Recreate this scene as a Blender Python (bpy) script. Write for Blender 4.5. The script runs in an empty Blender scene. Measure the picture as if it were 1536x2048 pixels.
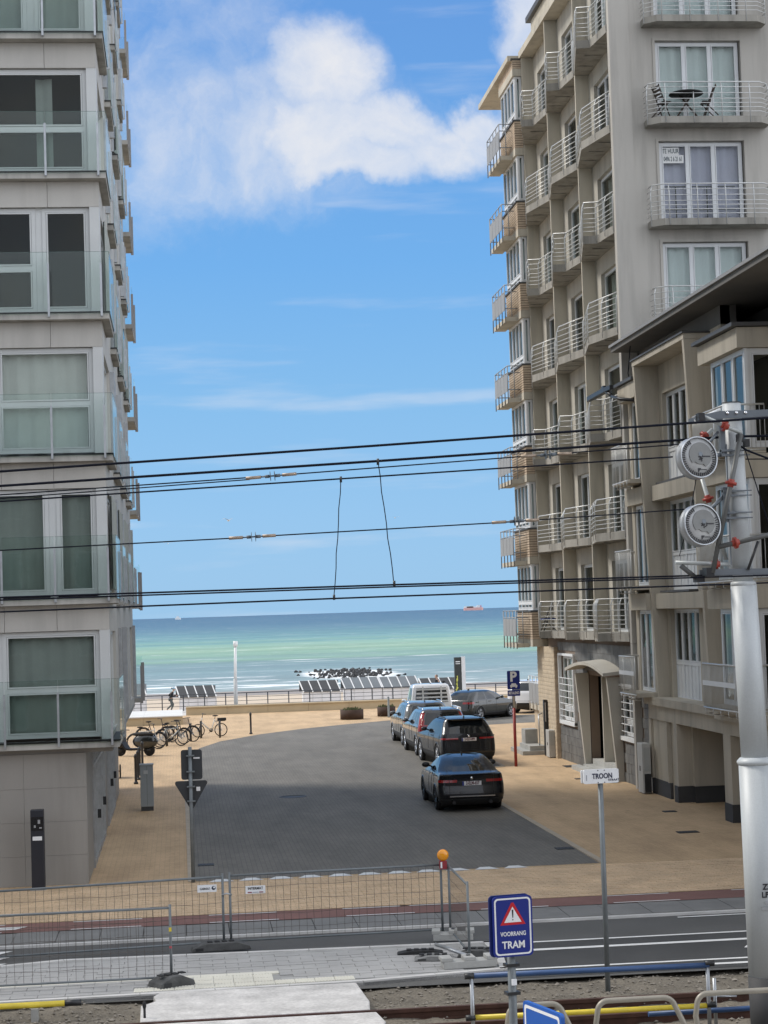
import bpy, bmesh, math, random
from mathutils import Vector, Matrix
R = math.radians
random.seed(7)
scene = bpy.context.scene
col = scene.collection

# ---------------------------------------------------------------- camera
cam_d = bpy.data.cameras.new('camera')
cam = bpy.data.objects.new('camera', cam_d)
col.objects.link(cam)
scene.camera = cam
YAW, PIT, ROL, FPX = R(6.2), math.atan(198 / 3846), 0.032, 3846.0
fw = Vector((math.sin(YAW) * math.cos(PIT), math.cos(YAW) * math.cos(PIT), math.sin(PIT)))
rt = Vector((math.cos(YAW), -math.sin(YAW), 0))
up = rt.cross(fw)
cr, sr = math.cos(ROL), math.sin(ROL)
r2 = rt * cr - up * sr
u2 = up * cr + rt * sr
cam.matrix_world = Matrix(((r2.x, u2.x, -fw.x, 0), (r2.y, u2.y, -fw.y, 0), (r2.z, u2.z, -fw.z, 5.5), (0, 0, 0, 1)))
cam_d.sensor_fit = 'VERTICAL'
cam_d.sensor_height = 24.0
cam_d.lens = FPX / 2048 * 24.0
cam_d.clip_start = 0.5
cam_d.clip_end = 60000

# ---------------------------------------------------------------- world, sun, exposure
SUN_AZ = Vector((-0.80, 0.42))          # horizontal direction towards the sun
SUN_EL = R(47)
world = bpy.data.worlds.new('World')
scene.world = world
world.use_nodes = True
wn, wl = world.node_tree.nodes, world.node_tree.links
wn.clear()


def wnode(t, **k):
    n = wn.new(t)
    for a, b in k.items():
        setattr(n, a, b)
    return n


def wmath(op, a, b=None, c=None, clamp=False):
    n = wn.new('ShaderNodeMath')
    n.operation = op
    n.use_clamp = clamp
    for i, v in enumerate((a, b, c)):
        if v is None:
            continue
        if isinstance(v, (int, float)):
            n.inputs[i].default_value = v
        else:
            wl.new(v, n.inputs[i])
    return n.outputs[0]


def wvec(op, a, b=None):
    n = wn.new('ShaderNodeVectorMath')
    n.operation = op
    for i, v in enumerate((a, b)):
        if v is None:
            continue
        if isinstance(v, (tuple, list)):
            n.inputs[i].default_value = v
        else:
            wl.new(v, n.inputs[i])
    return n.outputs['Value'] if op in ('LENGTH', 'DOT_PRODUCT') else n.outputs[0]


def wnoise(vec, scale, detail=6, rough=0.55):
    n = wn.new('ShaderNodeTexNoise')
    n.inputs['Scale'].default_value = scale
    n.inputs['Detail'].default_value = detail
    n.inputs['Roughness'].default_value = rough
    wl.new(vec, n.inputs['Vector'])
    return n


sky = wnode('ShaderNodeTexSky', sky_type='NISHITA')
sky.sun_disc = False
sky.sun_elevation = SUN_EL
sky.sun_rotation = math.atan2(SUN_AZ.x, SUN_AZ.y)
sky.air_density = 1.0
sky.dust_density = 0.35
sky.ozone_density = 2.2
tc = wnode('ShaderNodeTexCoord')
dirv = tc.outputs['Generated']
warp = wnoise(dirv, 9.0, 7, 0.58)
wofs = wvec('MULTIPLY', wvec('SUBTRACT', warp.outputs['Color'], (0.5, 0.5, 0.5)), (0.09, 0.09, 0.085))
dw = wvec('ADD', dirv, wofs)


def blob(d0, sc):
    """soft blob of cloud round the direction d0, sc = 1/size along x and z"""
    l = wvec('LENGTH', wvec('MULTIPLY', wvec('SUBTRACT', dw, d0), sc))
    n = wn.new('ShaderNodeMapRange')
    n.interpolation_type = 'SMOOTHSTEP'
    n.inputs['From Min'].default_value = 1.25
    n.inputs['From Max'].default_value = 0.35
    wl.new(l, n.inputs['Value'])
    return n.outputs[0]


CLOUD = [((0.084, 0.962, 0.272), (27, 3, 30)), ((0.086, 0.966, 0.243), (24, 3, 34)), ((0.133, 0.956, 0.238), (26, 3, 40)), ((0.158, 0.955, 0.247), (34, 3, 48)),
         ((0.110, 0.962, 0.246), (20, 3, 44)), ((0.100, 0.966, 0.226), (22, 3, 60)), ((0.190, 0.940, 0.285), (40, 3, 34))]
dens = None
for d0, sc in CLOUD:
    v = blob(d0, sc)
    dens = v if dens is None else wmath('MAXIMUM', dens, v)
# a broad soft mass round the bright billows, a thin veil to its left, and broken cloud added out of view to raise the ambient light
mass = wmath('MULTIPLY', blob((0.045, 0.965, 0.243), (8.0, 2, 18)), 0.64)
veil = wmath('MULTIPLY', blob((-0.005, 0.965, 0.275), (9, 2, 9)), 0.50)
dens = wmath('MAXIMUM', wmath('MULTIPLY', dens, 0.95), wmath('MAXIMUM', mass, veil))
sepd = wn.new('ShaderNodeSeparateXYZ')
wl.new(dirv, sepd.inputs[0])
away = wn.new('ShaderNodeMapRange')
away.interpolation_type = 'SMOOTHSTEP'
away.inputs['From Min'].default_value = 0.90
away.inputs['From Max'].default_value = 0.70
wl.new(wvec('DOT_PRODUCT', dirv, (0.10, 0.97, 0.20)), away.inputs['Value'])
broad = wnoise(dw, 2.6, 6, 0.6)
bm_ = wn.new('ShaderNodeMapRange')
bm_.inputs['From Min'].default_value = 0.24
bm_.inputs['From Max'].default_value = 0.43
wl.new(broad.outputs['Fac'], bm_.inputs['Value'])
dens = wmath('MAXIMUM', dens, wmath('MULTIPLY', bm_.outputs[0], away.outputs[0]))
fine = wnoise(dw, 18.0, 9, 0.64)
cmask_in = wmath('ADD', dens, wmath('MULTIPLY', wmath('SUBTRACT', fine.outputs['Fac'], 0.5), 1.0))
mr = wnode('ShaderNodeMapRange', interpolation_type='SMOOTHSTEP')
mr.inputs['From Min'].default_value = 0.20
mr.inputs['From Max'].default_value = 1.15
wl.new(cmask_in, mr.inputs['Value'])
# thin streaks of high cloud, drawn out sideways
mp = wnode('ShaderNodeMapping')
mp.inputs['Rotation'].default_value = (0, R(-14), 0)
mp.inputs['Scale'].default_value = (3.0, 3.0, 26.0)
wl.new(dirv, mp.inputs['Vector'])
streak = wnoise(mp.outputs[0], 2.6, 5, 0.5)
sm = wnode('ShaderNodeMapRange', interpolation_type='SMOOTHSTEP')
sm.inputs['From Min'].default_value = 0.55
sm.inputs['From Max'].default_value = 0.80
sm.inputs['To Max'].default_value = 0.35
wl.new(streak.outputs['Fac'], sm.inputs['Value'])
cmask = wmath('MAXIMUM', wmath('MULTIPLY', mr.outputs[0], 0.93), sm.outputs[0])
# brightness inside the cloud: lit on the upper side, greyer where another billow lies above
upn = wnoise(wvec('ADD', dw, (0.004, 0.0, -0.028)), 12.0, 6, 0.55)
cl = wnode('ShaderNodeMapRange')
cl.inputs['From Min'].default_value = 0.35
cl.inputs['From Max'].default_value = 0.68
wl.new(upn.outputs['Fac'], cl.inputs['Value'])
cramp = wnode('ShaderNodeMix', data_type='RGBA')
wl.new(cl.outputs[0], cramp.inputs['Factor'])
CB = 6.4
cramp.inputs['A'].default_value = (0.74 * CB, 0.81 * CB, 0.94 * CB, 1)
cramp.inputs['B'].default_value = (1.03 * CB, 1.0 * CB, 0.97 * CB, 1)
# clear air: the Nishita sky, evened out towards the blue of a hazy sea horizon
ramp_ = wn.new('ShaderNodeValToRGB')
wl.new(sepd.outputs['Z'], ramp_.inputs[0])
RS = [(0.0, (0.31, 0.59, 0.90)), (0.05, (0.29, 0.575, 0.92)), (0.11, (0.235, 0.53, 0.90)), (0.18, (0.165, 0.455, 0.90)), (0.30, (0.135, 0.36, 0.81)), (0.6, (0.15, 0.31, 0.62)), (1.0, (0.14, 0.28, 0.52))]
while len(ramp_.color_ramp.elements) < len(RS):
    ramp_.color_ramp.elements.new(0.5)
for e_, (p_, c_) in zip(ramp_.color_ramp.elements, RS):
    e_.position = p_
    e_.color = (*c_, 1)
air = wvec('SCALE', ramp_.outputs[0])
air.node.inputs['Scale'].default_value = 5.7
tint = wnode('ShaderNodeMix', data_type='RGBA')
tint.inputs['Factor'].default_value = 0.93
wl.new(sky.outputs[0], tint.inputs['A'])
wl.new(air, tint.inputs['B'])
# clouds away from those in view are brightened to add ambient light
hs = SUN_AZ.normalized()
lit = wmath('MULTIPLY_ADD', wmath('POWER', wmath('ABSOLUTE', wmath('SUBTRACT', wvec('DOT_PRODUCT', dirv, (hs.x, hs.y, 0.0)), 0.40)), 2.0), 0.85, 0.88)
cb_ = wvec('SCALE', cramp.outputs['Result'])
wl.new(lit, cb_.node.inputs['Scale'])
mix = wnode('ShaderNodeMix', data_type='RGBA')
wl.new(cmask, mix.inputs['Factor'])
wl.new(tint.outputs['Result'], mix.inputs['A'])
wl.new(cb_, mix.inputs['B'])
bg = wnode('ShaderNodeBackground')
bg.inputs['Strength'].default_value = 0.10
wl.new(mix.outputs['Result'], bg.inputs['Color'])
wo = wnode('ShaderNodeOutputWorld')
wl.new(bg.outputs[0], wo.inputs['Surface'])

sun_d = bpy.data.lights.new('sun', 'SUN')
sun_d.energy = 1.8
sun_d.angle = R(16)
sun_d.color = (1.0, 0.95, 0.88)
sun = bpy.data.objects.new('sun', sun_d)
col.objects.link(sun)
h = SUN_AZ.normalized()
to_sun = Vector((h.x * math.cos(SUN_EL), h.y * math.cos(SUN_EL), math.sin(SUN_EL)))
sun.rotation_euler = to_sun.to_track_quat('Z', 'Y').to_euler()
sun.location = (-40, 40, 60)

vs = scene.view_settings
vs.view_transform = 'Standard'
vs.look = 'None'
vs.exposure = 0.70
vs.gamma = 1.0
vs.use_curve_mapping = False
scene.cycles.max_bounces = 8
scene.cycles.transparent_max_bounces = 16

# ---------------------------------------------------------------- materials
MATS = {}


def new_mat(name):
    m = bpy.data.materials.new(name)
    m.use_nodes = True
    nt = m.node_tree
    return m, nt, nt.nodes['Principled BSDF']


def lk(nt, a, b):
    nt.links.new(a, b)


def M(name, c, rough=0.6, metal=0.0, var=0.10, scale=1.5, grain=0.05, gscale=60, bump=0.0, bscale=80, spec=0.5, coat=0.0, streak=0.0, dirt=0.0):
    """painted / stone / metal surface: base colour with large soft stains and a fine grain"""
    if name in MATS:
        return MATS[name]
    m, nt, p = new_mat(name)
    t = nt.nodes.new('ShaderNodeNewGeometry')
    n1 = nt.nodes.new('ShaderNodeTexNoise')
    n1.inputs['Scale'].default_value = scale
    n1.inputs['Detail'].default_value = 4
    if streak:
        mpn = nt.nodes.new('ShaderNodeMapping')
        mpn.inputs['Scale'].default_value = (1, 1, streak)
        lk(nt, t.outputs['Position'], mpn.inputs['Vector'])
        lk(nt, mpn.outputs[0], n1.inputs['Vector'])
    else:
        lk(nt, t.outputs['Position'], n1.inputs['Vector'])
    n2 = nt.nodes.new('ShaderNodeTexNoise')
    n2.inputs['Scale'].default_value = gscale
    n2.inputs['Detail'].default_value = 2
    lk(nt, t.outputs['Position'], n2.inputs['Vector'])
    a = nt.nodes.new('ShaderNodeMath'); a.operation = 'MULTIPLY_ADD'
    a.inputs[1].default_value = 2 * var * 2
    a.inputs[2].default_value = 1 - 2 * var
    lk(nt, n1.outputs['Fac'], a.inputs[0])
    b = nt.nodes.new('ShaderNodeMath'); b.operation = 'MULTIPLY_ADD'
    b.inputs[1].default_value = 2 * grain * 2
    b.inputs[2].default_value = -2 * grain
    lk(nt, n2.outputs['Fac'], b.inputs[0])
    s = nt.nodes.new('ShaderNodeMath'); s.operation = 'ADD'
    lk(nt, a.outputs[0], s.inputs[0]); lk(nt, b.outputs[0], s.inputs[1])
    if dirt:
        # runs of grime drawn down the face by rain, and blotches
        mpd = nt.nodes.new('ShaderNodeMapping')
        mpd.inputs['Scale'].default_value = (1.5, 1.5, 0.14)
        lk(nt, t.outputs['Position'], mpd.inputs['Vector'])
        nd = nt.nodes.new('ShaderNodeTexNoise')
        nd.inputs['Scale'].default_value = 1.6
        nd.inputs['Detail'].default_value = 6
        nd.inputs['Roughness'].default_value = 0.62
        lk(nt, mpd.outputs[0], nd.inputs['Vector'])
        md = nt.nodes.new('ShaderNodeMapRange')
        md.inputs['From Min'].default_value = 0.46
        md.inputs['From Max'].default_value = 0.72
        md.inputs['To Min'].default_value = 1.0
        md.inputs['To Max'].default_value = 1.0 - dirt
        lk(nt, nd.outputs['Fac'], md.inputs['Value'])
        k_ = nt.nodes.new('ShaderNodeMath'); k_.operation = 'MULTIPLY'
        lk(nt, s.outputs[0], k_.inputs[0]); lk(nt, md.outputs[0], k_.inputs[1])
        s = k_
    v = nt.nodes.new('ShaderNodeVectorMath'); v.operation = 'SCALE'
    v.inputs[0].default_value = c[:3]
    lk(nt, s.outputs[0], v.inputs['Scale'])
    lk(nt, v.outputs[0], p.inputs['Base Color'])
    p.inputs['Roughness'].default_value = rough
    p.inputs['Metallic'].default_value = metal
    p.inputs['Specular IOR Level'].default_value = spec
    if coat:
        p.inputs['Coat Weight'].default_value = coat
        p.inputs['Coat Roughness'].default_value = 0.03
    if bump:
        n3 = nt.nodes.new('ShaderNodeTexNoise')
        n3.inputs['Scale'].default_value = bscale
        n3.inputs['Detail'].default_value = 5
        lk(nt, t.outputs['Position'], n3.inputs['Vector'])
        bp = nt.nodes.new('ShaderNodeBump')
        bp.inputs['Strength'].default_value = bump
        bp.inputs['Distance'].default_value = 0.02
        lk(nt, n3.outputs['Fac'], bp.inputs['Height'])
        lk(nt, bp.outputs[0], p.inputs['Normal'])
    MATS[name] = m
    return m


def BRICK(name, c1, c2, mortar, bw, bh, ms=0.006, ang=0.0, bump=0.4, rough=0.8, var=0.25, vscale=0.35, c3=None):
    """small pavers laid flat: brick pattern in the ground plane with wear stains"""
    m, nt, p = new_mat(name)
    g = nt.nodes.new('ShaderNodeNewGeometry')
    mpn = nt.nodes.new('ShaderNodeMapping')
    mpn.inputs['Rotation'].default_value = (0, 0, ang)
    lk(nt, g.outputs['Position'], mpn.inputs['Vector'])
    br = nt.nodes.new('ShaderNodeTexBrick')
    br.inputs['Color1'].default_value = (*c1, 1)
    br.inputs['Color2'].default_value = (*c2, 1)
    br.inputs['Mortar'].default_value = (*mortar, 1)
    br.inputs['Scale'].default_value = 1.0
    br.inputs['Mortar Size'].default_value = ms
    br.inputs['Mortar Smooth'].default_value = 0.3
    br.inputs['Bias'].default_value = 0.0
    br.inputs['Brick Width'].default_value = bw
    br.inputs['Row Height'].default_value = bh
    lk(nt, mpn.outputs[0], br.inputs['Vector'])
    n1 = nt.nodes.new('ShaderNodeTexNoise')
    n1.inputs['Scale'].default_value = vscale
    n1.inputs['Detail'].default_value = 6
    n1.inputs['Roughness'].default_value = 0.6
    lk(nt, g.outputs['Position'], n1.inputs['Vector'])
    n2 = nt.nodes.new('ShaderNodeTexNoise')
    n2.inputs['Scale'].default_value = 14
    n2.inputs['Detail'].default_value = 3
    lk(nt, g.outputs['Position'], n2.inputs['Vector'])
    a = nt.nodes.new('ShaderNodeMath'); a.operation = 'MULTIPLY_ADD'
    a.inputs[1].default_value = 4 * var * 0.75
    a.inputs[2].default_value = 1 - 2 * var
    lk(nt, n1.outputs['Fac'], a.inputs[0])
    b = nt.nodes.new('ShaderNodeMath'); b.operation = 'MULTIPLY_ADD'
    b.inputs[1].default_value = 0.35
    b.inputs[2].default_value = -0.10
    lk(nt, n2.outputs['Fac'], b.inputs[0])
    s = nt.nodes.new('ShaderNodeMath'); s.operation = 'ADD'
    lk(nt, a.outputs[0], s.inputs[0]); lk(nt, b.outputs[0], s.inputs[1])
    # worn lanes, spills and old patches
    mps = nt.nodes.new('ShaderNodeMapping')
    mps.inputs['Scale'].default_value = (1.0, 0.22, 1.0)
    lk(nt, g.outputs['Position'], mps.inputs['Vector'])
    ns = nt.nodes.new('ShaderNodeTexNoise')
    ns.inputs['Scale'].default_value = 1.1
    ns.inputs['Detail'].default_value = 7
    ns.inputs['Roughness'].default_value = 0.65
    lk(nt, mps.outputs[0], ns.inputs['Vector'])
    ms_ = nt.nodes.new('ShaderNodeMapRange')
    ms_.inputs['From Min'].default_value = 0.42
    ms_.inputs['From Max'].default_value = 0.70
    ms_.inputs['To Min'].default_value = 1.06
    ms_.inputs['To Max'].default_value = 0.80
    lk(nt, ns.outputs['Fac'], ms_.inputs['Value'])
    vo = nt.nodes.new('ShaderNodeTexVoronoi')
    vo.inputs['Scale'].default_value = 1.3
    lk(nt, g.outputs['Position'], vo.inputs['Vector'])
    mv = nt.nodes.new('ShaderNodeMapRange')
    mv.inputs['From Min'].default_value = 0.03
    mv.inputs['From Max'].default_value = 0.10
    mv.inputs['To Min'].default_value = 0.72
    lk(nt, vo.outputs['Distance'], mv.inputs['Value'])
    m1_ = nt.nodes.new('ShaderNodeMath'); m1_.operation = 'MULTIPLY'
    lk(nt, ms_.outputs[0], m1_.inputs[0]); lk(nt, mv.outputs[0], m1_.inputs[1])
    m2_ = nt.nodes.new('ShaderNodeMath'); m2_.operation = 'MULTIPLY'
    lk(nt, s.outputs[0], m2_.inputs[0]); lk(nt, m1_.outputs[0], m2_.inputs[1])
    s = m2_
    v = nt.nodes.new('ShaderNodeVectorMath'); v.operation = 'SCALE'
    lk(nt, br.outputs['Color'], v.inputs[0])
    lk(nt, s.outputs[0], v.inputs['Scale'])
    lk(nt, v.outputs[0], p.inputs['Base Color'])
    p.inputs['Roughness'].default_value = rough
    p.inputs['Specular IOR Level'].default_value = 0.3
    bp = nt.nodes.new('ShaderNodeBump')
    bp.inputs['Strength'].default_value = bump
    bp.inputs['Distance'].default_value = 0.01
    bp.invert = True
    lk(nt, br.outputs['Fac'], bp.inputs['Height'])
    lk(nt, bp.outputs[0], p.inputs['Normal'])
    MATS[name] = m
    return m


def GLASS(name, tint=(0.75, 0.85, 0.8), refl=1.0, ior=1.5):
    m, nt, p = new_mat(name)
    nt.nodes.remove(p)
    tr = nt.nodes.new('ShaderNodeBsdfTransparent')
    tr.inputs[0].default_value = (*tint, 1)
    gl = nt.nodes.new('ShaderNodeBsdfGlossy')
    gl.inputs['Roughness'].default_value = 0.015
    gl.inputs['Color'].default_value = (0.95, 1, 0.98, 1)
    fr = nt.nodes.new('ShaderNodeFresnel')
    fr.inputs['IOR'].default_value = ior
    n = nt.nodes.new('ShaderNodeTexNoise')
    n.inputs['Scale'].default_value = 0.9
    g = nt.nodes.new('ShaderNodeNewGeometry')
    lk(nt, g.outputs['Position'], n.inputs['Vector'])
    bp = nt.nodes.new('ShaderNodeBump')
    bp.inputs['Strength'].default_value = 0.06
    bp.inputs['Distance'].default_value = 0.05
    lk(nt, n.outputs['Fac'], bp.inputs['Height'])
    lk(nt, bp.outputs[0], gl.inputs['Normal'])
    k = nt.nodes.new('ShaderNodeMath'); k.operation = 'MULTIPLY'; k.use_clamp = True
    k.inputs[1].default_value = refl
    lk(nt, fr.outputs[0], k.inputs[0])
    mx = nt.nodes.new('ShaderNodeMixShader')
    lk(nt, k.outputs[0], mx.inputs[0]); lk(nt, tr.outputs[0], mx.inputs[1]); lk(nt, gl.outputs[0], mx.inputs[2])
    lk(nt, mx.outputs[0], nt.nodes['Material Output'].inputs['Surface'])
    MATS[name] = m
    return m


white = M('white paint', (0.74, 0.75, 0.75), 0.45, var=0.05)
offwhite = M('white window profile', (0.66, 0.68, 0.69), 0.4, var=0.05)
galv = M('galvanised steel', (0.42, 0.44, 0.46), 0.42, 0.75, var=0.15, scale=6)
darkgalv = M('weathered steel tube', (0.17, 0.19, 0.20), 0.55, 0.25, var=0.15, scale=5)
black = M('black coating', (0.018, 0.019, 0.021), 0.45, var=0.1)
rubber = M('black rubber', (0.022, 0.022, 0.023), 0.85, var=0.2, scale=8)
cable = M('black cable', (0.010, 0.012, 0.020), 0.7, spec=0.1)
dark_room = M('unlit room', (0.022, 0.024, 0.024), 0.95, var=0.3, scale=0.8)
concrete = M('concrete', (0.36, 0.36, 0.34), 0.85, var=0.18, scale=2.5, bump=0.25, bscale=60)
ltconcrete = M('pale concrete', (0.56, 0.55, 0.53), 0.85, var=0.16, scale=1.6, bump=0.2, bscale=40)
asphalt = M('asphalt', (0.095, 0.094, 0.090), 0.85, var=0.16, scale=0.6, grain=0.25, gscale=90, bump=0.3, bscale=150)
asph_new = M('fresh asphalt', (0.050, 0.050, 0.049), 0.8, var=0.2, scale=0.8, grain=0.25, gscale=90, bump=0.3, bscale=150)
redasph = M('red cycle asphalt', (0.205, 0.105, 0.088), 0.85, var=0.18, scale=0.8, grain=0.2, gscale=80, bump=0.2, bscale=150)
roadpaint = M('road marking paint', (0.72, 0.72, 0.70), 0.6, var=0.12, scale=3, grain=0.1)
tan = BRICK('ochre paving bricks', (0.58, 0.415, 0.245), (0.52, 0.365, 0.215), (0.35, 0.26, 0.17), 0.22, 0.075, 0.006, 0.0, 0.35, var=0.16)
tan_pave = M('ochre paving brick', (0.60, 0.44, 0.28), 0.85, var=0.2, scale=1.3, grain=0.16, gscale=25, bump=0.2)
tan_joint = M('sandy joint', (0.25, 0.18, 0.115), 0.95, var=0.2)
klinker = BRICK('dark grey road bricks', (0.188, 0.175, 0.152), (0.168, 0.157, 0.136), (0.115, 0.11, 0.10), 0.21, 0.105, 0.006, R(90), 0.3, var=0.20, vscale=0.22)
greypave = M('grey paving stone', (0.37, 0.365, 0.355), 0.85, var=0.12, scale=1.2, grain=0.1, bump=0.15)
whitepave = M('white tactile tile', (0.64, 0.62, 0.54), 0.8, var=0.1)
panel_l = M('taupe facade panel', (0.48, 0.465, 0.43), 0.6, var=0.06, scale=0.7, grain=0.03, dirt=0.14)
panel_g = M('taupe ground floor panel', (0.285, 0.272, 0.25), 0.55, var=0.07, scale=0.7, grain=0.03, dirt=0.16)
slab_l = M('weathered concrete slab', (0.40, 0.39, 0.36), 0.8, var=0.22, scale=1.2, streak=0.4, dirt=0.4)
grey_pvc = M('pale grey window frame', (0.56, 0.575, 0.57), 0.4, var=0.05)
stucco = M('grey beige render', (0.44, 0.42, 0.365), 0.9, var=0.14, scale=0.55, streak=0.35, grain=0.04, dirt=0.26, bump=0.12, bscale=60)
stucco_f = M('pale grey render', (0.46, 0.44, 0.40), 0.9, var=0.12, scale=0.5, streak=0.3, grain=0.04, dirt=0.20, bump=0.12, bscale=60)
stucco_y = M('beige render', (0.52, 0.48, 0.395), 0.9, var=0.14, scale=0.7, streak=0.4, grain=0.04, dirt=0.24, bump=0.12, bscale=60)
stucco_lo = M('brownish beige render', (0.46, 0.42, 0.345), 0.9, var=0.14, scale=0.6, streak=0.35, grain=0.05, dirt=0.24, bump=0.12, bscale=60)
brick_t = M('tan facing brick', (0.50, 0.40, 0.295), 0.85, var=0.2, scale=5, grain=0.1)
brick_p = M('pale beige facing brick', (0.52, 0.43, 0.31), 0.85, var=0.15, scale=5, grain=0.1)
brick_j = M('dark mortar joint', (0.17, 0.13, 0.10), 0.95)
slate = M('dark bluestone tile', (0.135, 0.135, 0.13), 0.7, var=0.4, scale=2.2, grain=0.12, gscale=30)
slate_d = M('dark roof zinc', (0.070, 0.070, 0.070), 0.6, var=0.15)
soffit_m = M('dark grey soffit', (0.135, 0.13, 0.12), 0.8, var=0.1)
rail_w = M('silver painted rail', (0.62, 0.63, 0.62), 0.35, 0.25, var=0.06)
rail_g = M('grey balcony panel', (0.31, 0.31, 0.305), 0.55, var=0.06)
plinth = M('dark plinth', (0.045, 0.046, 0.048), 0.7, var=0.2)
glass_w = GLASS('window glass', (0.82, 0.87, 0.85), 0.65)
glass_s = GLASS('reflecting window glass', (0.55, 0.60, 0.60), 0.9)
glass_b = GLASS('balustrade glass', (0.93, 0.965, 0.955), 0.5)
curt_l = M('light sheer curtain', (0.72, 0.72, 0.69), 0.95, var=0.06)
curt_g = M('grey green drape', (0.36, 0.39, 0.37), 0.95, var=0.08)
curt_p = M('lilac sheer curtain', (0.60, 0.57, 0.70), 0.95, var=0.05)
balc_m = M('grey balcony concrete', (0.33, 0.315, 0.28), 0.9, var=0.18, scale=1.2, streak=0.4, dirt=0.4, bump=0.1)
curt_b = M('pale blue sheer curtain', (0.74, 0.78, 0.79), 0.95, var=0.04)
blue_sign = M('blue sign face', (0.004, 0.018, 0.20), 0.45, var=0.04)
sign_white = M('white sign lettering', (0.78, 0.79, 0.80), 0.4, var=0.02)
sign_red = M('red sign border', (0.50, 0.012, 0.022), 0.4, var=0.03)
sign_black = M('black lettering', (0.012, 0.012, 0.016), 0.5, var=0.02)
sign_back = M('dark grey sign back', (0.030, 0.034, 0.038), 0.55, var=0.15, scale=4)
corten = M('brown weathering steel', (0.055, 0.030, 0.020), 0.8, var=0.25, scale=3)
wallstone = M('beige sea wall stone', (0.50, 0.41, 0.27), 0.85, var=0.12, scale=1, bump=0.15)
wallcap = M('pale coping stone', (0.62, 0.62, 0.60), 0.8, var=0.08)
amber = M('amber lens', (0.85, 0.32, 0.01), 0.15, var=0.05, coat=0.6)
redplast = M('red insulator', (0.30, 0.035, 0.020), 0.4, var=0.1)
yellowp = M('yellow tube paint', (0.72, 0.56, 0.05), 0.45, var=0.12, scale=6)
bluep = M('blue tube paint', (0.035, 0.085, 0.21), 0.45, var=0.15, scale=6)
hoop_m = M('beige painted tube', (0.30, 0.275, 0.225), 0.45, 0.2, var=0.1, scale=5)
mastgrey = M('pale grey mast paint', (0.47, 0.50, 0.51), 0.45, var=0.07, scale=1.5, streak=0.5, dirt=0.25)
rust = M('rusty rail steel', (0.075, 0.035, 0.024), 0.7, 0.3, var=0.3, scale=6)
roof_p = M('dark cabin roof panel', (0.055, 0.058, 0.062), 0.6, var=0.12)
roof_p2 = M('grey cabin roof panel', (0.16, 0.18, 0.195), 0.55, var=0.1)
cabin_w = M('white cabin boards', (0.72, 0.72, 0.74), 0.6, var=0.06)
rock_m = M('dark wet rock', (0.035, 0.035, 0.036), 0.5, var=0.5, scale=0.6)
skin_m = M('skin', (0.48, 0.30, 0.22), 0.6, var=0.05)
cloth_k = M('black clothing', (0.014, 0.015, 0.018), 0.9, var=0.1)
cloth_g = M('grey leggings', (0.09, 0.10, 0.095), 0.9, var=0.1)
cloth_b = M('light blue cap', (0.22, 0.36, 0.45), 0.9)
leafm = M('dry green leaves', (0.10, 0.11, 0.045), 0.8, var=0.3, scale=10)
soilm = M('planter soil', (0.10, 0.07, 0.045), 0.95, var=0.3, scale=8)
chrome = M('bright trim', (0.75, 0.76, 0.78), 0.18, 1.0, var=0.02)
rim_m = M('alloy rim', (0.46, 0.47, 0.49), 0.3, 0.9, var=0.05)
rim_k = M('black alloy rim', (0.05, 0.052, 0.055), 0.3, 0.7, var=0.05)
tyre_m = M('tyre rubber', (0.016, 0.016, 0.017), 0.9, var=0.1)
car_glass = M('tinted car glass', (0.010, 0.013, 0.015), 0.03, var=0.0, grain=0, spec=0.8)
plastic_k = M('black car plastic', (0.013, 0.013, 0.014), 0.6, var=0.05)
tail_m = M('red tail lamp', (0.30, 0.010, 0.012), 0.12, var=0.05, coat=0.8)
plate_m = M('pale number plate', (0.70, 0.70, 0.70), 0.4, var=0.02)
plate_red = M('dark red plate lettering', (0.10, 0.02, 0.03), 0.5, var=0.02)
paint_k = M('black car paint', (0.008, 0.009, 0.012), 0.25, 0.0, var=0.0, grain=0.0, spec=0.3, coat=0.5)
paint_d = M('dark grey car paint', (0.045, 0.048, 0.050), 0.25, 0.2, var=0.0, grain=0.0, spec=0.6, coat=1.0)
paint_g = M('mid grey car paint', (0.095, 0.098, 0.096), 0.28, 0.2, var=0.0, grain=0.0, spec=0.6, coat=1.0)
paint_w = M('white car paint', (0.72, 0.73, 0.74), 0.3, var=0.02, grain=0.0, coat=1.0)
paint_n = M('dark olive grey car paint', (0.016, 0.019, 0.019), 0.25, 0.1, var=0.0, grain=0.0, coat=1.0)

# ---------------------------------------------------------------- building helpers
OFF = {}                                   # world offset of every parented object


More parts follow.
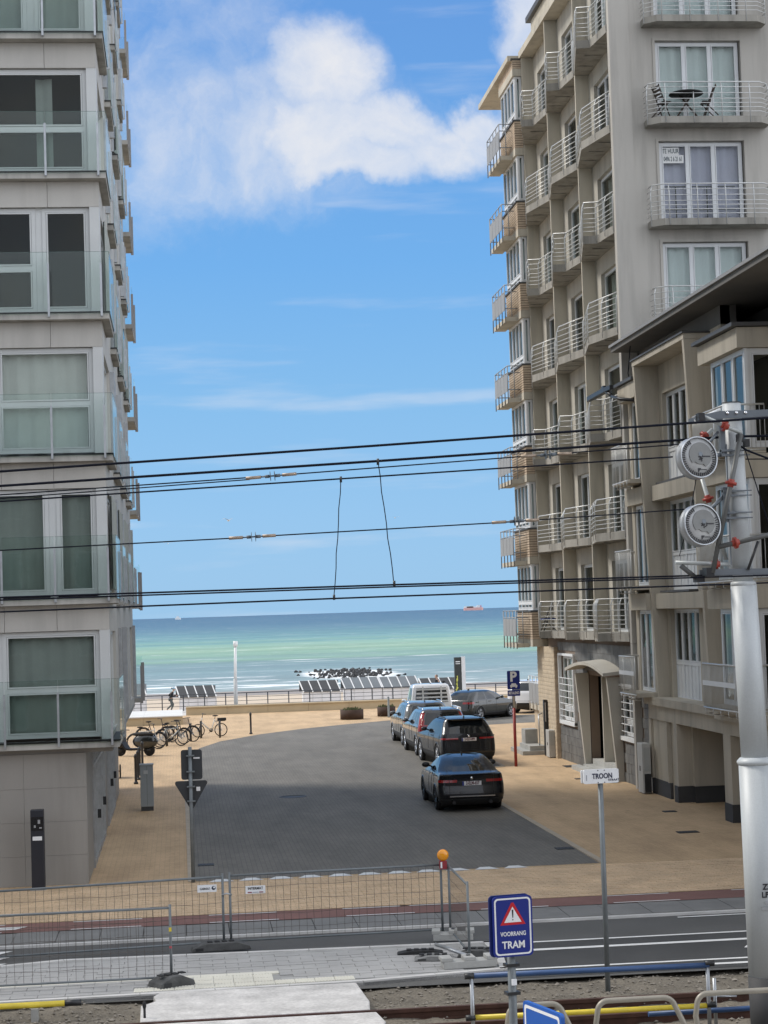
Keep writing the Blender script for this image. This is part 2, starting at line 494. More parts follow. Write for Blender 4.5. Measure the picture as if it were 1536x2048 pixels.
class MB:
    def __init__(s):
        s.v, s.f, s.sm = [], [], set()

    def quad(s, a, b, c, d):
        n = len(s.v); s.v += [a, b, c, d]; s.f.append((n, n + 1, n + 2, n + 3)); return s

    def poly(s, pts):
        n = len(s.v); s.v += list(pts); s.f.append(tuple(range(n, n + len(pts)))); return s

    def box(s, x0, x1, y0, y1, z0, z1):
        n = len(s.v)
        s.v += [(x0, y0, z0), (x1, y0, z0), (x1, y1, z0), (x0, y1, z0), (x0, y0, z1), (x1, y0, z1), (x1, y1, z1), (x0, y1, z1)]
        s.f += [tuple(n + i for i in q) for q in ((0, 3, 2, 1), (4, 5, 6, 7), (0, 1, 5, 4), (1, 2, 6, 5), (2, 3, 7, 6), (3, 0, 4, 7))]
        return s

    def obox(s, c, size, rot=(0, 0, 0)):
        from mathutils import Euler
        m = Euler(rot).to_matrix()
        n = len(s.v)
        for z in (-.5, .5):
            for x, y in ((-.5, -.5), (.5, -.5), (.5, .5), (-.5, .5)):
                s.v.append(tuple(Vector(c) + m @ Vector((x * size[0], y * size[1], z * size[2]))))
        s.f += [tuple(n + i for i in q) for q in ((0, 3, 2, 1), (4, 5, 6, 7), (0, 1, 5, 4), (1, 2, 6, 5), (2, 3, 7, 6), (3, 0, 4, 7))]
        return s

    def prism(s, pts, z0, z1):
        """outline in xy (counter-clockwise), extruded in z"""
        k = len(pts); n = len(s.v)
        s.v += [(x, y, z0) for x, y in pts] + [(x, y, z1) for x, y in pts]
        s.f.append(tuple(n + i for i in reversed(range(k)))); s.f.append(tuple(n + k + i for i in range(k)))
        for i in range(k):
            j = (i + 1) % k
            s.f.append((n + i, n + j, n + k + j, n + k + i))
        return s

    def prismy(s, pts, y0, y1):
        """outline in xz, extruded in y"""
        k = len(pts); n = len(s.v)
        s.v += [(x, y0, z) for x, z in pts] + [(x, y1, z) for x, z in pts]
        s.f.append(tuple(n + i for i in range(k))); s.f.append(tuple(n + k + i for i in reversed(range(k))))
        for i in range(k):
            j = (i + 1) % k
            s.f.append((n + j, n + i, n + k + i, n + k + j))
        return s

    def tube(s, pts, r, n=8, caps=True, r2=None):
        pts = [Vector(p) for p in pts]
        base = len(s.v)
        K = len(pts)
        ref = None
        for i, p in enumerate(pts):
            d = (pts[min(i + 1, K - 1)] - pts[max(i - 1, 0)]).normalized()
            if ref is None:
                ref = Vector((0, 0, 1)) if abs(d.z) < 0.9 else Vector((1, 0, 0))
            a = d.cross(ref).normalized(); b = d.cross(a).normalized()
            ref = a.cross(d)
            ref = ref if ref.length > 0.1 else Vector((0, 0, 1))
            rr = r if r2 is None else r + (r2 - r) * i / (K - 1)
            for q in range(n):
                t = 2 * math.pi * q / n
                s.v.append(tuple(p + (a * math.cos(t) + b * math.sin(t)) * rr))
        for i in range(K - 1):
            for q in range(n):
                j = (q + 1) % n
                s.sm.add(len(s.f))
                s.f.append((base + i * n + q, base + i * n + j, base + (i + 1) * n + j, base + (i + 1) * n + q))
        if caps:
            s.f.append(tuple(base + q for q in reversed(range(n))))
            s.f.append(tuple(base + (K - 1) * n + q for q in range(n)))
        return s

    def lathe(s, prof, c=(0, 0, 0), axis='z', n=20, caps=True):
        """prof: list of (radius, height)"""
        base = len(s.v); K = len(prof)
        for r, hh in prof:
            for q in range(n):
                t = 2 * math.pi * q / n
                x, y, z = r * math.cos(t), r * math.sin(t), hh
                if axis == 'x':
                    x, y, z = z, x, y
                elif axis == 'y':
                    x, y, z = y, z, x
                s.v.append((c[0] + x, c[1] + y, c[2] + z))
        for i in range(K - 1):
            for q in range(n):
                j = (q + 1) % n
                s.sm.add(len(s.f))
                s.f.append((base + i * n + q, base + i * n + j, base + (i + 1) * n + j, base + (i + 1) * n + q))
        if caps and prof[0][0] > 1e-6:
            s.f.append(tuple(base + q for q in reversed(range(n))))
        if caps and prof[-1][0] > 1e-6:
            s.f.append(tuple(base + (K - 1) * n + q for q in range(n)))
        return s

    def ball(s, c, r, n=10, m=6):
        if isinstance(r, (int, float)):
            r = (r, r, r)
        base = len(s.v)
        for i in range(m + 1):
            a = math.pi * i / m
            for q in range(n):
                t = 2 * math.pi * q / n
                s.v.append((c[0] + r[0] * math.sin(a) * math.cos(t), c[1] + r[1] * math.sin(a) * math.sin(t), c[2] + r[2] * math.cos(a)))
        for i in range(m):
            for q in range(n):
                j = (q + 1) % n
                s.sm.add(len(s.f))
                s.f.append((base + (i + 1) * n + q, base + (i + 1) * n + j, base + i * n + j, base + i * n + q))
        return s

    def mesh(s, name, mat, off=(0, 0, 0)):
        me = bpy.data.meshes.new(name)
        me.from_pydata([(x - off[0], y - off[1], z - off[2]) for x, y, z in s.v], [], s.f)
        if s.sm:
            for i in s.sm:
                me.polygons[i].use_smooth = True
        if mat:
            me.materials.append(mat)
        me.validate()
        return me

    def build(s, name, mat, parent=None, world=True, **kw):
        o_off = OFF.get(parent.name, (0, 0, 0)) if (parent and world) else (0, 0, 0)
        o = bpy.data.objects.new(name, s.mesh(name, mat, o_off))
        col.objects.link(o)
        if parent:
            o.parent = parent
            OFF[o.name] = OFF.get(parent.name, (0, 0, 0))
        tag(o, **kw)
        return o


def tag(o, label=None, cat=None, group=None, kind=None):
    if label: o['label'] = label
    if cat: o['category'] = cat
    if group: o['group'] = group
    if kind: o['kind'] = kind
    return o


def thing(name, label, cat, loc=(0, 0, 0), rz=0.0, group=None):
    o = bpy.data.objects.new(name, None)
    o.empty_display_size = 0.2
    col.objects.link(o)
    o.location = loc
    o.rotation_euler = (0, 0, rz)
    OFF[o.name] = tuple(loc)
    return tag(o, label, cat, group)


def put(name, me, parent, loc=(0, 0, 0), rz=0.0, world=True):
    """another object using the mesh me"""
    o = bpy.data.objects.new(name, me)
    col.objects.link(o)
    if parent:
        o.parent = parent
        f = OFF.get(parent.name, (0, 0, 0)) if world else (0, 0, 0)
        o.location = (loc[0] - f[0], loc[1] - f[1], loc[2] - f[2])
        OFF[o.name] = tuple(loc) if world else OFF.get(parent.name, (0, 0, 0))
    else:
        o.location = loc
    o.rotation_euler = (0, 0, rz)
    return o


def copy_tree(o, parent=None):
    c = o.copy()
    col.objects.link(c)
    if parent: c.parent = parent
    for ch in o.children:
        copy_tree(ch, c)
    return c


def text(s, size, loc, mat, parent=None, rot=(R(90), 0, 0), name='lettering', bold=0.0, align='CENTER', sx=1.0, world=True, space=1.0):
    cu = bpy.data.curves.new(name, 'FONT')
    cu.body = s; cu.size = size; cu.align_x = align; cu.align_y = 'CENTER'
    cu.offset = bold; cu.extrude = 0.0015; cu.resolution_u = 3; cu.space_character = space
    tmp = bpy.data.objects.new(name + '_tmp', cu)
    col.objects.link(tmp)
    dg = bpy.context.evaluated_depsgraph_get()
    me = bpy.data.meshes.new_from_object(tmp.evaluated_get(dg))
    bpy.data.objects.remove(tmp)
    me.name = name
    me.materials.clear(); me.materials.append(mat)
    o = bpy.data.objects.new(name, me)
    col.objects.link(o)
    if parent:
        o.parent = parent
        f = OFF.get(parent.name, (0, 0, 0)) if world else (0, 0, 0)
        loc = tuple(loc[i] - f[i] for i in range(3))
    o.location = loc
    o.rotation_euler = rot
    o.scale = (sx, 1, 1)
    return o


def rrect(w, hgt, r, n=5, cx=0, cy=0):
    pts = []
    for sx, sy, a0 in ((1, 1, 0), (-1, 1, 90), (-1, -1, 180), (1, -1, 270)):
        for i in range(n + 1):
            a = R(a0 + 90 * i / n)
            pts.append((cx + sx * (w / 2 - r) + r * math.cos(a), cy + sy * (hgt / 2 - r) + r * math.sin(a)))
    return pts


def smooth(o, ang=40):
    me = o.data
    for p in me.polygons: p.use_smooth = True
    me.set_sharp_from_angle(angle=R(ang))
    return o


def bev(o, w=0.01, seg=2):
    m = o.modifiers.new('bevel', 'BEVEL')
    m.width = w; m.segments = seg; m.limit_method = 'ANGLE'; m.angle_limit = R(50)
    return o

# ================================================================ THE SETTING
def sheet(name, pts, z, mat, kind='structure', parent=None):
    return MB().poly([(x, y, z) for x, y in pts]).build(name, mat, parent, kind=kind)


def rect(x0, x1, y0, y1):
    return [(x0, y0), (x1, y0), (x1, y1), (x0, y1)]


sandy = M('sandy track bed', (0.155, 0.135, 0.105), 0.95, var=0.3, scale=1.8, grain=0.4, gscale=30, bump=1.0, bscale=14)
sheet('ground', rect(-700, 700, -500, 109.2), -0.16, M('bare ground', (0.22, 0.20, 0.17), 0.95, var=0.2, scale=0.2))
sheet('pavement', rect(-60, 60, 35.98, 109.0), 0.0, tan)
# the road bricks: straight from the crossing, widening into the parking bay, then bending right along the sea wall
def bez(p, q, r, n=10):
    return [((1 - t) ** 2 * p[0] + 2 * t * (1 - t) * q[0] + t * t * r[0], (1 - t) ** 2 * p[1] + 2 * t * (1 - t) * q[1] + t * t * r[1]) for t in [i / n for i in range(n + 1)]]


road_pts = [(0.22, 40.62), (8.78, 40.55), (8.86, 64.8), (11.0, 66.1), (11.05, 84.0)] + bez((11.05, 84.0), (11.6, 90.3), (17, 90.4))[1:] + [(60, 90.4), (60, 97.4)] \
    + [(11.0, 97.0), (8.0, 94.6), (5.65, 92.2), (3.6, 89.3), (1.7, 85.4), (0.75, 81.5), (0.3, 76.0), (0.12, 68.0)]
sheet('road', road_pts, 0.004, klinker)
kerb_m = M('pale kerb stone', (0.42, 0.36, 0.28), 0.85, var=0.12, scale=3)
kb = MB().box(0.06, 0.20, 40.6, 72, -0.05, 0.012).box(8.80, 8.95, 40.6, 64.75, -0.05, 0.016)
kb.box(11.02, 11.14, 66.2, 84, -0.05, 0.016)
kb.prism([(8.87, 64.75), (8.99, 64.7), (11.1, 66.0), (11.02, 66.12)], -0.05, 0.018)
kb.build('kerb', kerb_m, kind='structure')
# red cycle track with its dashes, the pale gutter slabs and the carriageway
sheet('cycle_track', rect(-60, 60, 35.02, 36.0), 0.004, redasph)
mk = MB()
for k in range(-3, 7):
    x = -2.05 + 2.47 * k
    for y in (35.08, 35.93):
        if y > 35.5 and k == 3: x0, x1 = x - 1.4, x + 0.95
        else: x0, x1 = x, x + 1.25
        mk.quad((x0, y - 0.03, 0.008), (x1, y - 0.03, 0.008), (x1, y + 0.03, 0.008), (x0, y + 0.03, 0.008))
mk.quad((-4.4, 35.35, 0.008), (-3.05, 35.35, 0.008), (-2.85, 35.65, 0.008), (-4.4, 35.65, 0.008))
mk.build('cycle_track_marking', roadpaint, kind='structure')
gut = thing('gutter', None, None)
gut['kind'] = 'structure'
gm = M('gutter concrete', (0.20, 0.198, 0.19), 0.85, var=0.14, scale=1.5, grain=0.12, bump=0.2)
gme = MB().prism([(0.006, 33.80), (0.744, 33.80), (0.744, 35.0), (0.006, 35.0)], -0.12, 0.0).mesh('gutter_slab', gm)
for k in range(-10, 20):
    s_ = put('gutter_slab', gme, gut, (0.75 * k, random.uniform(-0.004, 0.004), random.uniform(-0.006, 0.004)))
MB().box(-60, 60, 33.68, 33.79, -0.15, -0.012).build('gutter_edge', ltconcrete, gut)
sheet('carriageway', rect(-60, 60, 28.6, 33.72), -0.055, asphalt)
sheet('fresh_asphalt_patch', [(4.8, 28.75), (60, 28.75), (60, 31.62), (5.1, 31.75), (-6, 32.35), (-6, 31.5), (4.8, 31.5)], -0.050, asph_new)
lm = MB()
def line(x0, y0, x1, y1, w, z=-0.044):
    d = Vector((x1 - x0, y1 - y0)).normalized(); nx, ny = -d.y * w / 2, d.x * w / 2
    lm.quad((x0 - nx, y0 - ny, z), (x1 - nx, y1 - ny, z), (x1 + nx, y1 + ny, z), (x0 + nx, y0 + ny, z))
line(4.95, 31.72, 60, 31.85, 0.10); line(5.05, 31.0, 9.2, 31.03, 0.16); line(9.3, 30.95, 8.9, 30.2, 0.14, -0.040)
line(4.7, 29.42, 60, 29.30, 0.10); line(4.7, 29.05, 60, 28.93, 0.13)
line(8.6, 33.45, 13, 33.5, 0.09)
for y in (33.25, 32.66, 32.08):
    lm.quad((-5, y - .13, -.044), (-3.12, y - .13, -.044), (-2.92, y + .13, -.044), (-5, y + .13, -.044))
lm.build('road_marking', roadpaint, kind='structure')
# give-way teeth along the edge of the side street
tm = MB()
for k in range(11):
    x = 0.75 + 0.62 * k
    tm.poly([(x - .27, 40.36, 0.009), (x + .27, 40.36, 0.009), (x + .10, 40.74, 0.009), (x - .10, 40.74, 0.009)])
tm.build('give_way_marking', roadpaint, kind='structure')
# ochre bricks near the crossing, each its own stone: the nearest rows singly, the others together
cross = thing('brick_crossing', None, None)
cross['kind'] = 'structure'
sheet('joint_bed', rect(-6.5, 14, 36.02, 40.30), 0.005, tan_joint, parent=cross, kind=None)
pav = []
row = 0
y = 36.06
rowsh = 0.10
while y < 40.2:
    # two soldier rows first, then slightly slanting courses
    x = -5.0 + (0.10 if row % 2 else 0.0)
    while x < 13.5:
        pav.append((x, y, row))
        x += 0.214
    y += rowsh
    row += 1
pme = [MB().prism([(0.004, 0.004), (0.209, 0.004 + dy), (0.209, 0.095), (0.004, 0.095 - dy)], -0.06, 0.012).mesh('paving_brick', tan_pave) for dy in (0.0, 0.004, -0.004)]
near = [q for q in pav if q[2] < 5 and -3.4 < q[0] < 9.8][:296]
rest = [q for q in pav if q not in set(near)]
for (x, y, r_) in near:
    put('paving_brick', random.choice(pme), cross, (x, y, random.uniform(-0.004, 0.004)))
rb = MB()
for (x, y, r_) in rest:
    dz = random.uniform(-0.004, 0.005); a = random.uniform(-.003, .003)
    rb.prism([(x + .004, y + .004 + a), (x + .209, y + .004), (x + .209, y + .095 + a), (x + .004, y + .095)], -0.03, 0.012 + dz)
rb.build('brick_field', tan_pave, cross, kind='stuff')

# tram stop island: grey stones, pale kerb, ribbed tactile tiles
isl = thing('tram_platform', None, None)
isl['kind'] = 'structure'
ipts = [(-8, 28.55), (-0.7, 28.72), (2.6, 28.85), (4.85, 29.25), (4.95, 30.2), (4.98, 31.72), (-2.0, 32.02), (-3.0, 31.75), (-8, 30.4)]
MB().prism(ipts, -0.15, -0.012).build('platform_bed', M('platform joint', (0.32, 0.32, 0.31), 0.9, var=0.15, scale=2), isl)
sme = [MB().prism([(.005, .005), (.395, .005), (.395, .195), (.005, .195)], -0.04, 0.0 + e).mesh('paving_stone', greypave) for e in (0, .003)]
def inside(px, py):
    c = False
    for i in range(len(ipts)):
        (x1, y1), (x2, y2) = ipts[i], ipts[i - 1]
        if (y1 > py) != (y2 > py) and px < (x2 - x1) * (py - y1) / (y2 - y1) + x1: c = not c
    return c
cnt = 0
for j in range(18):
    for i in range(-10, 13):
        x = i * 0.4 + (0.2 if j % 2 else 0); y = 28.72 + j * 0.2
        if 28.95 < y < 29.2 and -0.85 < x < 2.4: continue
        if 28.95 < y < 29.75 and 0.05 < x < 1.25: continue
        if all(inside(x + a, y + b) for a in (-.13, .53) for b in (-.13, .33)) and cnt < 298:
            put('paving_stone', random.choice(sme), isl, (x, y, random.uniform(-.003, .003))); cnt += 1
kb = MB()
def kerbrun(a, b, w, z0, z1, tgt):
    d = (Vector(b) - Vector(a)); L = d.length; d.normalize(); n = max(1, round(L / 1.0))
    nrm = Vector((-d.y, d.x)) * w
    for k in range(n):
        p = Vector(a) + d * (L * k / n + .006); q = Vector(a) + d * (L * (k + 1) / n - .006)
        tgt.append(MB().prism([tuple(p), tuple(q), tuple(q + nrm), tuple(p + nrm)], z0, z1))
runs = []
for i in (0, 1, 2): kerbrun(ipts[i], ipts[i + 1], .12, -.2, .012, runs)
for i in (5, 6, 7): kerbrun(ipts[i], ipts[i + 1], .12, -.2, .012, runs)
for i in (3, 4): kerbrun(ipts[i], ipts[i + 1], .12, -.2, .012, runs)
for r_ in runs: r_.build('kerb_stone', ltconcrete, isl)
def tactile():
    m = MB().box(.004, .296, .004, .296, -.03, .004)
    for k in range(6): m.box(.02 + k * .046, .044 + k * .046, .012, .288, .004, .010)
    return m.mesh('tactile_tile', whitepave)
tme = tactile()
for i in range(11): put('tactile_tile', tme, isl, (-0.80 + .3 * i, 28.93 + .012 * i, 0.001))
for i in range(4):
    for j in range(2): put('tactile_tile', tme, isl, (0.09 + .3 * i, 29.25 + .3 * j, 0.001))
wm = MB().box(.004, .396, .004, .196, -.03, .006).mesh('white_guide_stone', whitepave)
for i in range(21): put('white_guide_stone', wm, isl, (-7.0 + .4 * i, 29.78 + .004 * i, 0.001))

# track bed, rails, concrete crossing slabs
import mathutils.noise as mnoise
tb = MB(); nx_, ny_ = 150, 60
X0, X1, Y0, Y1 = -8.0, 16.0, 19.5, 29.3
for j in range(ny_ + 1):
    for i in range(nx_ + 1):
        x = X0 + (X1 - X0) * i / nx_; y = Y0 + (Y1 - Y0) * j / ny_
        z = -.115 + .05 * mnoise.noise((x * .8, y * 1.1, 0)) + .035 * mnoise.noise((x * 4, y * 4, 3)) + .018 * mnoise.noise((x * 11, y * 11, 7))
        tb.v.append((x, y, z))
for j in range(ny_):
    for i in range(nx_):
        a = j * (nx_ + 1) + i
        tb.sm.add(len(tb.f)); tb.f.append((a, a + 1, a + nx_ + 2, a + nx_ + 1))
tb.build('track_bed', sandy, kind='structure')
gv = MB()
for k in range(2600):
    x, y = random.uniform(-4, 9.5), random.uniform(24.2, 28.7)
    if -0.75 < x < 2.55: continue
    if random.random() < 0.5: y = random.uniform(26.9, 28.7)
    r_ = random.choice((.008, .012, .016, .022, .022, .035)) * random.uniform(.6, 1.3)
    z = -.10 + .05 * mnoise.noise((x * .8, y * 1.1, 0)) + .035 * mnoise.noise((x * 4, y * 4, 3))
    n = len(gv.v)
    rx, ry, rz = r_ * random.uniform(.7, 1.4), r_ * random.uniform(.7, 1.3), r_ * random.uniform(.5, .9)
    a0 = random.random() * 6
    gv.v += [(x, y, z + rz)] + [(x + rx * math.cos(a0 + 1.57 * q), y + ry * math.sin(a0 + 1.57 * q), z + random.uniform(-.3, .3) * rz) for q in range(4)] + [(x, y, z - rz)]
    for q in range(4):
        j = (q + 1) % 4
        gv.f += [(n, n + 1 + q, n + 1 + j), (n + 5, n + 1 + j, n + 1 + q)]
gv.build('gravel', M('grey brown gravel', (0.24, 0.215, 0.18), 0.9, var=0.4, scale=9), kind='stuff')
trk = thing('tram_track', None, None); trk['kind'] = 'structure'
for y in (26.62, 25.55, 23.1, 22.0):
    m = MB()
    m.box(-40, 40, y - .035, y + .035, -.02, .03).box(-40, 40, y - .012, y + .012, -.11, -.02).box(-40, 40, y - .07, y + .07, -.13, -.11)
    m.build('rail', rust, trk)
sl = M('bleached concrete slab', (0.53, 0.515, 0.495), 0.85, var=0.26, scale=2.2, grain=0.16, gscale=22, bump=0.35, bscale=30)
for (xa, xb, ya, yb, ch) in ((-.72, 2.52, 26.72, 28.68, .0), (-.9, 2.6, 25.62, 26.53, 0), (-.9, 2.7, 23.2, 25.45, 0)):
    pts = [(xa + .06, ya), (xb - .03, ya), (xb + .02, ya + .3 * (yb - ya)), (xb - .04, yb), (xa + .30, yb), (xa + .22, yb - .12 * (yb - ya)), (xa + .26, yb - .3 * (yb - ya)), (xa + .05, yb - .45 * (yb - ya))]
    o = MB().prism(pts, -.15, .028).build('crossing_slab', sl, trk)
    bev(o, .02)

# sea wall, promenade, beach, sea
wall = thing('sea_wall', 'long low beige stone wall along the promenade edge', 'wall', (5, 109, 0))
x = 0.3; k = 0
while x < 60:
    MB().box(x + .006, x + 2.294, 109.0, 109.45, -.5, .40).build('wall_block', wallstone, wall)
    MB().box(x + .004, x + 2.296, 108.94, 109.5, .405, .47).build('coping', wallstone, wall)
    x += 2.3
plat = thing('stone_platform', 'broad raised stone platform beside the parked bicycles', 'platform', (-2, 100, 0))
for i in range(5):
    xa = -9.9 + 2.0 * i
    MB().box(xa + .006, xa + 1.994, 100.0, 100.3, -.1, .40).build('wall_block', wallstone, plat)
    MB().box(xa + .004, xa + 1.996, 99.94, 106.4, .405, .46).build('top_slab', wallcap, plat)
MB().box(-9.9, 0.08, 100.32, 106.3, -.1, .40).build('core', wallstone, plat)
sheet('promenade', rect(-300, 300, 109.5, 128.2), -0.60, M('promenade concrete', (0.50, 0.48, 0.45), 0.85, var=0.08, scale=.5))
sandm = M('beach sand', (0.52, 0.43, 0.33), 0.95, var=0.12, scale=.08, grain=0.12, gscale=6, bump=.3, bscale=3)
wets = M('wet sand', (0.30, 0.25, 0.20), 0.5, var=0.15, scale=.06)
MB().box(-300, 300, 128.0, 128.3, -2.2, -.59).build('promenade_edge', concrete, kind='structure')
MB().poly([(-1500, 128.3, -1.62), (1500, 128.3, -1.62), (1500, 165, -1.9), (-1500, 165, -1.9)]).quad((-1500, 165, -1.9), (1500, 165, -1.9), (1500, 214, -3.25), (-1500, 214, -3.25)).build('beach', sandm, kind='structure')
MB().quad((-1500, 206, -3.02), (1500, 206, -3.02), (1500, 300, -5.0), (-1500, 300, -5.0)).build('wet_sand', wets, kind='structure')

m, nt, p = new_mat('sea water')
g = nt.nodes.new('ShaderNodeNewGeometry')
sp = nt.nodes.new('ShaderNodeSeparateXYZ'); lk(nt, g.outputs['Position'], sp.inputs[0])
def nmath(op, a, b=None, c=None, clamp=False):
    n = nt.nodes.new('ShaderNodeMath'); n.operation = op; n.use_clamp = clamp
    for i, v in enumerate((a, b, c)):
        if v is None: continue
        if isinstance(v, (int, float)): n.inputs[i].default_value = v
        else: lk(nt, v, n.inputs[i])
    return n.outputs[0]
def nnoise(scale_v, scale, detail=4, rough=.55):
    mpn = nt.nodes.new('ShaderNodeMapping'); mpn.inputs['Scale'].default_value = scale_v
    lk(nt, g.outputs['Position'], mpn.inputs['Vector'])
    n = nt.nodes.new('ShaderNodeTexNoise'); n.inputs['Scale'].default_value = scale; n.inputs['Detail'].default_value = detail; n.inputs['Roughness'].default_value = rough
    lk(nt, mpn.outputs[0], n.inputs['Vector'])
    return n.outputs['Fac']
lg = nmath('DIVIDE', nmath('LOGARITHM', nmath('DIVIDE', sp.outputs['Y'], 200.0), 10.0), 2.0)
wob = nmath('MULTIPLY', nmath('SUBTRACT', nnoise((.05, 1, 1), .012, 5, .6), .5), .14)
fac = nmath('ADD', lg, wob)
ramp = nt.nodes.new('ShaderNodeValToRGB'); lk(nt, fac, ramp.inputs[0])
stops = [(0.0, (.32, .35, .33)), (.04, (.245, .315, .325)), (.10, (.185, .265, .285)), (.145, (.185, .275, .275)), (.165, (.225, .355, .275)), (.205, (.27, .395, .285)), (.235, (.225, .36, .29)), (.265, (.165, .30, .29)),
         (.33, (.135, .255, .285)), (.40, (.105, .20, .26)), (.50, (.078, .16, .235)), (1.0, (.066, .135, .215))]
while len(ramp.color_ramp.elements) < len(stops): ramp.color_ramp.elements.new(.5)
for e, (ps, c) in zip(ramp.color_ramp.elements, stops):
    e.position = ps; e.color = (*c, 1)
ripple = nnoise((.22, 1, 1), .28, 5, .62)
far_r = nnoise((.10, 1, 1), .03, 6, .65)
shade = nmath('ADD', nmath('MULTIPLY', ripple, .55), nmath('ADD', nmath('MULTIPLY', far_r, .75), .36))
vs_ = nt.nodes.new('ShaderNodeVectorMath'); vs_.operation = 'SCALE'; lk(nt, ramp.outputs[0], vs_.inputs[0]); lk(nt, shade, vs_.inputs['Scale'])
# breakers: long broken lines of foam close to the beach, small white caps further out
fl = nnoise((.045, .20, 1), 1.0, 9, .68)
nearf = nt.nodes.new('ShaderNodeMapRange'); nearf.inputs['From Min'].default_value = 300; nearf.inputs['From Max'].default_value = 215
nearf.inputs['To Min'].default_value = -.02; nearf.inputs['To Max'].default_value = .13
lk(nt, sp.outputs['Y'], nearf.inputs['Value'])
ft = nmath('ADD', fl, nearf.outputs[0])
fm = nt.nodes.new('ShaderNodeMapRange'); fm.interpolation_type = 'SMOOTHSTEP'; fm.inputs['From Min'].default_value = .575; fm.inputs['From Max'].default_value = .66
lk(nt, ft, fm.inputs['Value'])
cap = nt.nodes.new('ShaderNodeMapRange'); cap.inputs['From Min'].default_value = .735; cap.inputs['From Max'].default_value = .76
lk(nt, nnoise((.06, .5, 1), .35, 4, .6), cap.inputs['Value'])
# foam round the rocks of the breakwater
dv = nt.nodes.new('ShaderNodeVectorMath'); dv.operation = 'SUBTRACT'; lk(nt, g.outputs['Position'], dv.inputs[0]); dv.inputs[1].default_value = (25, 284, -3.6)
dm = nt.nodes.new('ShaderNodeVectorMath'); dm.operation = 'MULTIPLY'; lk(nt, dv.outputs[0], dm.inputs[0]); dm.inputs[1].default_value = (1 / 7.5, 1 / 24, 0)
dl = nt.nodes.new('ShaderNodeVectorMath'); dl.operation = 'LENGTH'; lk(nt, dm.outputs[0], dl.inputs[0])
rf = nt.nodes.new('ShaderNodeMapRange'); rf.interpolation_type = 'SMOOTHSTEP'; rf.inputs['From Min'].default_value = 1.25; rf.inputs['From Max'].default_value = .5
lk(nt, dl.outputs['Value'], rf.inputs['Value'])
rfoam = nt.nodes.new('ShaderNodeMapRange'); rfoam.inputs['From Min'].default_value = .62; rfoam.inputs['From Max'].default_value = .86
lk(nt, nmath('ADD', nmath('MULTIPLY', rf.outputs[0], .56), nnoise((.25, .5, 1), 1.1, 5, .6)), rfoam.inputs['Value'])
foam = nmath('MAXIMUM', nmath('MAXIMUM', fm.outputs[0], cap.outputs[0]), rfoam.outputs[0], clamp=True)
mxc = nt.nodes.new('ShaderNodeMix'); mxc.data_type = 'RGBA'; lk(nt, foam, mxc.inputs['Factor']); lk(nt, vs_.outputs[0], mxc.inputs['A']); mxc.inputs['B'].default_value = (.80, .82, .82, 1)
lk(nt, mxc.outputs['Result'], p.inputs['Base Color'])
p.inputs['Roughness'].default_value = .55
p.inputs['Specular IOR Level'].default_value = .12
bp = nt.nodes.new('ShaderNodeBump'); bp.inputs['Strength'].default_value = .6; bp.inputs['Distance'].default_value = .5
lk(nt, ripple, bp.inputs['Height']); lk(nt, bp.outputs[0], p.inputs['Normal'])
MB().quad((-3000, 205, -3.6), (3000, 205, -3.6), (30000, 45000, -3.6), (-30000, 45000, -3.6)).build('sea', m, kind='structure')

# promenade railing and what stands along it
rl = thing('promenade_railing', 'dark metal railing along the seaward side of the promenade', 'railing', (10, 127, -.6))
m_ = MB()
for zz, rr in ((.44, .035), (.17, .018), (-.07, .018), (-.31, .018)):
    m_.tube([(-30, 127, zz), (60, 127, zz)], rr, 6)
rail_d = M('dark railing paint', (0.045, 0.05, 0.06), 0.5)
m_.build('rail', rail_d, rl)
pme_ = MB().box(-.035, .035, -.02, .02, 0, 1.06).mesh('post', rail_d)
for k in range(-15, 35): put('post', pme_, rl, (1.38 * k + .2, 127, -.62))

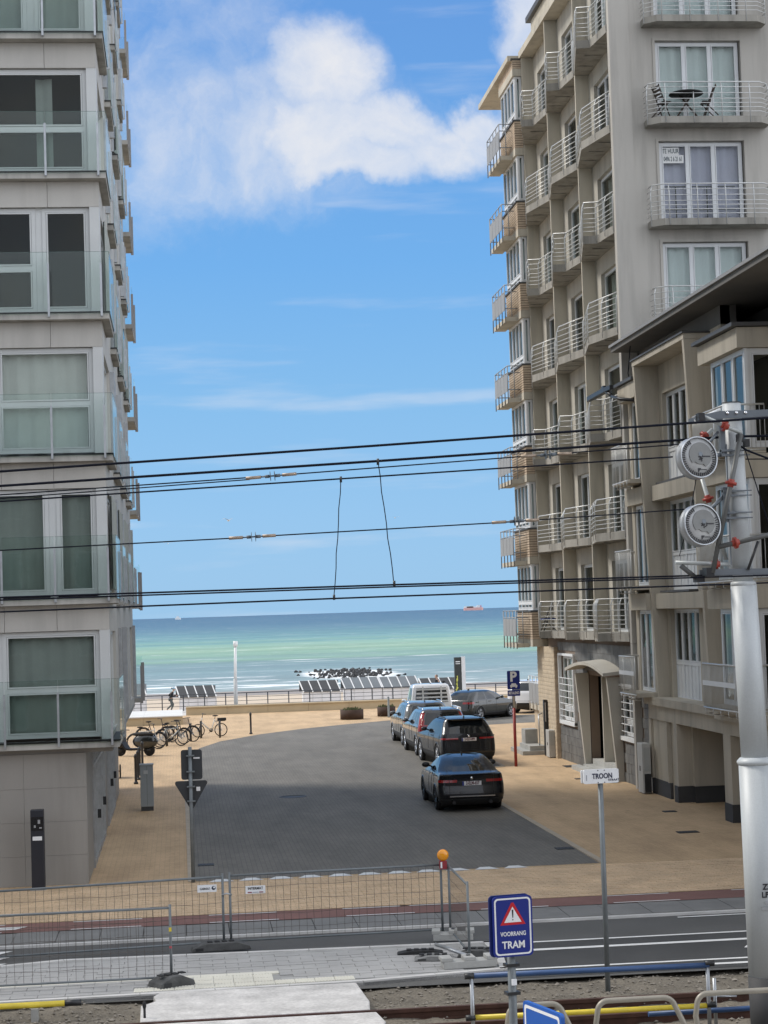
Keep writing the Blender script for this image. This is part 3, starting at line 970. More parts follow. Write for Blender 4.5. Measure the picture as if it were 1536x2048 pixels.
def cabin(x0, n, wp, y, top, mat, label, dz=0):
    """beach cabin: white boarded box with a pitched dark roof seen from the town side"""
    W_ = n * wp
    zb = -1.85 + dz
    t = thing('beach_cabin', label, 'beach cabin', (x0 + W_ / 2, y, zb), group='beach cabins standing on the sand')
    MB().box(x0, x0 + W_, y, y + 2.0, zb, top - .80).build('wall', cabin_w, t)
    e = MB()
    for i in range(n + 1):
        xx = x0 + i * wp
        e.box(xx - .035, xx + .035, y - .03, y - .004, zb + .05, top - .85)
    e.build('corner_board', M('cabin batten', (.62, .62, .63), .6), t)
    sl_ = .28
    for i in range(n):
        a, b = x0 + i * wp + .045, x0 + (i + 1) * wp - .045
        q = MB()
        q.v += [(a + .0, y - .12, top - .82), (b, y - .12, top - .82), (b - sl_, y + .75, top), (a - sl_, y + .75, top), (a, y - .12, top - .87), (b, y - .12, top - .87), (b - sl_, y + .75, top - .05), (a - sl_, y + .75, top - .05)]
        q.f += [(0, 1, 2, 3), (7, 6, 5, 4), (0, 4, 5, 1), (1, 5, 6, 2), (2, 6, 7, 3), (3, 7, 4, 0)]
        q.build('roof_panel', mat, t)
    q = MB()
    for i in range(n + 1):
        a = x0 + i * wp
        q.v += [(a - .04, y - .14, top - .80), (a + .04, y - .14, top - .80), (a + .04 - sl_, y + .76, top + .03), (a - .04 - sl_, y + .76, top + .03),
                (a - .04, y - .14, top - .88), (a + .04, y - .14, top - .88), (a + .04 - sl_, y + .76, top - .05), (a - .04 - sl_, y + .76, top - .05)]
        n0 = len(q.v) - 8
        q.f += [tuple(n0 + k for k in f) for f in ((0, 1, 2, 3), (7, 6, 5, 4), (0, 4, 5, 1), (1, 5, 6, 2), (2, 6, 7, 3), (3, 7, 4, 0))]
    q.build('roof_rib', white, t)
    q = MB()
    q.prism([(x0 - sl_, y + .78), (x0 + W_ - sl_, y + .78), (x0 + W_, y + 2.0), (x0, y + 2.0)], top - .82, top - .06)
    q.build('rear_roof', mat, t)
cabin(-6.4, 4, .95, 150, .48, roof_p2, 'white beach cabin with grey roof partly hidden behind the glazed building', .1)
cabin(-.05, 4, .70, 149, .22, roof_p, 'separate small white beach cabin with black roof beside the runner', .1)
cabin(9.55, 4, .72, 150, .25, roof_p, 'black roofed white beach cabin nearest the brown planter tub')
cabin(12.85, 4, .72, 150.5, .36, roof_p2, 'grey roofed white cabin touching the black roofed cabin by the planter tub')
cabin(15.85, 4, .72, 150.5, .32, roof_p2, 'grey roofed white cabin between two others behind the white van')
cabin(18.9, 4, .78, 149.5, .14, roof_p, 'black roofed white cabin behind the tall dark info pillar')

lp = thing('lamp_post', 'pale lamp post standing alone on the promenade beside the railing', 'lamp post', (3.6, 126, -.6))
MB().tube([(3.6, 126, -.6), (3.6, 126, 1.4)], .13, 12).build('base_tube', M('lamp post grey', (.42, .43, .43), .5), lp)
MB().tube([(3.6, 126, 1.35), (3.66, 126, 3.55)], .10, 12, r2=.085).tube([(3.66, 126, 3.5), (3.68, 126, 3.85)], .15, 12).build('upper_tube', white, lp)

tt = thing('info_pillar', 'tall dark information pillar with a white edge on the promenade', 'info pillar', (18.3, 126, -.6))
MB().box(18.02, 18.48, 125.9, 126.15, -.6, 2.30).build('panel', M('dark pillar face', (.030, .036, .036), .35), tt)
MB().box(18.485, 18.74, 125.88, 126.17, -.6, 2.34).build('edge_profile', M('aluminium edge', (.70, .71, .72), .35, .3), tt)
o = MB().box(18.10, 18.40, 125.88, 125.897, 1.98, 2.04).box(18.10, 18.40, 125.88, 125.897, 1.86, 1.90).build('print', sign_white, tt)
g_ = MB()
for (xa, za, xb, zb) in ((18.08, .0, 18.14, .9), (18.05, .15, 18.2, .35), (18.2, -.25, 18.34, .15), (18.1, .5, 18.18, 1.1)):
    g_.tube([(xa, 125.885, za), ((xa + xb) / 2 + .05, 125.885, (za + zb) / 2), (xb, 125.885, zb)], .035, 5)
g_.build('yellow_sticker', M('lime sticker', (.62, .62, .12), .6), tt)

# breakwater rocks, ships, gulls
rk = thing('breakwater', 'heap of dark wet rocks breaking the waves off the beach', 'breakwater', (25, 284, -3.6))
for i in range(240):
    x = random.gauss(25.4, 3.0); y = random.uniform(264, 304)
    if i < 5: x = random.uniform(17, 20)
    if not 17 < x < 32: continue
    s = random.uniform(.10, .30)
    m_ = MB().ball((x, y, -3.6 + random.uniform(0, .25)), (s * random.uniform(.9, 1.5), s, s * random.uniform(.5, .85)), 7, 5)
    m_.v = [(a + random.uniform(-.1, .1), b + random.uniform(-.1, .1), c + random.uniform(-.08, .08)) for a, b, c in m_.v]; m_.sm = set()
    m_.build('rock', rock_m, rk)
sh = thing('cargo_ship', 'red and white cargo ship on the horizon near the right buildings', 'ship', (1236, 8000, -3.6))
c0, f0 = 1236.0, 8000.0
MB().prism([(c0 - 42, f0), (c0 + 34, f0), (c0 + 40, f0 + 7), (c0 + 34, f0 + 14), (c0 - 42, f0 + 14)], -4, 8).build('hull', M('red ship hull', (.74, .42, .38), .7), sh)
MB().box(c0 - 40, c0 - 2, f0 + 1, f0 + 13, 8, 15).box(c0 - 30, c0 + 12, f0 + 1, f0 + 13, 8, 13).box(c0 + 14, c0 + 26, f0 + 1, f0 + 13, 8, 18).build('superstructure', white, sh)
MB().box(c0 + 28, c0 + 33, f0 + 4, f0 + 10, 8, 17).build('funnel', M('ship funnel', (.5, .3, .4), .6), sh)
s2 = thing('distant_boat', 'tiny white boat on the horizon beside the glazed building', 'boat', (-2, 9000, -3.6))
MB().prism([(-14, 9000), (8, 9000), (12, 9003), (8, 9006), (-14, 9006)], -4, 5).build('hull', white, s2)
MB().box(-8, 4, 9001, 9005, 5, 12).build('cabin', white, s2)
def gull(x, y, z, s, lab, a):
    t = thing('gull', lab, 'gull', (x, y, z), rz=a)
    MB().ball((0, 0, 0), (.06 * s, .2 * s, .055 * s), 8, 5).build('body', white, t, world=False)
    for d in (-1, 1):
        MB().poly([(0, .08 * s, .02), (d * .32 * s, .06 * s, .16 * s), (d * .65 * s, -.08 * s, .06 * s), (d * .30 * s, -.07 * s, .14 * s), (0, -.08 * s, .02)]).prismy([(0, .02), (d * .01, .02), (d * .01, .03)], -.05, .05).build('wing', M('gull wing', (.35, .36, .38), .8), t, world=False)
gull(2.6, 95, 10.2, .7, 'white gull gliding between the two upper wires', .5)
gull(12.0, 105, 10.6, .5, 'small gull flying close to the balconies over the sea', -.4)
gull(-.5, 120, 10.1, .55, 'gull flying low beside the glazed building', .2)

# ================================================================ BUILDINGS
WIN = {}


def wavy(w, h_, amp, n, y, x0=0, seed=0):
    rnd = random.Random(seed)
    m = MB()
    k = max(8, int(w / .06))
    ph = rnd.random() * 6
    pts = []
    for i in range(k + 1):
        x = x0 + w * i / k
        pts.append((x, y + amp * math.sin(n * x * 6.28 + ph) + amp * .6 * math.sin(n * 2.7 * x * 6.28 + ph * 2) * math.sin(x * 3 + ph)))
    b = len(m.v)
    m.v += [(a, c, 0) for a, c in pts] + [(a, c, h_) for a, c in pts]
    for i in range(k):
        m.sm.add(len(m.f)); m.f.append((b + i, b + i + 1, b + k + 2 + i, b + k + 1 + i))
    return m


def window(parent, loc, face, w, h_, leaves=(1,), transom=None, fr=.07, frame=None, glass=None, curtain=None, cseed=0, cz=(0, 1), cx=(0, 1), depth=.09, panel=None):
    """a window of width w and height h_; its own axes: x along the wall, -y outwards. leaves: relative widths.
    transom: height of a cross bar; panel: height of a solid lower panel"""
    frame = frame or offwhite
    glass = glass or glass_w
    key = (round(w, 3), round(h_, 3), tuple(leaves), transom, fr, frame.name, panel)
    if key not in WIN:
        m = MB(); g = MB(); pm = MB()
        m.box(0, fr, 0, depth, 0, h_).box(w - fr, w, 0, depth, 0, h_).box(fr, w - fr, 0, depth, 0, fr).box(fr, w - fr, 0, depth, h_ - fr, h_)
        tot = sum(leaves); x = fr; iw = w - 2 * fr
        edges = [fr]
        for l in leaves[:-1]:
            x += iw * l / tot
            m.box(x - fr * .55, x + fr * .55, 0.002, depth - .002, fr, h_ - fr); edges.append(x)
        edges.append(w - fr)
        for i in range(len(leaves)):
            a, b = edges[i] + (fr * .55 if i else 0), edges[i + 1] - (fr * .55 if i < len(leaves) - 1 else 0)
            zz = [fr, h_ - fr]
            if transom and (len(leaves) == 1 or i == 0 or transom > 0 and len(leaves) > 2):
                m.box(a, b, .003, depth - .003, transom - fr * .6, transom + fr * .6)
                zz = [fr, transom - fr * .6, transom + fr * .6, h_ - fr]
            if panel:
                m.box(a, b, .003, depth - .003, panel - fr * .7, panel + fr * .7)
                pm.box(a, b, .03, .07, fr, panel - fr * .7)
                k = max(1, round((b - a) / .33))
                for q in range(1, k):
                    xx = a + (b - a) * q / k
                    m.box(xx - .02, xx + .02, .02, .03 - .001, fr, panel - fr * .7)
                zz = [panel + fr * .7, h_ - fr]
            for q in range(0, len(zz), 2):
                # opening sash: a thin inner profile, then the pane
                s_ = .035
                m.box(a + .006, a + s_, -.012, .06, zz[q] + .006, zz[q + 1] - .006).box(b - s_, b - .006, -.012, .06, zz[q] + .006, zz[q + 1] - .006)
                m.box(a + s_, b - s_, -.012, .06, zz[q] + .006, zz[q] + s_).box(a + s_, b - s_, -.012, .06, zz[q + 1] - s_, zz[q + 1] - .006)
                g.quad((a + s_, .03, zz[q] + s_), (b - s_, .03, zz[q] + s_), (b - s_, .03, zz[q + 1] - s_), (a + s_, .03, zz[q + 1] - s_))
        WIN[key] = (m.mesh('window', frame), g, pm.mesh('lower_panel', frame) if pm.v else None, {})
    me, g, pme_, gd = WIN[key]
    if glass.name not in gd: gd[glass.name] = g.mesh('pane', glass)
    rz = {'y': 0.0, 'x': -math.pi / 2}[face]
    o = put('window', me, parent, loc, rz)
    put('pane', gd[glass.name], o, world=False)
    if pme_: put('lower_panel', pme_, o, world=False)
    if curtain:
        cw = (w - 2 * fr) * (cx[1] - cx[0])
        c = wavy(cw, (h_ - 2 * fr) * (cz[1] - cz[0]), .03, 2.6, .22, fr + (w - 2 * fr) * cx[0], cseed)
        put('curtain', c.mesh('curtain', curtain), o, (0, 0, fr + (h_ - 2 * fr) * cz[0]), world=False)
    return o


def wallgrid(m, face, pos, th, a0, a1, z0, z1, holes):
    """wall slab with rectangular holes; face 'x': plane x=pos, runs along y; 'y': plane y=pos, runs along x"""
    av = sorted({a0, a1} | {q for hh in holes for q in hh[:2] if a0 < q < a1}); zv = sorted({z0, z1} | {q for hh in holes for q in hh[2:] if z0 < q < z1})
    for j in range(len(zv) - 1):
        i = 0
        while i < len(av) - 1:
            def solid(i):
                ca, cz_ = (av[i] + av[i + 1]) / 2, (zv[j] + zv[j + 1]) / 2
                return not any(h0 < ca < h1 and h2 < cz_ < h3 for h0, h1, h2, h3 in holes)
            if not solid(i): i += 1; continue
            k = i
            while k + 1 < len(av) - 1 and solid(k + 1): k += 1
            if face == 'x': m.box(pos, pos + th, av[i], av[k + 1], zv[j], zv[j + 1])
            else: m.box(av[i], av[k + 1], pos, pos + th, zv[j], zv[j + 1])
            i = k + 1
    return m


# ---------------------------------------------------------------- left: taupe building with glass balustrades
LB = thing('apartment_building', 'taupe panelled apartment block with glass balustrades beside the bicycles', 'apartment block', (-2, 41, 0))
NF = 8
# ground floor: recessed panelled wall towards the crossing, glazed shop front along the side street
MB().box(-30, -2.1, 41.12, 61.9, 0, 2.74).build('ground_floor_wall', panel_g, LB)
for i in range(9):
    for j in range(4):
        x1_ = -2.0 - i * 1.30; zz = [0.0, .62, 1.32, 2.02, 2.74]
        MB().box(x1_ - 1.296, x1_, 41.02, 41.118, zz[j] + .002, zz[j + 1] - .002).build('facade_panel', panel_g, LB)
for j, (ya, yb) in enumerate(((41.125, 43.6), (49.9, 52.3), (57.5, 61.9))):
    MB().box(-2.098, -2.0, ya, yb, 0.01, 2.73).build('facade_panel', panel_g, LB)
for (ya, yb) in ((43.61, 46.7), (46.71, 49.89), (52.31, 54.9), (54.91, 57.49)):
    m = MB()
    n = 3
    for k in range(n + 1):
        yy = ya + (yb - ya) * k / n
        m.box(-2.09, -1.96, yy - .03, yy + .03, .0, 2.72)
    m.box(-2.09, -1.97, ya, yb, 0, .12).box(-2.09, -1.97, ya, yb, 2.2, 2.28).box(-2.09, -1.97, ya, yb, 2.62, 2.73)
    f_ = m.build('shop_window', galv, LB)
    MB().quad((-2.03, yb, .12), (-2.03, ya, .12), (-2.03, ya, 2.62), (-2.03, yb, 2.62)).build('pane', glass_s, f_)
    MB().box(-1.96, -1.88, (ya + yb) / 2 - .05, (ya + yb) / 2 + .02, .95, 1.15).build('handle', black, f_)
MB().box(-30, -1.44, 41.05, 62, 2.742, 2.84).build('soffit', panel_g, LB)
# solid core (dark rooms behind the glass)
MB().box(-30, -3.4, 43.2, 61.8, 2.84, 3 * NF + 3).box(-3.4, -1.75, 42.4, 61.8, 2.84, 3 * NF + 3).build('rooms', dark_room, LB)
layouts = {0: [((-3.68, -1.66), (1,), 1.0, curt_g), ((-6.0, -3.80), (1,), 1.0, curt_g)],
           1: [((-2.50, -1.66), (1,), None, curt_g), ((-4.9, -2.66), (1,), None, curt_g)],
           2: [((-3.68, -1.66), (1,), 1.05, curt_l), ((-6.0, -3.80), (1,), 1.05, None)],
           3: [((-2.66, -1.66), (1,), None, None), ((-4.9, -2.80), (1,), .95, None)],
           4: [((-4.3, -1.66), (1,), .95, None), ((-6.8, -4.4), (1,), .95, None)],
           5: [((-2.72, -1.66), (1,), None, curt_g), ((-4.9, -2.88), (1,), None, curt_g)]}
bal_post = MB().box(-.022, .022, -.04, .0, -.10, 1.02).box(-.022, .022, 0.0, .03, -.11, -.06).mesh('balustrade_post', galv)
bolt = None
for k in range(NF):
    z = 3.0 + 3 * k
    # slab with its dark top edge
    s = MB().box(-30, -1.28, 40.70, 41.4, z - .15, z - .025).box(-1.7, -1.28, 41.4, 43.5, z - .15, z - .025)
    s = s.build('balcony_slab', slab_l, LB)
    e = MB().box(-30, -1.26, 40.68, 41.06, z - .024, z + .008).box(-1.44, -1.26, 41.06, 43.52, z - .024, z + .008)
    e.build('edge_strip', black, s)
    if k:
        for (ya, yb) in ((46.2, 48.6), (51.6, 54.0), (57.2, 59.4)):
            q = MB().box(-1.70, -1.30, ya, yb, z - .15, z - .025).build('balcony_slab', slab_l, LB)
            MB().box(-1.44, -1.285, ya - .02, yb + .02, z - .024, z + .008).build('edge_strip', black, q)
            MB().box(-1.275, -1.263, ya, yb, z - .05, z + 1.27).build('glass_panel', glass_b, q)
            put('balustrade_post', bal_post, q, (-1.262, ya + .3, z), R(90)); put('balustrade_post', bal_post, q, (-1.262, yb - .3, z), R(90))
    # fascia panels below the slab
    pz0, pz1 = (z - .70, z - .155) if k else (2.845, z - .155)
    for i in range(9):
        x1_ = -1.445 - i * 1.09
        MB().box(x1_ - 1.082, x1_, 40.99, 41.2, pz0, pz1).build('facade_panel', panel_l, LB)
    # piers and windows of the storey above this slab
    zt = z + 2.30
    MB().box(-1.655, -1.445, 41.0, 41.25, z + .01, zt).build('corner_pier', grey_pvc, LB)
    lay = layouts.get(k, layouts[k % 2 + 3])
    for (xa, xb), lv, tr_, cu in lay:
        xl = max(xa, -7.5)
        dz = .06
        o = window(LB, (xl, 41.08, z + dz), 'y', xb - xl, zt - z - dz - .01, lv, tr_, .085, grey_pvc, glass_w, cu, k * 3 + int(xb), (0, 1), (0, 1) if cu is not curt_l else (0, .97))
        if k == 4 and xb > -2:
            c = wavy(.35, 2.0, .03, 3, .3, .1 if k == 3 else 1.55, k)
            put('curtain', c.mesh('curtain', curt_g), o, (0, 0, .1), world=False)
    # solid strips between windows
    xs = sorted([q for w_ in lay for q in w_[0]] + [-8.0, -1.655])
    fm_ = MB()
    for i in range(0, len(xs) - 1, 2):
        if xs[i + 1] - xs[i] > .03: fm_.box(xs[i] + .002, xs[i + 1] - .002, 41.10, 41.2, z + .01, zt)
    fm_.box(-30, -8.0, 41.0, 41.2, z, zt)
    fm_.build('infill', grey_pvc, LB)
    MB().box(-30, -1.5, 41.25, 43.3, z + .009, z + .02).build('floor', M('interior floor', (.045, .042, .038), .6), LB)
    # glass balustrade round the corner
    gp = [(-1.42, -1.265)] + [(-1.43 - i * 1.1 + .01, -1.43 - (i - 1) * 1.1 - .01) for i in range(1, 6)]
    for (x0_, x1_) in gp:
        b_ = MB().box(x0_, x1_, 40.668, 40.680, z - .05, z + 1.27).build('glass_panel', glass_b, s)
        MB().box(x0_, x1_, 40.666, 40.682, z + 1.271, z + 1.277).build('glass_edge', M('green glass edge', (.10, .16, .15), .2), s)
    MB().box(-1.262, -1.250, 40.69, 43.5, z - .05, z + 1.27).build('glass_panel', glass_b, s)
    MB().box(-1.264, -1.248, 40.69, 43.5, z + 1.271, z + 1.277).build('glass_edge', M('green glass edge', (.10, .16, .15), .2), s)
    for i in range(6): put('balustrade_post', bal_post, s, (-1.43 - 1.1 * i, 40.667, z))
    put('balustrade_post', bal_post, s, (-1.247, 43.2, z), R(90))
    # side facade along the street: panels, windows and projecting fins seen edge-on
    sp_ = MB()
    holes = [(41.7, 44.9, z + .1, zt - .05), (47.2, 49.6, z + .1, zt - .05), (51.8, 55.6, z + .1, zt - .05), (57.4, 60.6, z + .1, zt - .05)]
    wallgrid(sp_, 'x', -1.70, .255, 41.26, 62.0, z - .7 if k else 2.845, zt if k < NF - 1 else z + 3.0, holes)
    sp_.build('side_wall', panel_l, LB)
    for (ya, yb, za, zb) in holes:
        window(LB, (-1.60, yb, za), 'x', yb - ya, zb - za, (1, 1.2) if yb - ya > 3 else (1,), None, .08, grey_pvc, glass_s, curt_g if k % 2 else None, k)
    fn = MB()
    for yy, pr in ((45.2, .10), (47.0, .07), (50.0, .12), (51.5, .06), (57.0, .10), (61.0, .09)):
        if (k + int(yy)) % 3: MB().box(-1.442, -1.442 + pr, yy, yy + .16, z + .05, zt).build('facade_fin', galv, LB)
    # balcony on the sea front whose end looks round the far corner
    sb = MB().box(-8, -1.22, 62.0, 64.95, z - .16, z - .02).build('balcony_slab', slab_l, LB)
    MB().box(-1.235, -1.222, 62.3, 64.8, z - .05, z + 1.25).build('glass_panel', glass_b, sb)
    MB().box(-8, -1.24, 64.93, 64.945, z - .05, z + 1.25).build('glass_panel', glass_b, sb)
    MB().box(-1.26, -1.17, 64.78, 64.96, z - .22, z + 1.05).build('balustrade_post', M('mauve grey post', (.30, .29, .29), .5), sb)
    MB().box(-1.25, -1.18, 62.25, 62.33, z - .2, z + 1.0).build('balustrade_post', M('mauve grey post', (.30, .29, .29), .5), sb)
MB().box(-30, -1.3, 40.9, 62.2, 3 * NF + 3, 3 * NF + 3.4).build('roof', slate_d, LB)

pm_ = thing('parking_meter', 'slim black parking ticket machine against the taupe wall', 'parking meter', (-2.98, 40.5, 0))
o = MB().box(-3.13, -2.86, 40.38, 40.62, 0.03, 1.64).build('housing', M('black meter housing', (.018, .020, .028), .4), pm_)
bev(o, .012)
MB().box(-3.12, -2.87, 40.372, 40.379, 1.22, 1.50).build('control_panel', M('meter panel', (.008, .008, .010), .25), pm_)
MB().box(-2.98, -2.93, 40.362, 40.371, 1.36, 1.44).box(-3.06, -3.02, 40.362, 40.371, 1.28, 1.33).box(-2.95, -2.90, 40.362, 40.371, 1.26, 1.29).build('button', galv, pm_)
MB().box(-3.09, -2.90, 40.366, 40.379, 1.02, 1.10).build('sticker', sign_white, pm_)
MB().box(-3.16, -2.83, 40.36, 40.64, 0, .03).build('base', galv, pm_)

# ---------------------------------------------------------------- right: grey beige tower with metal balconies
TW = thing('apartment_tower', 'tall grey beige apartment tower with railed balconies facing the side street', 'apartment block', (13.6, 56.2, 0))
ZK = [4.35 + 3.08 * k for k in range(7)]                     # undersides of the balcony slabs
YN = [56.45, 61.30, 66.05]                                   # near ends of the three bays
YF = [61.20, 65.95, 70.50]
# ground floor wall, to be faced with bluestone
gholes = [(56.35, 58.75, 1.42, 2.95), (65.6, 68.1, 1.42, 3.72), (58.85, 63.45, 0.2, 3.15)]
wallgrid(MB(), 'x', 13.62, .3, 54.95, 70.5, 0, 4.33, gholes).build('ground_floor_wall', brick_j, TW)
tl = 0
for j in range(14):
    zz = j * .30
    y = 54.96 - (.3 if j % 2 else 0)
    while y < 68.55:
        ya, yb = max(y, 54.96) + .004, min(y + .62, 68.55) - .004
        if yb - ya > .1 and not any(a - .0 < yb and ya < b and c < zz + .3 and zz < d for a, b, c, d in gholes) and tl < 299:
            MB().box(13.598 - random.uniform(0, .012), 13.619, ya, yb, zz + .004, zz + .296).build('stone_tile', slate, TW); tl += 1
        y += .62
# pale brick pier at the sea end of the ground floor
wallgrid(MB(), 'x', 13.45, .9, 68.56, 71.8, 0, 4.0, []).build('end_wall', brick_p, TW)
for j in range(26):
    MB().box(13.44, 13.449, 68.6, 71.8, j * .15 + .02, j * .15 + .11).build('brick_course', brick_p, TW)
    MB().box(13.46, 14.4, 68.545, 68.559, j * .15 + .02, j * .15 + .11).build('brick_course', brick_t, TW)
# upper storeys of the street side: recessed wall between fins
holes = []
for k in range(7):
    for b in range(3):
        holes.append((YN[b] + .55, YF[b] - .75, ZK[k] + .26, ZK[k] + 2.52))
wallgrid(MB(), 'x', 13.85, .2, 56.4, 70.6, 4.33, 26.15, holes).build('wall', stucco, TW)
for k in range(7):
    for b in range(3):
        a0, a1, z0, z1 = YN[b] + .55, YF[b] - .75, ZK[k] + .26, ZK[k] + 2.52
        sty = (k * 3 + b * 2) % 5
        lv = [(1, 1.1, 1), (1.3, 1), (1, 1), (1, 1.2, 1), (2, 1)][sty]
        window(TW, (13.97, a1, z0), 'x', a1 - a0, z1 - z0, lv, None, .07, offwhite, glass_s if (k + b) % 3 else glass_w,
               [None, curt_b, None, curt_g, curt_l][(k + 2 * b) % 5], k * 7 + b)
for y in (61.25, 66.0, 70.55):
    MB().prismy([(13.40, 4.30), (13.85, 4.30), (13.85, 26.15), (13.40, 26.15)], y - .05, y + .05).build('fin', stucco_y, TW)
MB().box(13.862, 14.05, 56.45, 70.5, 4.15, 4.328).build('sill_band', stucco, TW)
# rooms
MB().box(14.8, 30, 57.2, 72.5, 0, 26.1).box(14.4, 14.8, 58.8, 73.5, 4.4, 26.1).build('rooms', dark_room, TW)
for k in range(8):
    MB().box(14.05, 14.8, 56.6, 70.4, 4.36 + 3.08 * k, 4.6 + 3.08 * k).build('floor_slab', dark_room, TW)
# roof slab, top storey set back, cornice
MB().box(13.34, 30, 56.15, 70.72, 26.16, 26.42).build('roof_slab', stucco_y, TW)
MB().box(14.0, 30, 56.9, 71.4, 26.42, 27.85).build('top_storey', stucco_y, TW)
MB().box(13.85, 30, 56.6, 71.7, 27.85, 28.05).build('cornice', slate_d, TW)


def railing_mesh(pts, z0, n=6, top=1.05, toe=-.18, post_at=None):
    """rails following the polyline pts (x,y) with inward-curling posts"""
    m = MB()
    hs = [.14, .27, .40, .53, .70, .88]
    for z in hs: m.tube([(x, y, z0 + z) for x, y in pts], .013, 5)
    m.tube([(x, y, z0 + top) for x, y in [(p[0] + .07 * nx, p[1] + .07 * ny) for p, (nx, ny) in zip(pts, post_at[1])]], .021, 6)
    for (x, y), (nx, ny) in post_at[0]:
        m.tube([(x, y, z0 + toe), (x, y, z0 + .78), (x + .015 * nx, y + .015 * ny, z0 + .9), (x + .07 * nx, y + .07 * ny, z0 + top)], .018, 5)
    return m


def balcony_outline(kind, ya, yb):
    X = 13.40
    if kind == 'B':
        return [(X - .02, ya + .02), (12.96, ya + 2.2), (X - .02, yb - .02)]
    return [(X - .02, ya + .02), (13.22, ya + 1.62), (12.80, ya + 1.72), (X - .02, yb - .02)]


RB = {}
for k in range(7):
    kind = 'B' if k in (1, 3, 5) else 'A'
    for b in range(3):
        if (kind, b) not in RB:
            ol = balcony_outline(kind, YN[b], YF[b])
            s = MB().prism([(13.848, YN[b]), (13.848, YF[b])] + ol[::-1], 0, .25)
            for f in (1.2, 2.4, 3.6): s.box(13.25, 13.75, YN[b] + f, YN[b] + f + .08, -.025, -.002)
            post = []
            nv = (1, 0)
            for i in range(len(ol) - 1):
                p, q = Vector(ol[i]), Vector(ol[i + 1])
                nseg = max(1, round((q - p).length / 1.05))
                for t in range(nseg + (1 if i == len(ol) - 2 else 0)):
                    post.append((tuple(p.lerp(q, t / nseg)), nv))
            rm = railing_mesh(ol, .25, post_at=(post, [nv] * len(ol)))
            RB[(kind, b)] = (s.mesh('balcony', balc_m), rm.mesh('railing', rail_w))
        sm_, rm = RB[(kind, b)]
        o = put('balcony', sm_, TW, (0, 0, ZK[k]))
        put('railing', rm, o, world=False)
# front wall towards the crossing
fh = []
for k in range(7): fh.append((14.80, 17.45, ZK[k] + .26, ZK[k] + 2.74))
m = wallgrid(MB(), 'y', 56.2, .22, 13.40, 26, 4.3, 26.15, fh)
m.box(13.40, 13.62, 56.42, 56.46, 4.3, 26.15)
m.build('front_wall', stucco_f, TW)
MB().box(13.395, 14.02, 56.165, 56.198, 4.3, 26.1).build('corner_strip', stucco_f, TW)
MB().box(13.40, 26, 56.2, 56.42, 0, 4.29).build('front_base', stucco_f, TW)
MB().box(14.03, 14.8, 56.42, 57.2, 4.3, 26.1).build('reveal', dark_room, TW)
for k in range(7):
    z = ZK[k]
    cu = [curt_b, curt_b, curt_l, curt_b, curt_p, curt_b, curt_b][k]
    o = window(TW, (14.84, 56.33, z + .28), 'y', 2.57, 2.44, (1, 1, 1), None, .085, offwhite, glass_w, cu, 40 + k)
    fm_ = MB().box(14.72, 14.80, 56.17, 56.199, z + .26, z + 2.82).box(17.45, 17.53, 56.17, 56.199, z + .26, z + 2.82).box(14.80, 17.45, 56.17, 56.199, z + 2.74, z + 2.82)
    fm_.build('window_surround', stucco_f, TW)
    if k == 4:
        b_ = MB().box(14.0, 14.0, 0, 0, 0, 0)
        q = MB()
        for (xa, xb) in ((.16, .83), (1.0, 1.62), (1.75, 2.35)):
            q.box(xa, xb, .10, .12, 1.10, 1.13).box(xa, xb, .10, .12, .40, .43)
        q.box(.48, .51, .10, .12, .1, 1.1).box(1.45, 1.48, .10, .12, .1, 1.1)
        put('indoor_bar', q.mesh('indoor_bar', black), o, world=False)
        nt_ = MB().box(.10, .62, .022, .028, 2.07, 2.29).box(.10, .76, .022, .028, 1.82, 2.065)
        n_ = put('rental_notice', nt_.mesh('rental_notice', M('white paper notice', (.75, .76, .75), .6)), o, world=False)
        text('TE HUUR', .20, (.36, .018, 2.18), M('grey lettering', (.10, .13, .14), .6), o, name='notice_lettering', bold=.004, sx=.62, world=False)
        text('0496 2 6 21 61', .20, (.43, .018, 1.94), M('grey lettering', (.10, .13, .14), .6), o, name='notice_lettering', bold=.004, sx=.47, world=False)
    xa, xb, yo, ch = 14.38, 18.15, 55.48, .34
    if 'F' not in RB:
        s = MB().prism([(xa, 56.168), (xa, yo + .30), (xa + ch, yo), (xb - ch, yo), (xb, yo + .30), (xb, 56.168)], 0, .20)
        ol = [(xa, 56.14), (xa + .005, yo + .30), (xa + ch, yo + .0), (xb - ch, yo + .0), (xb - .005, yo + .30), (xb, 56.14)]
        dr = [(.6, 0), (.6, .5), (.3, .8), (-.3, .8), (-.6, .5), (-.6, 0)]
        post = [(ol[1], (.8, .4)), (ol[2], (.0, 1))] + [((xa + ch + (xb - xa - 2 * ch) * t, yo), (0, 1)) for t in (.05, .33, .61, .89)] + [(ol[4], (-.8, .4))]
        post = [p for i, p in enumerate(post) if i != 1]
        rm = railing_mesh(ol, .20, post_at=(post, dr))
        RB['F'] = (s.mesh('balcony', balc_m), rm.mesh('railing', rail_w))
    o = put('balcony', RB['F'][0], TW, (0, 0, z + .04))
    put('railing', RB['F'][1], o, world=False)
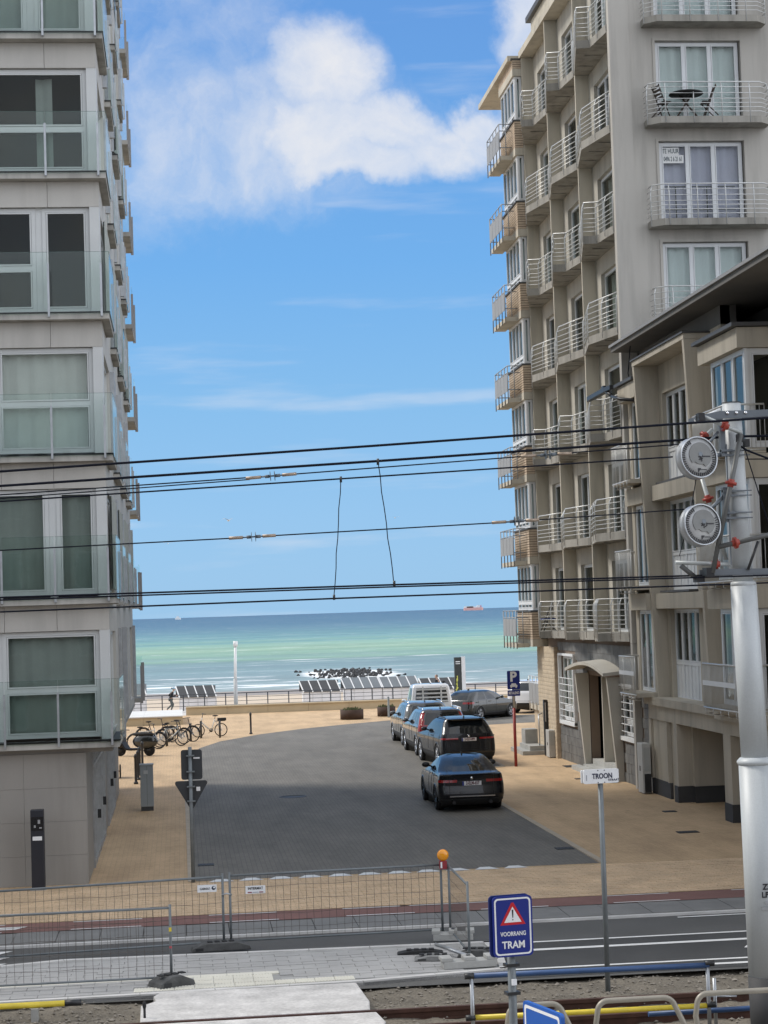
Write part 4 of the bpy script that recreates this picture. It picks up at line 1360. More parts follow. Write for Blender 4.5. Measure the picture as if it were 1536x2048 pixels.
# sea end: projecting glazed bay with brick parapets, and small panelled balconies beyond
for k in range(8):
    z = 4.35 + 3.08 * k - .35 if k < 7 else 25.5
    t_ = z + (.27 if k else .27)
    MB().box(13.07, 14.6, 70.62, 73.75, z, t_).build('bay_band', stucco_y, TW)
    hb = 1.02 if k < 7 else .34
    bb = MB().box(13.10, 14.6, 70.65, 73.72, t_, t_ + hb).build('bay_parapet', brick_j, TW)
    n = 11 if k < 7 else 4
    c = MB()
    for j in range(n):
        za = t_ + hb * j / n + .012; zb = t_ + hb * (j + 1) / n - .012
        c.box(13.075, 13.099, 70.63, 73.74, za, zb).box(13.10, 13.398, 70.625, 70.649, za, zb)
    c.build('brick_course', brick_t if k % 1 == 0 else brick_p, bb, kind='stuff')
    MB().box(13.03, 14.6, 70.60, 73.78, t_ + hb + .001, t_ + hb + .06).build('coping', slate_d, TW)
    if k < 7:
        zw = t_ + hb + .07
        hw = 4.35 + 3.08 * (k + 1) - .35 - zw if k < 6 else 25.5 - zw
        window(TW, (13.14, 73.70, zw), 'x', 2.95, hw - .005, (1, 1, 1, 1), .28, .075, white, glass_s, curt_b, 70 + k)
        window(TW, (13.16, 70.70, zw), 'y', .24, hw - .005, (1,), None, .05, white, glass_s, None)
        MB().box(13.42, 14.6, 70.66, 70.9, zw, zw + hw).box(13.30, 14.6, 73.70, 73.78, zw, zw + hw).build('bay_wall', stucco, TW)
    # panelled balcony on the street side of the bay
    if k < 7:
        zs = 4.35 + 3.08 * k - .38
        s = MB().box(12.62, 13.068, 71.25, 74.05, zs, zs + .16).build('balcony', stucco_y, TW)
        r_ = MB()
        for zz in (.38, 1.02, 1.28): r_.tube([(13.06, 71.3, zs + zz + .1), (12.60, 71.3, zs + zz + .1), (12.60, 74.1, zs + zz + .1), (13.3, 74.1, zs + zz + .1)], .020, 5)
        for yy in (71.3, 72.0, 72.7, 73.4, 74.1): r_.tube([(12.60, yy, zs - .05), (12.60, yy, zs + 1.38)], .022, 5)
        r_.tube([(12.85, 71.3, zs + .1), (12.85, 71.3, zs + 1.38)], .018, 5)
        rr = r_.build('railing', M('grey blue railing', (.30, .32, .34), .45, .2), s)
        for i in range(4):
            MB().box(12.575, 12.590, 71.33 + .70 * i, 71.99 + .70 * i, zs + .42, zs + 1.08).build('panel', rail_g, s)
MB().box(12.92, 30, 70.73, 77.8, 26.10, 26.30).build('bay_roof', stucco_y, TW)
MB().box(13.2, 30, 70.73, 74.5, 25.95, 26.095).build('bay_roof_soffit', stucco_y, TW)
MB().box(14.62, 30, 70.8, 74, 0, 25.9).build('sea_wing', stucco_y, TW)
# lowest balcony near the ground, steps
s = MB().box(14.16, 16, 74.4, 77.6, 1.36, 1.56).build('balcony', stucco_y, TW)
r_ = MB()
for zz in (1.72, 2.42, 2.70): r_.tube([(16, 74.45, zz), (14.14, 74.45, zz), (14.14, 77.5, zz)], .022, 5)
for yy in (74.45, 75.2, 76.0, 76.8, 77.5): r_.tube([(14.14, yy, 1.30), (14.14, yy, 2.70)], .022, 5)
for xx in (14.6, 15.2): r_.tube([(xx, 74.45, 1.4), (xx, 74.45, 2.7)], .02, 5)
r_.build('railing', rail_w, s)
for i in range(4): MB().box(14.115, 14.13, 74.48 + .76 * i, 75.2 + .76 * i, 1.66, 2.40).build('panel', rail_g, s)
MB().box(14.3, 16, 74.6, 77.4, 0, 1.34).build('terrace_base', brick_p, TW)
MB().tube([(13.85, 73.4, .0), (13.85, 73.4, 4.0)], .06, 8).build('column', white, TW)
MB().box(14.62, 30, 70.8, 77.0, 0, .3).build('sea_wing_base', stucco_y, TW)
st = thing('stone_steps', 'grey stone steps with a low block beside the tower entrance', 'steps', (13.1, 72, 0))
MB().box(12.55, 13.43, 70.6, 73.2, 0, .15).build('step', concrete, st)
MB().box(12.85, 13.43, 70.75, 72.9, .15, .32).build('step', concrete, st)
MB().box(12.95, 13.43, 72.2, 73.0, .32, .85).build('low_block', concrete, st)
MB().tube([(13.25, 70.9, .3), (13.25, 70.9, 1.25), (13.28, 71.1, 1.45), (13.43, 71.2, 1.5)], .025, 6).build('handrail', galv, st)
# ground floor windows with bars
for (ya, yb, za, zb) in gholes[:2]:
    fr_ = MB()
    fr_.box(13.50, 13.62, ya - .06, ya, za - .08, zb + .08).box(13.50, 13.62, yb, yb + .06, za - .08, zb + .08).box(13.49, 13.62, ya - .06, yb + .06, za - .12, za).box(13.50, 13.62, ya, yb, zb, zb + .08)
    fr_.build('window_surround', white, TW)
    o = window(TW, (13.68, yb, za + .002), 'x', yb - ya, zb - za - .004, (1, 1, 1), .45, .07, white, glass_w, curt_l if ya > 60 else None, 5)
    b_ = MB()
    n = 7
    for i in range(n): 
        zz = za + .16 + (min(zb - za, 1.55) - .2) * i / (n - 1)
        b_.tube([(13.53, ya, zz), (13.53, yb, zz)], .016, 5)
    for yy in (ya + .6, yb - .6): b_.tube([(13.53, yy, za), (13.53, yy, za + min(zb - za, 1.5))], .012, 5)
    b_.build('window_bars', white, TW)
# concrete entrance porch: two leaning fins under a curved canopy
PR = MB()
def lean(y0):
    m = MB()
    n0 = len(m.v)
    # front edge leans out towards the top
    a = [(13.40, .0), (13.59, .0), (13.59, 3.22), (13.14, 3.22)]
    for yy in (y0 - .08, y0 + .08): m.v += [(x, yy, z) for x, z in a]
    m.f += [(0, 1, 2, 3), (7, 6, 5, 4), (1, 0, 4, 5), (2, 1, 5, 6), (3, 2, 6, 7), (0, 3, 7, 4)]
    return m
pc = M('pale porch concrete', (.43, .41, .36), .85, var=.14, scale=1.2, streak=.4, bump=.15)
lean(58.75).build('porch_fin', pc, TW); lean(63.5).build('porch_fin', pc, TW)
m = MB(); K = 14; base = 0
for i in range(K + 1):
    t = i / K; y = 58.45 + 5.9 * t
    zt = 3.24 + .36 * math.sin(math.pi * min(1, t * .93 + .02)) * (1 - .25 * t)
    m.v += [(12.97, y, zt), (13.6, y, zt + .05), (13.6, y, zt + .16), (12.97, y, zt + .10)]
for i in range(K):
    b = 4 * i
    for q in range(4):
        j = (q + 1) % 4
        m.f.append((b + q, b + 4 + q, b + 4 + j, b + j))
m.f += [(0, 1, 2, 3), (4 * K + 3, 4 * K + 2, 4 * K + 1, 4 * K)]
m.build('canopy', pc, TW)
MB().box(14.05, 14.2, 58.8, 63.5, .2, 3.2).build('porch_back', pc, TW)
MB().box(13.63, 14.05, 61.6, 61.7, .2, 3.2).build('porch_side', pc, TW)
d_ = MB().box(13.98, 14.04, 59.2, 59.3, .4, 2.75).box(13.98, 14.04, 60.7, 60.8, .4, 2.75).box(13.98, 14.04, 59.3, 60.7, 2.65, 2.75).box(13.98, 14.04, 59.3, 60.7, .4, .5).build('entrance_door', white, TW)
MB().quad((14.02, 60.7, .5), (14.02, 59.3, .5), (14.02, 59.3, 2.65), (14.02, 60.7, 2.65)).build('pane', glass_s, d_)
MB().box(13.30, 14.04, 58.84, 63.4, 0, .2).build('doorstep', concrete, TW)
MB().box(13.6, 14.04, 58.9, 63.3, .2, .38).build('doorstep', concrete, TW)
MB().box(13.02, 13.295, 58.4, 64.0, .0, .14).build('doorstep', concrete, TW)

# ---------------------------------------------------------------- right front: low building with slanted frames
LO = thing('corner_building', 'low brownish house with slanted concrete frames beside the grey mast', 'building', (13.6, 48, 0))
ZL = [2.82, 5.89, 8.96]
MB().box(14.9, 32, 30, 56.1, 0, 12.8).build('rooms', dark_room, LO)
# ground floor: beam, piers, driveway
MB().box(13.50, 14.9, 30, 54.93, 2.16, 2.58).build('beam', stucco_lo, LO)
MB().box(13.38, 14.9, 30, 54.95, 2.585, 2.80).build('beam_band', stucco_lo, LO)
for (ya, yb, xx) in ((52.87, 54.93, 13.56), (51.82, 52.2, 13.50), (46.62, 47.28, 13.50), (39.0, 45.5, 13.9)):
    MB().box(xx, 14.9, ya, yb, .45, 2.158).build('pier', stucco_lo, LO)
    MB().box(xx - .02, 14.9, ya - .01, yb + .01, 0, .45).build('plinth', plinth, LO)
MB().box(13.495, 13.558, 54.70, 54.93, 0.455, 2.155).box(13.495, 13.558, 52.875, 52.92, .455, 2.155).build('pier_edge', stucco_lo, LO)
MB().box(13.62, 13.68, 52.22, 52.86, .0, 2.15).build('side_door', stucco_lo, LO)
MB().box(13.57, 13.61, 52.3, 52.36, .95, 1.0).box(13.55, 13.58, 52.3, 52.42, .97, .99).build('door_handle', black, LO)
MB().box(14.9, 22, 51.6, 51.8, .45, 2.16).box(13.9, 14.899, 51.6, 51.81, .45, 2.155).build('driveway_wall', stucco_lo, LO)
MB().box(13.9, 22, 51.57, 51.6, 0, .448).build('plinth', plinth, LO)
MB().box(18.0, 18.2, 46, 51.5, 0, 2.16).build('garage_door', M('brown garage door', (.07, .055, .045), .7), LO)
# storeys: middle frame, side bays
for k in range(3):
    z = ZL[k]
    zt = z + 3.07
    hh = [(50.45, 53.45, z - .06, z + 2.48)]
    wallgrid(MB(), 'x', 13.88, .25, 47.3, 55.9, z - .02 if k == 0 else z - .6, zt - .6 if k < 2 else 12.98, hh).build('wall', stucco_lo, LO)
    window(LO, (14.0, 53.45, z - .058), 'x', 3.0, 2.53, (1, 1, 1, 1), None, .07, offwhite, glass_w if k != 1 else glass_s, [None, curt_b, None][k], 90 + k, panel=1.02 if k < 2 else .9)
    MB().box(13.62, 13.999, 50.4, 53.5, z - .12, z - .062).build('window_sill', slate_d, LO)
    if k < 2: MB().box(13.55, 13.879, 48.6, 53.8, z + 2.50, z + 3.07 - .14).build('spandrel', stucco_lo, LO)
    # balcony at the tower side (L1) and at the near side (R)
    for (ya, yb) in ((53.98, 55.95), (43.9, 46.85)):
        s = MB().box(12.98, 13.86, ya, yb, z - .02, z + .10).build('balcony', stucco_lo, LO)
        r_ = MB()
        pts = [(13.85, yb), (12.93, yb), (12.93, ya), (13.85, ya)]
        for zz, rr in ((1.13, .024), (.05, .022)):
            if ya > 50: r_.tube([(13.85, yb, z + zz), (12.93, yb, z + zz), (12.93, ya, z + zz)], rr, 5)
            else: r_.tube([(12.93, yb, z + zz), (12.93, ya, z + zz), (13.85, ya, z + zz)], rr, 5)
        n = int((yb - ya) / .105)
        for i in range(n + 1): r_.tube([(12.93, ya + (yb - ya) * i / n, z + .05), (12.93, ya + (yb - ya) * i / n, z + 1.13)], .008, 4)
        for i in range(9):
            x = 12.93 + .92 * i / 8
            yy = yb if ya > 50 else ya
            r_.tube([(x, yy, z + .05), (x, yy, z + 1.13)], .008, 4)
        for i in range(5):
            y = ya + .15 + (yb - ya - .3) * i / 4
            r_.tube([(12.93, y, z + .05), (12.93, y, z - .10), (13.1, y, z - .10)], .014, 4)
        rr = r_.build('railing', rail_w, s)
        if k == 0: MB().box(12.900, 12.914, ya + .1, yb - .05, z + .60, z + .72).build('rail_plate', white, s)
    # L1 window and wall end
    window(LO, (13.56, 55.75, z + .11), 'x', 1.45, 2.35, (1, 1), None, .07, white, glass_s, None)
    MB().box(13.52, 14.2, 55.76, 56.1, z, zt - .01).box(13.58, 14.2, 53.9, 54.28, z, zt - .01).build('bay_side', stucco_lo, LO)
    MB().box(13.20 if k == 2 else 13.32, 14.2, 53.97, 56.05, z + 2.47, z + 2.95).build('bay_band', stucco_lo, LO)
    # R bay: canted glazed bay with a face turned to the crossing
    window(LO, (13.42, 46.75, z + .11), 'x', 2.85, 2.35, (1, 1, 1), None, .09, offwhite, glass_s, None, 3, panel=.0 or None)
    window(LO, (13.5, 43.95, z + .11), 'y', .95, 2.35, (1,), None, .12, offwhite, glass_w, None, 3)
    MB().box(13.58, 14.3, 46.76, 47.3, z, zt - .05).box(14.46, 16.5, 43.9, 44.2, z - .3, zt).build('bay_side', stucco_lo, LO)
    MB().box(13.24, 14.46, 43.85, 47.28, z + 2.47, z + 2.95).build('bay_band', stucco_lo, LO)
    MB().box(13.3, 14.9, 43.9, 47.3, z - .28, z - .03).build('bay_floor', stucco_lo, LO)
    MB().box(14.2, 14.9, 43.95, 56, z + 2.6, z + 3.0).build('floor_slab', dark_room, LO)
    window(LO, (14.7, 43.7, z + .1), 'y', 1.5, 2.4, (1, 1), None, .1, offwhite, glass_w, None)
MB().box(13.10, 14.5, 43.75, 47.35, 11.93, 12.02).box(13.12, 14.0, 53.97, 56.3, 11.93, 12.02).build('bay_cornice', slate_d, LO)
MB().box(14.46, 32, 30, 43.9, 2.8, 13).build('near_wall', stucco_lo, LO)
# slanted fins of the middle frame and its head
for y in (53.90, 48.42):
    m = MB()
    a = [(13.56, 2.60), (13.879, 2.60), (13.879, 12.28), (13.18, 12.28)]
    m.v += [(x, y - .09, z) for x, z in a] + [(x, y + .09, z) for x, z in a]
    m.f += [(0, 1, 2, 3), (7, 6, 5, 4), (1, 0, 4, 5), (2, 1, 5, 6), (3, 2, 6, 7), (0, 3, 7, 4)]
    m.build('frame_fin', stucco_lo, LO)
MB().box(13.17, 13.878, 48.32, 54.0, 12.285, 12.43).build('frame_head', stucco_lo, LO)
MB().box(13.13, 13.95, 48.28, 54.05, 12.433, 12.48).build('frame_cap', slate_d, LO)
MB().box(13.878, 14.3, 47.3, 56.1, 12.5, 13.0).build('attic_wall', soffit_m, LO)
MB().box(13.06, 32, 29, 56.08, 12.985, 13.12).build('eaves_soffit', soffit_m, LO)
MB().box(13.00, 32, 28.9, 56.10, 13.122, 13.20).build('roof_edge', M('pale roof edge', (.26, .26, .255), .6), LO)
MB().box(13.10, 32, 29, 56.0, 13.202, 13.22).build('roof', slate_d, LO)

# ---------------------------------------------------------------- unseen house across the tracks, added for reflections in glass and car paint
OP = thing('brick_house', 'dark brick house across the tracks, out of view, added for its reflections', 'house', (0, -3, 0))
obr = M('dark red brown brick', (.16, .10, .075), .9, var=.2, scale=2)
oh = [(-22 + 4.4 * i, -22 + 4.4 * i + 2.2, .9 + 3 * j, 2.5 + 3 * j) for i in range(10) for j in range(4)]
wallgrid(MB(), 'y', -3.2, .3, -24, 24, 0, 12.5, oh).build('wall', obr, OP)
MB().box(-24, 24, -12, -3.7, 0, 12.4).build('rooms', dark_room, OP)
MB().box(-24.3, 24.3, -12.2, -2.7, 12.51, 12.8).build('roof', slate_d, OP)
for (xa, xb, za, zb) in oh:
    MB().box(xa, xb, -3.1, -3.0, za, za + .08).box(xa, xb, -3.1, -3.0, zb - .08, zb).box(xa, xa + .08, -3.1, -3.0, za + .08, zb - .08).box(xb - .08, xb, -3.1, -3.0, za + .08, zb - .08).box((xa + xb) / 2 - .04, (xa + xb) / 2 + .04, -3.1, -3.0, za + .08, zb - .08).build('window', white, OP)

# ================================================================ VEHICLES
def lerp_keys(keys, z):
    for a, b in zip(keys, keys[1:]):
        if a[0] <= z <= b[0]:
            t = (z - a[0]) / max(1e-6, b[0] - a[0])
            return [a[i] + (b[i] - a[i]) * t for i in range(len(a))]
    return list(keys[-1] if z > keys[-1][0] else keys[0])


WHEELS = {}


def wheel_meshes(rad, wid, style):
    k = (rad, wid, style)
    if k in WHEELS: return WHEELS[k]
    t = MB().lathe([(rad * .70, -wid / 2), (rad * .93, -wid / 2), (rad, -wid * .36), (rad, wid * .36), (rad * .93, wid / 2), (rad * .70, wid / 2), (rad * .70, -wid / 2)], axis='x', n=28)
    r_ = MB().lathe([(rad * .71, -wid * .30), (rad * .71, wid * .46), (rad * .66, wid * .47), (rad * .63, wid * .2), (rad * .60, -wid * .2)], axis='x', n=28)
    r_.lathe([(0.0001, wid * .42), (rad * .14, wid * .40), (rad * .15, wid * .2)], axis='x', n=12)
    n = 5
    for i in range(n):
        for d in (-.13, .13):
            a = 2 * math.pi * i / n
            b = a + d * 1.5
            p = (wid * .36, rad * .10 * math.cos(a + d), rad * .10 * math.sin(a + d))
            q = (wid * .42, rad * .66 * math.cos(b), rad * .66 * math.sin(b))
            r_.tube([p, q], rad * .05, 5)
    dk = MB().lathe([(0.0001, wid * .10), (rad * .64, wid * .10), (rad * .64, 0)], axis='x', n=20)
    WHEELS[k] = (t.mesh('wheel', tyre_m), r_.mesh('rim', rim_k if style == 'k' else rim_m), dk.mesh('brake_disc', plastic_k))
    return WHEELS[k]


def car(name, label, cat, loc, rz, keys, paint, axles, wr, rr=.28, rf=.45, br=.10, bf=.22, zg=(1.0, 1.38), side=((.10, .44), (.47, .80)), rim='m',
        tails=(.86, 1.0, .45), tail_full=False, low=.42, plate=None, plate_z=.72, rear_glass=True, group=None, rails=False, extra=None, tail_h=None, hd=(.60, .74)):
    T = thing(name, label, cat, loc, rz, group)
    zs = []
    for a, b in zip(keys, keys[1:]):
        n = max(1, int((b[0] - a[0]) / .032) + (2 if abs(b[2] - a[2]) > .4 else 0))
        zs += [a[0] + (b[0] - a[0]) * i / n for i in range(n)]
    zs.append(keys[-1][0])
    nR, nC, nS = 22, 6, 64
    rings, tags = [], None
    for z in zs:
        _, yr, yf, w = lerp_keys(keys, z)
        a_r = min(rr, w * .6, (yf - yr) * .3); a_f = min(rf, w * .7, (yf - yr) * .4)
        ring, tg = [], []
        def rear_y(x): return yr + br * (x / w) ** 2
        def front_y(x): return yf - bf * (x / w) ** 2
        for i in range(nR):
            x = -(w - a_r) + 2 * (w - a_r) * i / (nR - 1); ring.append((x, rear_y(x))); tg.append(('R', x / w))
        y0 = rear_y(w - a_r)
        for i in range(1, nC):
            t = math.pi / 2 * i / nC; ring.append((w - a_r + a_r * math.sin(t), y0 + a_r * (1 - math.cos(t)))); tg.append(('CR', 1))
        ya, yb = y0 + a_r, front_y(w - a_f) - a_f
        for i in range(nS):
            f = i / (nS - 1); bow = 1 + .018 * math.sin(math.pi * f) - .018
            ring.append((w * (bow + .018 * 0), ya + (yb - ya) * f)); tg.append(('S', f))
        for i in range(1, nC):
            t = math.pi / 2 * i / nC; ring.append((w - a_f + a_f * math.cos(t), yb + a_f * math.sin(t))); tg.append(('CF', 1))
        for i in range(nR):
            x = (w - a_f) - 2 * (w - a_f) * i / (nR - 1); ring.append((x, front_y(x))); tg.append(('F', x / w))
        for i in range(1, nC):
            t = math.pi / 2 * i / nC; ring.append((-(w - a_f) - a_f * math.sin(t), yb + a_f * math.cos(t))); tg.append(('CF', -1))
        for i in range(nS):
            f = 1 - i / (nS - 1); bow = 1 + .018 * math.sin(math.pi * f) - .018
            ring.append((-w * bow, ya + (yb - ya) * f)); tg.append(('S', f))
        for i in range(1, nC):
            t = math.pi / 2 * i / nC; ring.append((-(w - a_r) - a_r * math.cos(t), y0 + a_r * (1 - math.sin(t)))); tg.append(('CR', -1))
        rings.append([(x, y, z) for x, y in ring]); tags = tg
    N = len(tags)
    V = [v for r_ in rings for v in r_]
    arch = wr * 1.13
    dead = set()
    for i, (x, y, z) in enumerate(V):
        for ay in axles:
            d = math.hypot(y - ay, z - wr)
            if d < arch and abs(x) > .45:
                dead.add(i)
                s = arch / max(d, 1e-4)
                V[i] = (x, ay + (y - ay) * s, wr + (z - wr) * s)
    groups = {}
    def put_face(g, f): groups.setdefault(g, []).append(f)
    zmax = keys[-1][0]
    for j in range(len(zs) - 1):
        zm = (zs[j] + zs[j + 1]) / 2
        for i in range(N):
            k = (i + 1) % N
            f = (j * N + i, j * N + k, (j + 1) * N + k, (j + 1) * N + i)
            if all(q in dead for q in f): continue
            tg, val = tags[i]; tg2, val2 = tags[k]
            g = 'body'
            vx = sum(V[q][0] for q in f) / 4; vy = sum(V[q][1] for q in f) / 4
            ww = lerp_keys(keys, zm)[3]
            if zm < low: g = 'bumper_trim'
            if zg[0] < zm < zg[1]:
                if tg == 'R' and tg2 == 'R' and abs(val) < .80 and abs(val2) < .80 and rear_glass: g = 'rear_window'
                elif tg == 'F' and tg2 == 'F' and abs(val) < .80: g = 'windscreen'
                elif tg == 'S' and tg2 == 'S':
                    fm = (val + val2) / 2
                    for n_, (a, b) in enumerate(side):
                        # windows lean: rear edge of the last one and front edge follow the roof line
                        if a < fm < b: g = f'side_window|{"L" if vx < 0 else "R"}{n_}'
            if tg in ('R', 'CR') and g == 'body' and tails and tails[0] < zm < tails[1]:
                if abs(vx) / ww > tails[2] or tail_full: g = 'tail_lamp|' + ('L' if vx < 0 else 'R')
            if tail_h and tg in ('R', 'CR') and g == 'body' and tail_h[0] < zm < tail_h[1] and abs(vx) / ww > tail_h[2]: g = 'tail_lamp|' + ('L' if vx < 0 else 'R')
            if tg in ('F', 'CF') and g == 'body' and hd[0] < zm < hd[1] and abs(vx) / ww > .55: g = 'headlamp|' + ('L' if vx < 0 else 'R')
            put_face(g, f)
    put_face('body', tuple((len(zs) - 1) * N + i for i in range(N)))
    put_face('bumper_trim', tuple(reversed(range(N))))
    for g, fs in groups.items():
        nm = g.split('|')[0]
        used = sorted({q for f in fs for q in f}); ix = {q: n for n, q in enumerate(used)}
        me = bpy.data.meshes.new(nm)
        me.from_pydata([V[q] for q in used], [], [tuple(ix[q] for q in f) for f in fs])
        me.materials.append({'body': paint, 'bumper_trim': plastic_k, 'rear_window': car_glass, 'windscreen': car_glass, 'side_window': car_glass, 'tail_lamp': tail_m, 'headlamp': M('clear headlamp', (.5, .52, .55), .1, coat=.8)}[nm])
        me.validate()
        o = bpy.data.objects.new(nm, me); col.objects.link(o); o.parent = T
        smooth(o, 38)
    # wheel wells, floor and wheels
    W_ = lerp_keys(keys, .6)[3]
    L0, L1 = keys[0][1], keys[0][2]
    u = MB().box(-W_ + .30, W_ - .30, L0 + .12, L1 - .12, .20, .34)
    for ay in axles: u.box(-W_ + .03, W_ - .03, ay - arch + .03, ay + arch - .03, wr + .05, wr + arch - .03)
    u.build('underbody', plastic_k, T, world=False)
    ar = MB()
    for ay in axles:
        for sx in (-1, 1):
            pts = []
            for q in range(15):
                a = math.pi * q / 14 * 1.12 - .19
                pts.append((sx * (W_ - .018), ay + (arch + .006) * math.cos(a), wr + (arch + .006) * math.sin(a)))
            ar.tube(pts, .020, 5)
    ar.build('arch_trim', paint if rim != 'k' else paint, T, world=False)
    t_, r_, d_ = wheel_meshes(wr, .235, rim)
    for ay in axles:
        for sx in (-1, 1):
            o = bpy.data.objects.new('wheel', t_); col.objects.link(o); o.parent = T
            o.location = (sx * (W_ - .13), ay, wr); o.rotation_euler = (0, 0, 0 if sx > 0 else math.pi)
            for nm, me in (('rim', r_), ('brake_disc', d_)):
                q = bpy.data.objects.new(nm, me); col.objects.link(q); q.parent = o
    # mirrors, door seams, handles, plate, aerial
    def at(z, f, sx):
        _, yr__, yf__, w__ = lerp_keys(keys, z)
        a_r = min(rr, w__ * .6, (yf__ - yr__) * .3); a_f = min(rf, w__ * .7, (yf__ - yr__) * .4)
        ya__ = yr__ + br * ((w__ - a_r) / w__) ** 2 + a_r; yb__ = yf__ - bf * ((w__ - a_f) / w__) ** 2 - a_f
        return (sx * w__ * (1 + .018 * math.sin(math.pi * f) - .018) + sx * .001, ya__ + (yb__ - ya__) * f, z)
    for sx in (-1, 1):
        for f0 in (side[0][0] + .02, (side[-2][1] + side[-1][0]) / 2, side[-1][1] + .005):
            y_at = at(zg[0], f0, sx)[1]
            pts_ = []
            for q in range(9):
                z = low + .06 + (zg[0] - low - .06) * q / 8
                _, yr__, yf__, w__ = lerp_keys(keys, z)
                p0, p1 = at(z, 0, sx), at(z, 1, sx)
                ff = (y_at - p0[1]) / (p1[1] - p0[1])
                if 0 < ff < 1 and all(math.hypot(y_at - ay, z - wr) > arch + .02 for ay in axles): pts_.append(at(z, ff, sx))
            if len(pts_) > 2: MB().tube(pts_, .0055, 4).build('door_seam', plastic_k, T, world=False)
    if tails:
        wv = lerp_keys(keys, .6)[3]; zb_ = low + .10
        def rear(x, z):
            _, yr__, _, w__ = lerp_keys(keys, z); return (x, yr__ + br * (x / w__) ** 2 - .001, z)
        xs_ = .66 * wv
        pts_ = [rear(-xs_, zb_ + (zg[0] - zb_) * (1 - q / 8)) for q in range(9)] + [rear(-xs_ + 2 * xs_ * q / 10, zb_) for q in range(1, 10)] + [rear(xs_, zb_ + (zg[0] - zb_) * q / 8) for q in range(9)]
        MB().tube(pts_, .0055, 4).build('boot_seam', plastic_k, T, world=False)
    zb = zg[0]
    for sx in (-1, 1):
        wv = lerp_keys(keys, zb)[3]
        ym = lerp_keys(keys, zb)[1] + (lerp_keys(keys, zb)[2] - lerp_keys(keys, zb)[1]) * (side[-1][1] + .01)
        MB().ball((sx * (wv + .13), ym, zb + .06), (.115, .075, .075), 10, 6).tube([(sx * (wv - .03), ym, zb + .01), (sx * (wv + .08), ym, zb + .04)], .025, 6).build('mirror', plastic_k if rim == 'k' else paint, T, world=False)
        yr_, yf_ = lerp_keys(keys, zb)[1], lerp_keys(keys, zb)[2]
        hd_ = MB()
        for (a, b) in side[:2]:
            yy = yr_ + (yf_ - yr_) * (a + .03)
            hd_.box(sx * (W_ + .0) - .012, sx * (W_ + .0) + .012, yy, yy + .2, zb - .13, zb - .10)
        hd_.build('door_handle', paint, T, world=False)
    yr_, yf_ = lerp_keys(keys, zmax - .02)[1], lerp_keys(keys, zmax - .02)[2]
    MB().prismy([(-.02, zmax - .005), (.02, zmax - .005), (.006, zmax + .055), (-.006, zmax + .055)], yr_ + .12, yr_ + .26).build('aerial_fin', plastic_k, T, world=False)
    if rails:
        rb_ = MB()
        wv = lerp_keys(keys, zmax - .05)[3]
        for sx in (-1, 1): rb_.tube([(sx * (wv - .02), yr_ + .1, zmax - .06), (sx * (wv - .02), yr_ + .25, zmax + .01), (sx * (wv - .02), yf_ - .35, zmax + .01), (sx * (wv - .02), yf_ - .15, zmax - .06)], .02, 6)
        rb_.build('roof_rail', chrome if rails == 'c' else plastic_k, T, world=False)
    if plate:
        yr_ = lerp_keys(keys, plate_z)[1]
        p_ = MB().box(-.26, .26, yr_ - .022, yr_ + .02, plate_z - .056, plate_z + .056).build('number_plate', plate_m, T, world=False)
        MB().box(-.262, -.215, yr_ - .0235, yr_ - .021, plate_z - .056, plate_z + .056).build('country_strip', blue_sign, p_, world=False)
        text(plate, .125, (.02, yr_ - .0245, plate_z + .002), plate_red, p_, name='plate_lettering', bold=.004, sx=.66, world=False)
    if extra: extra(T, keys)
    return T


def badge(z, y):
    def f(T, keys):
        MB().lathe([(.0001, -.012), (.038, -.012), (.042, 0)], c=(0, y, z), axis='y', n=14).build('badge', chrome, T, world=False)
    return f


sedan = [(.20, .16, 4.52, .80), (.30, .06, 4.62, .885), (.46, .0, 4.68, .91), (.58, .02, 4.69, .915), (.70, .05, 4.66, .915), (.80, .06, 4.55, .905), (.87, .07, 4.30, .895), (.93, .06, 3.95, .88), (.985, .05, 3.55, .865),
         (1.015, .09, 3.38, .85), (1.03, .42, 3.28, .835), (1.05, .60, 3.20, .82), (1.20, .98, 2.88, .745), (1.32, 1.32, 2.60, .665), (1.38, 1.56, 2.42, .61), (1.415, 1.80, 2.25, .54), (1.435, 2.0, 2.1, .40)]


def sedan_extra(T, keys):
    badge(.91, .045)(T, keys)
    MB().box(-.62, .62, -.012, .03, .42, .445).build('bumper_line', chrome, T, world=False)
    MB().box(-.80, .80, .035, .10, 1.000, 1.022).build('boot_lip', paint_k, T, world=False)
    MB().tube([(-.5, .0, .27), (-.5, .12, .27)], .05, 10).tube([(.5, .0, .27), (.5, .12, .27)], .05, 10).build('exhaust_pipe', plastic_k, T, world=False)


car('parked_car', 'black saloon car parked nearest, with a readable plate on its boot', 'car', (7.78, 51.75, 0.004), R(-.6), sedan, paint_k, (.98, 3.83), .335, zg=(1.06, 1.365), side=((.13, .40), (.44, .76)), rim='k',
    tails=(.79, .90, .42), low=.36, plate='2-ELM-657', plate_z=.775, extra=sedan_extra, rr=.26)

suv = [(.24, .14, 4.70, .86), (.36, .05, 4.82, .945), (.52, .0, 4.90, .975), (.70, .02, 4.92, .98), (.88, .04, 4.84, .975), (1.0, .05, 4.62, .965), (1.06, .06, 4.2, .95), (1.12, .08, 3.72, .93), (1.16, .10, 3.58, .915), (1.36, .28, 3.16, .85),
       (1.52, .46, 2.82, .785), (1.59, .52, 2.62, .74), (1.64, .50, 2.45, .68), (1.67, .62, 2.25, .60), (1.685, 1.0, 2.0, .45)]


def suv1_extra(T, keys):
    badge(1.075, .055)(T, keys)
    MB().box(-.66, .66, .36, .60, 1.635, 1.66).build('roof_spoiler', paint_k, T, world=False)


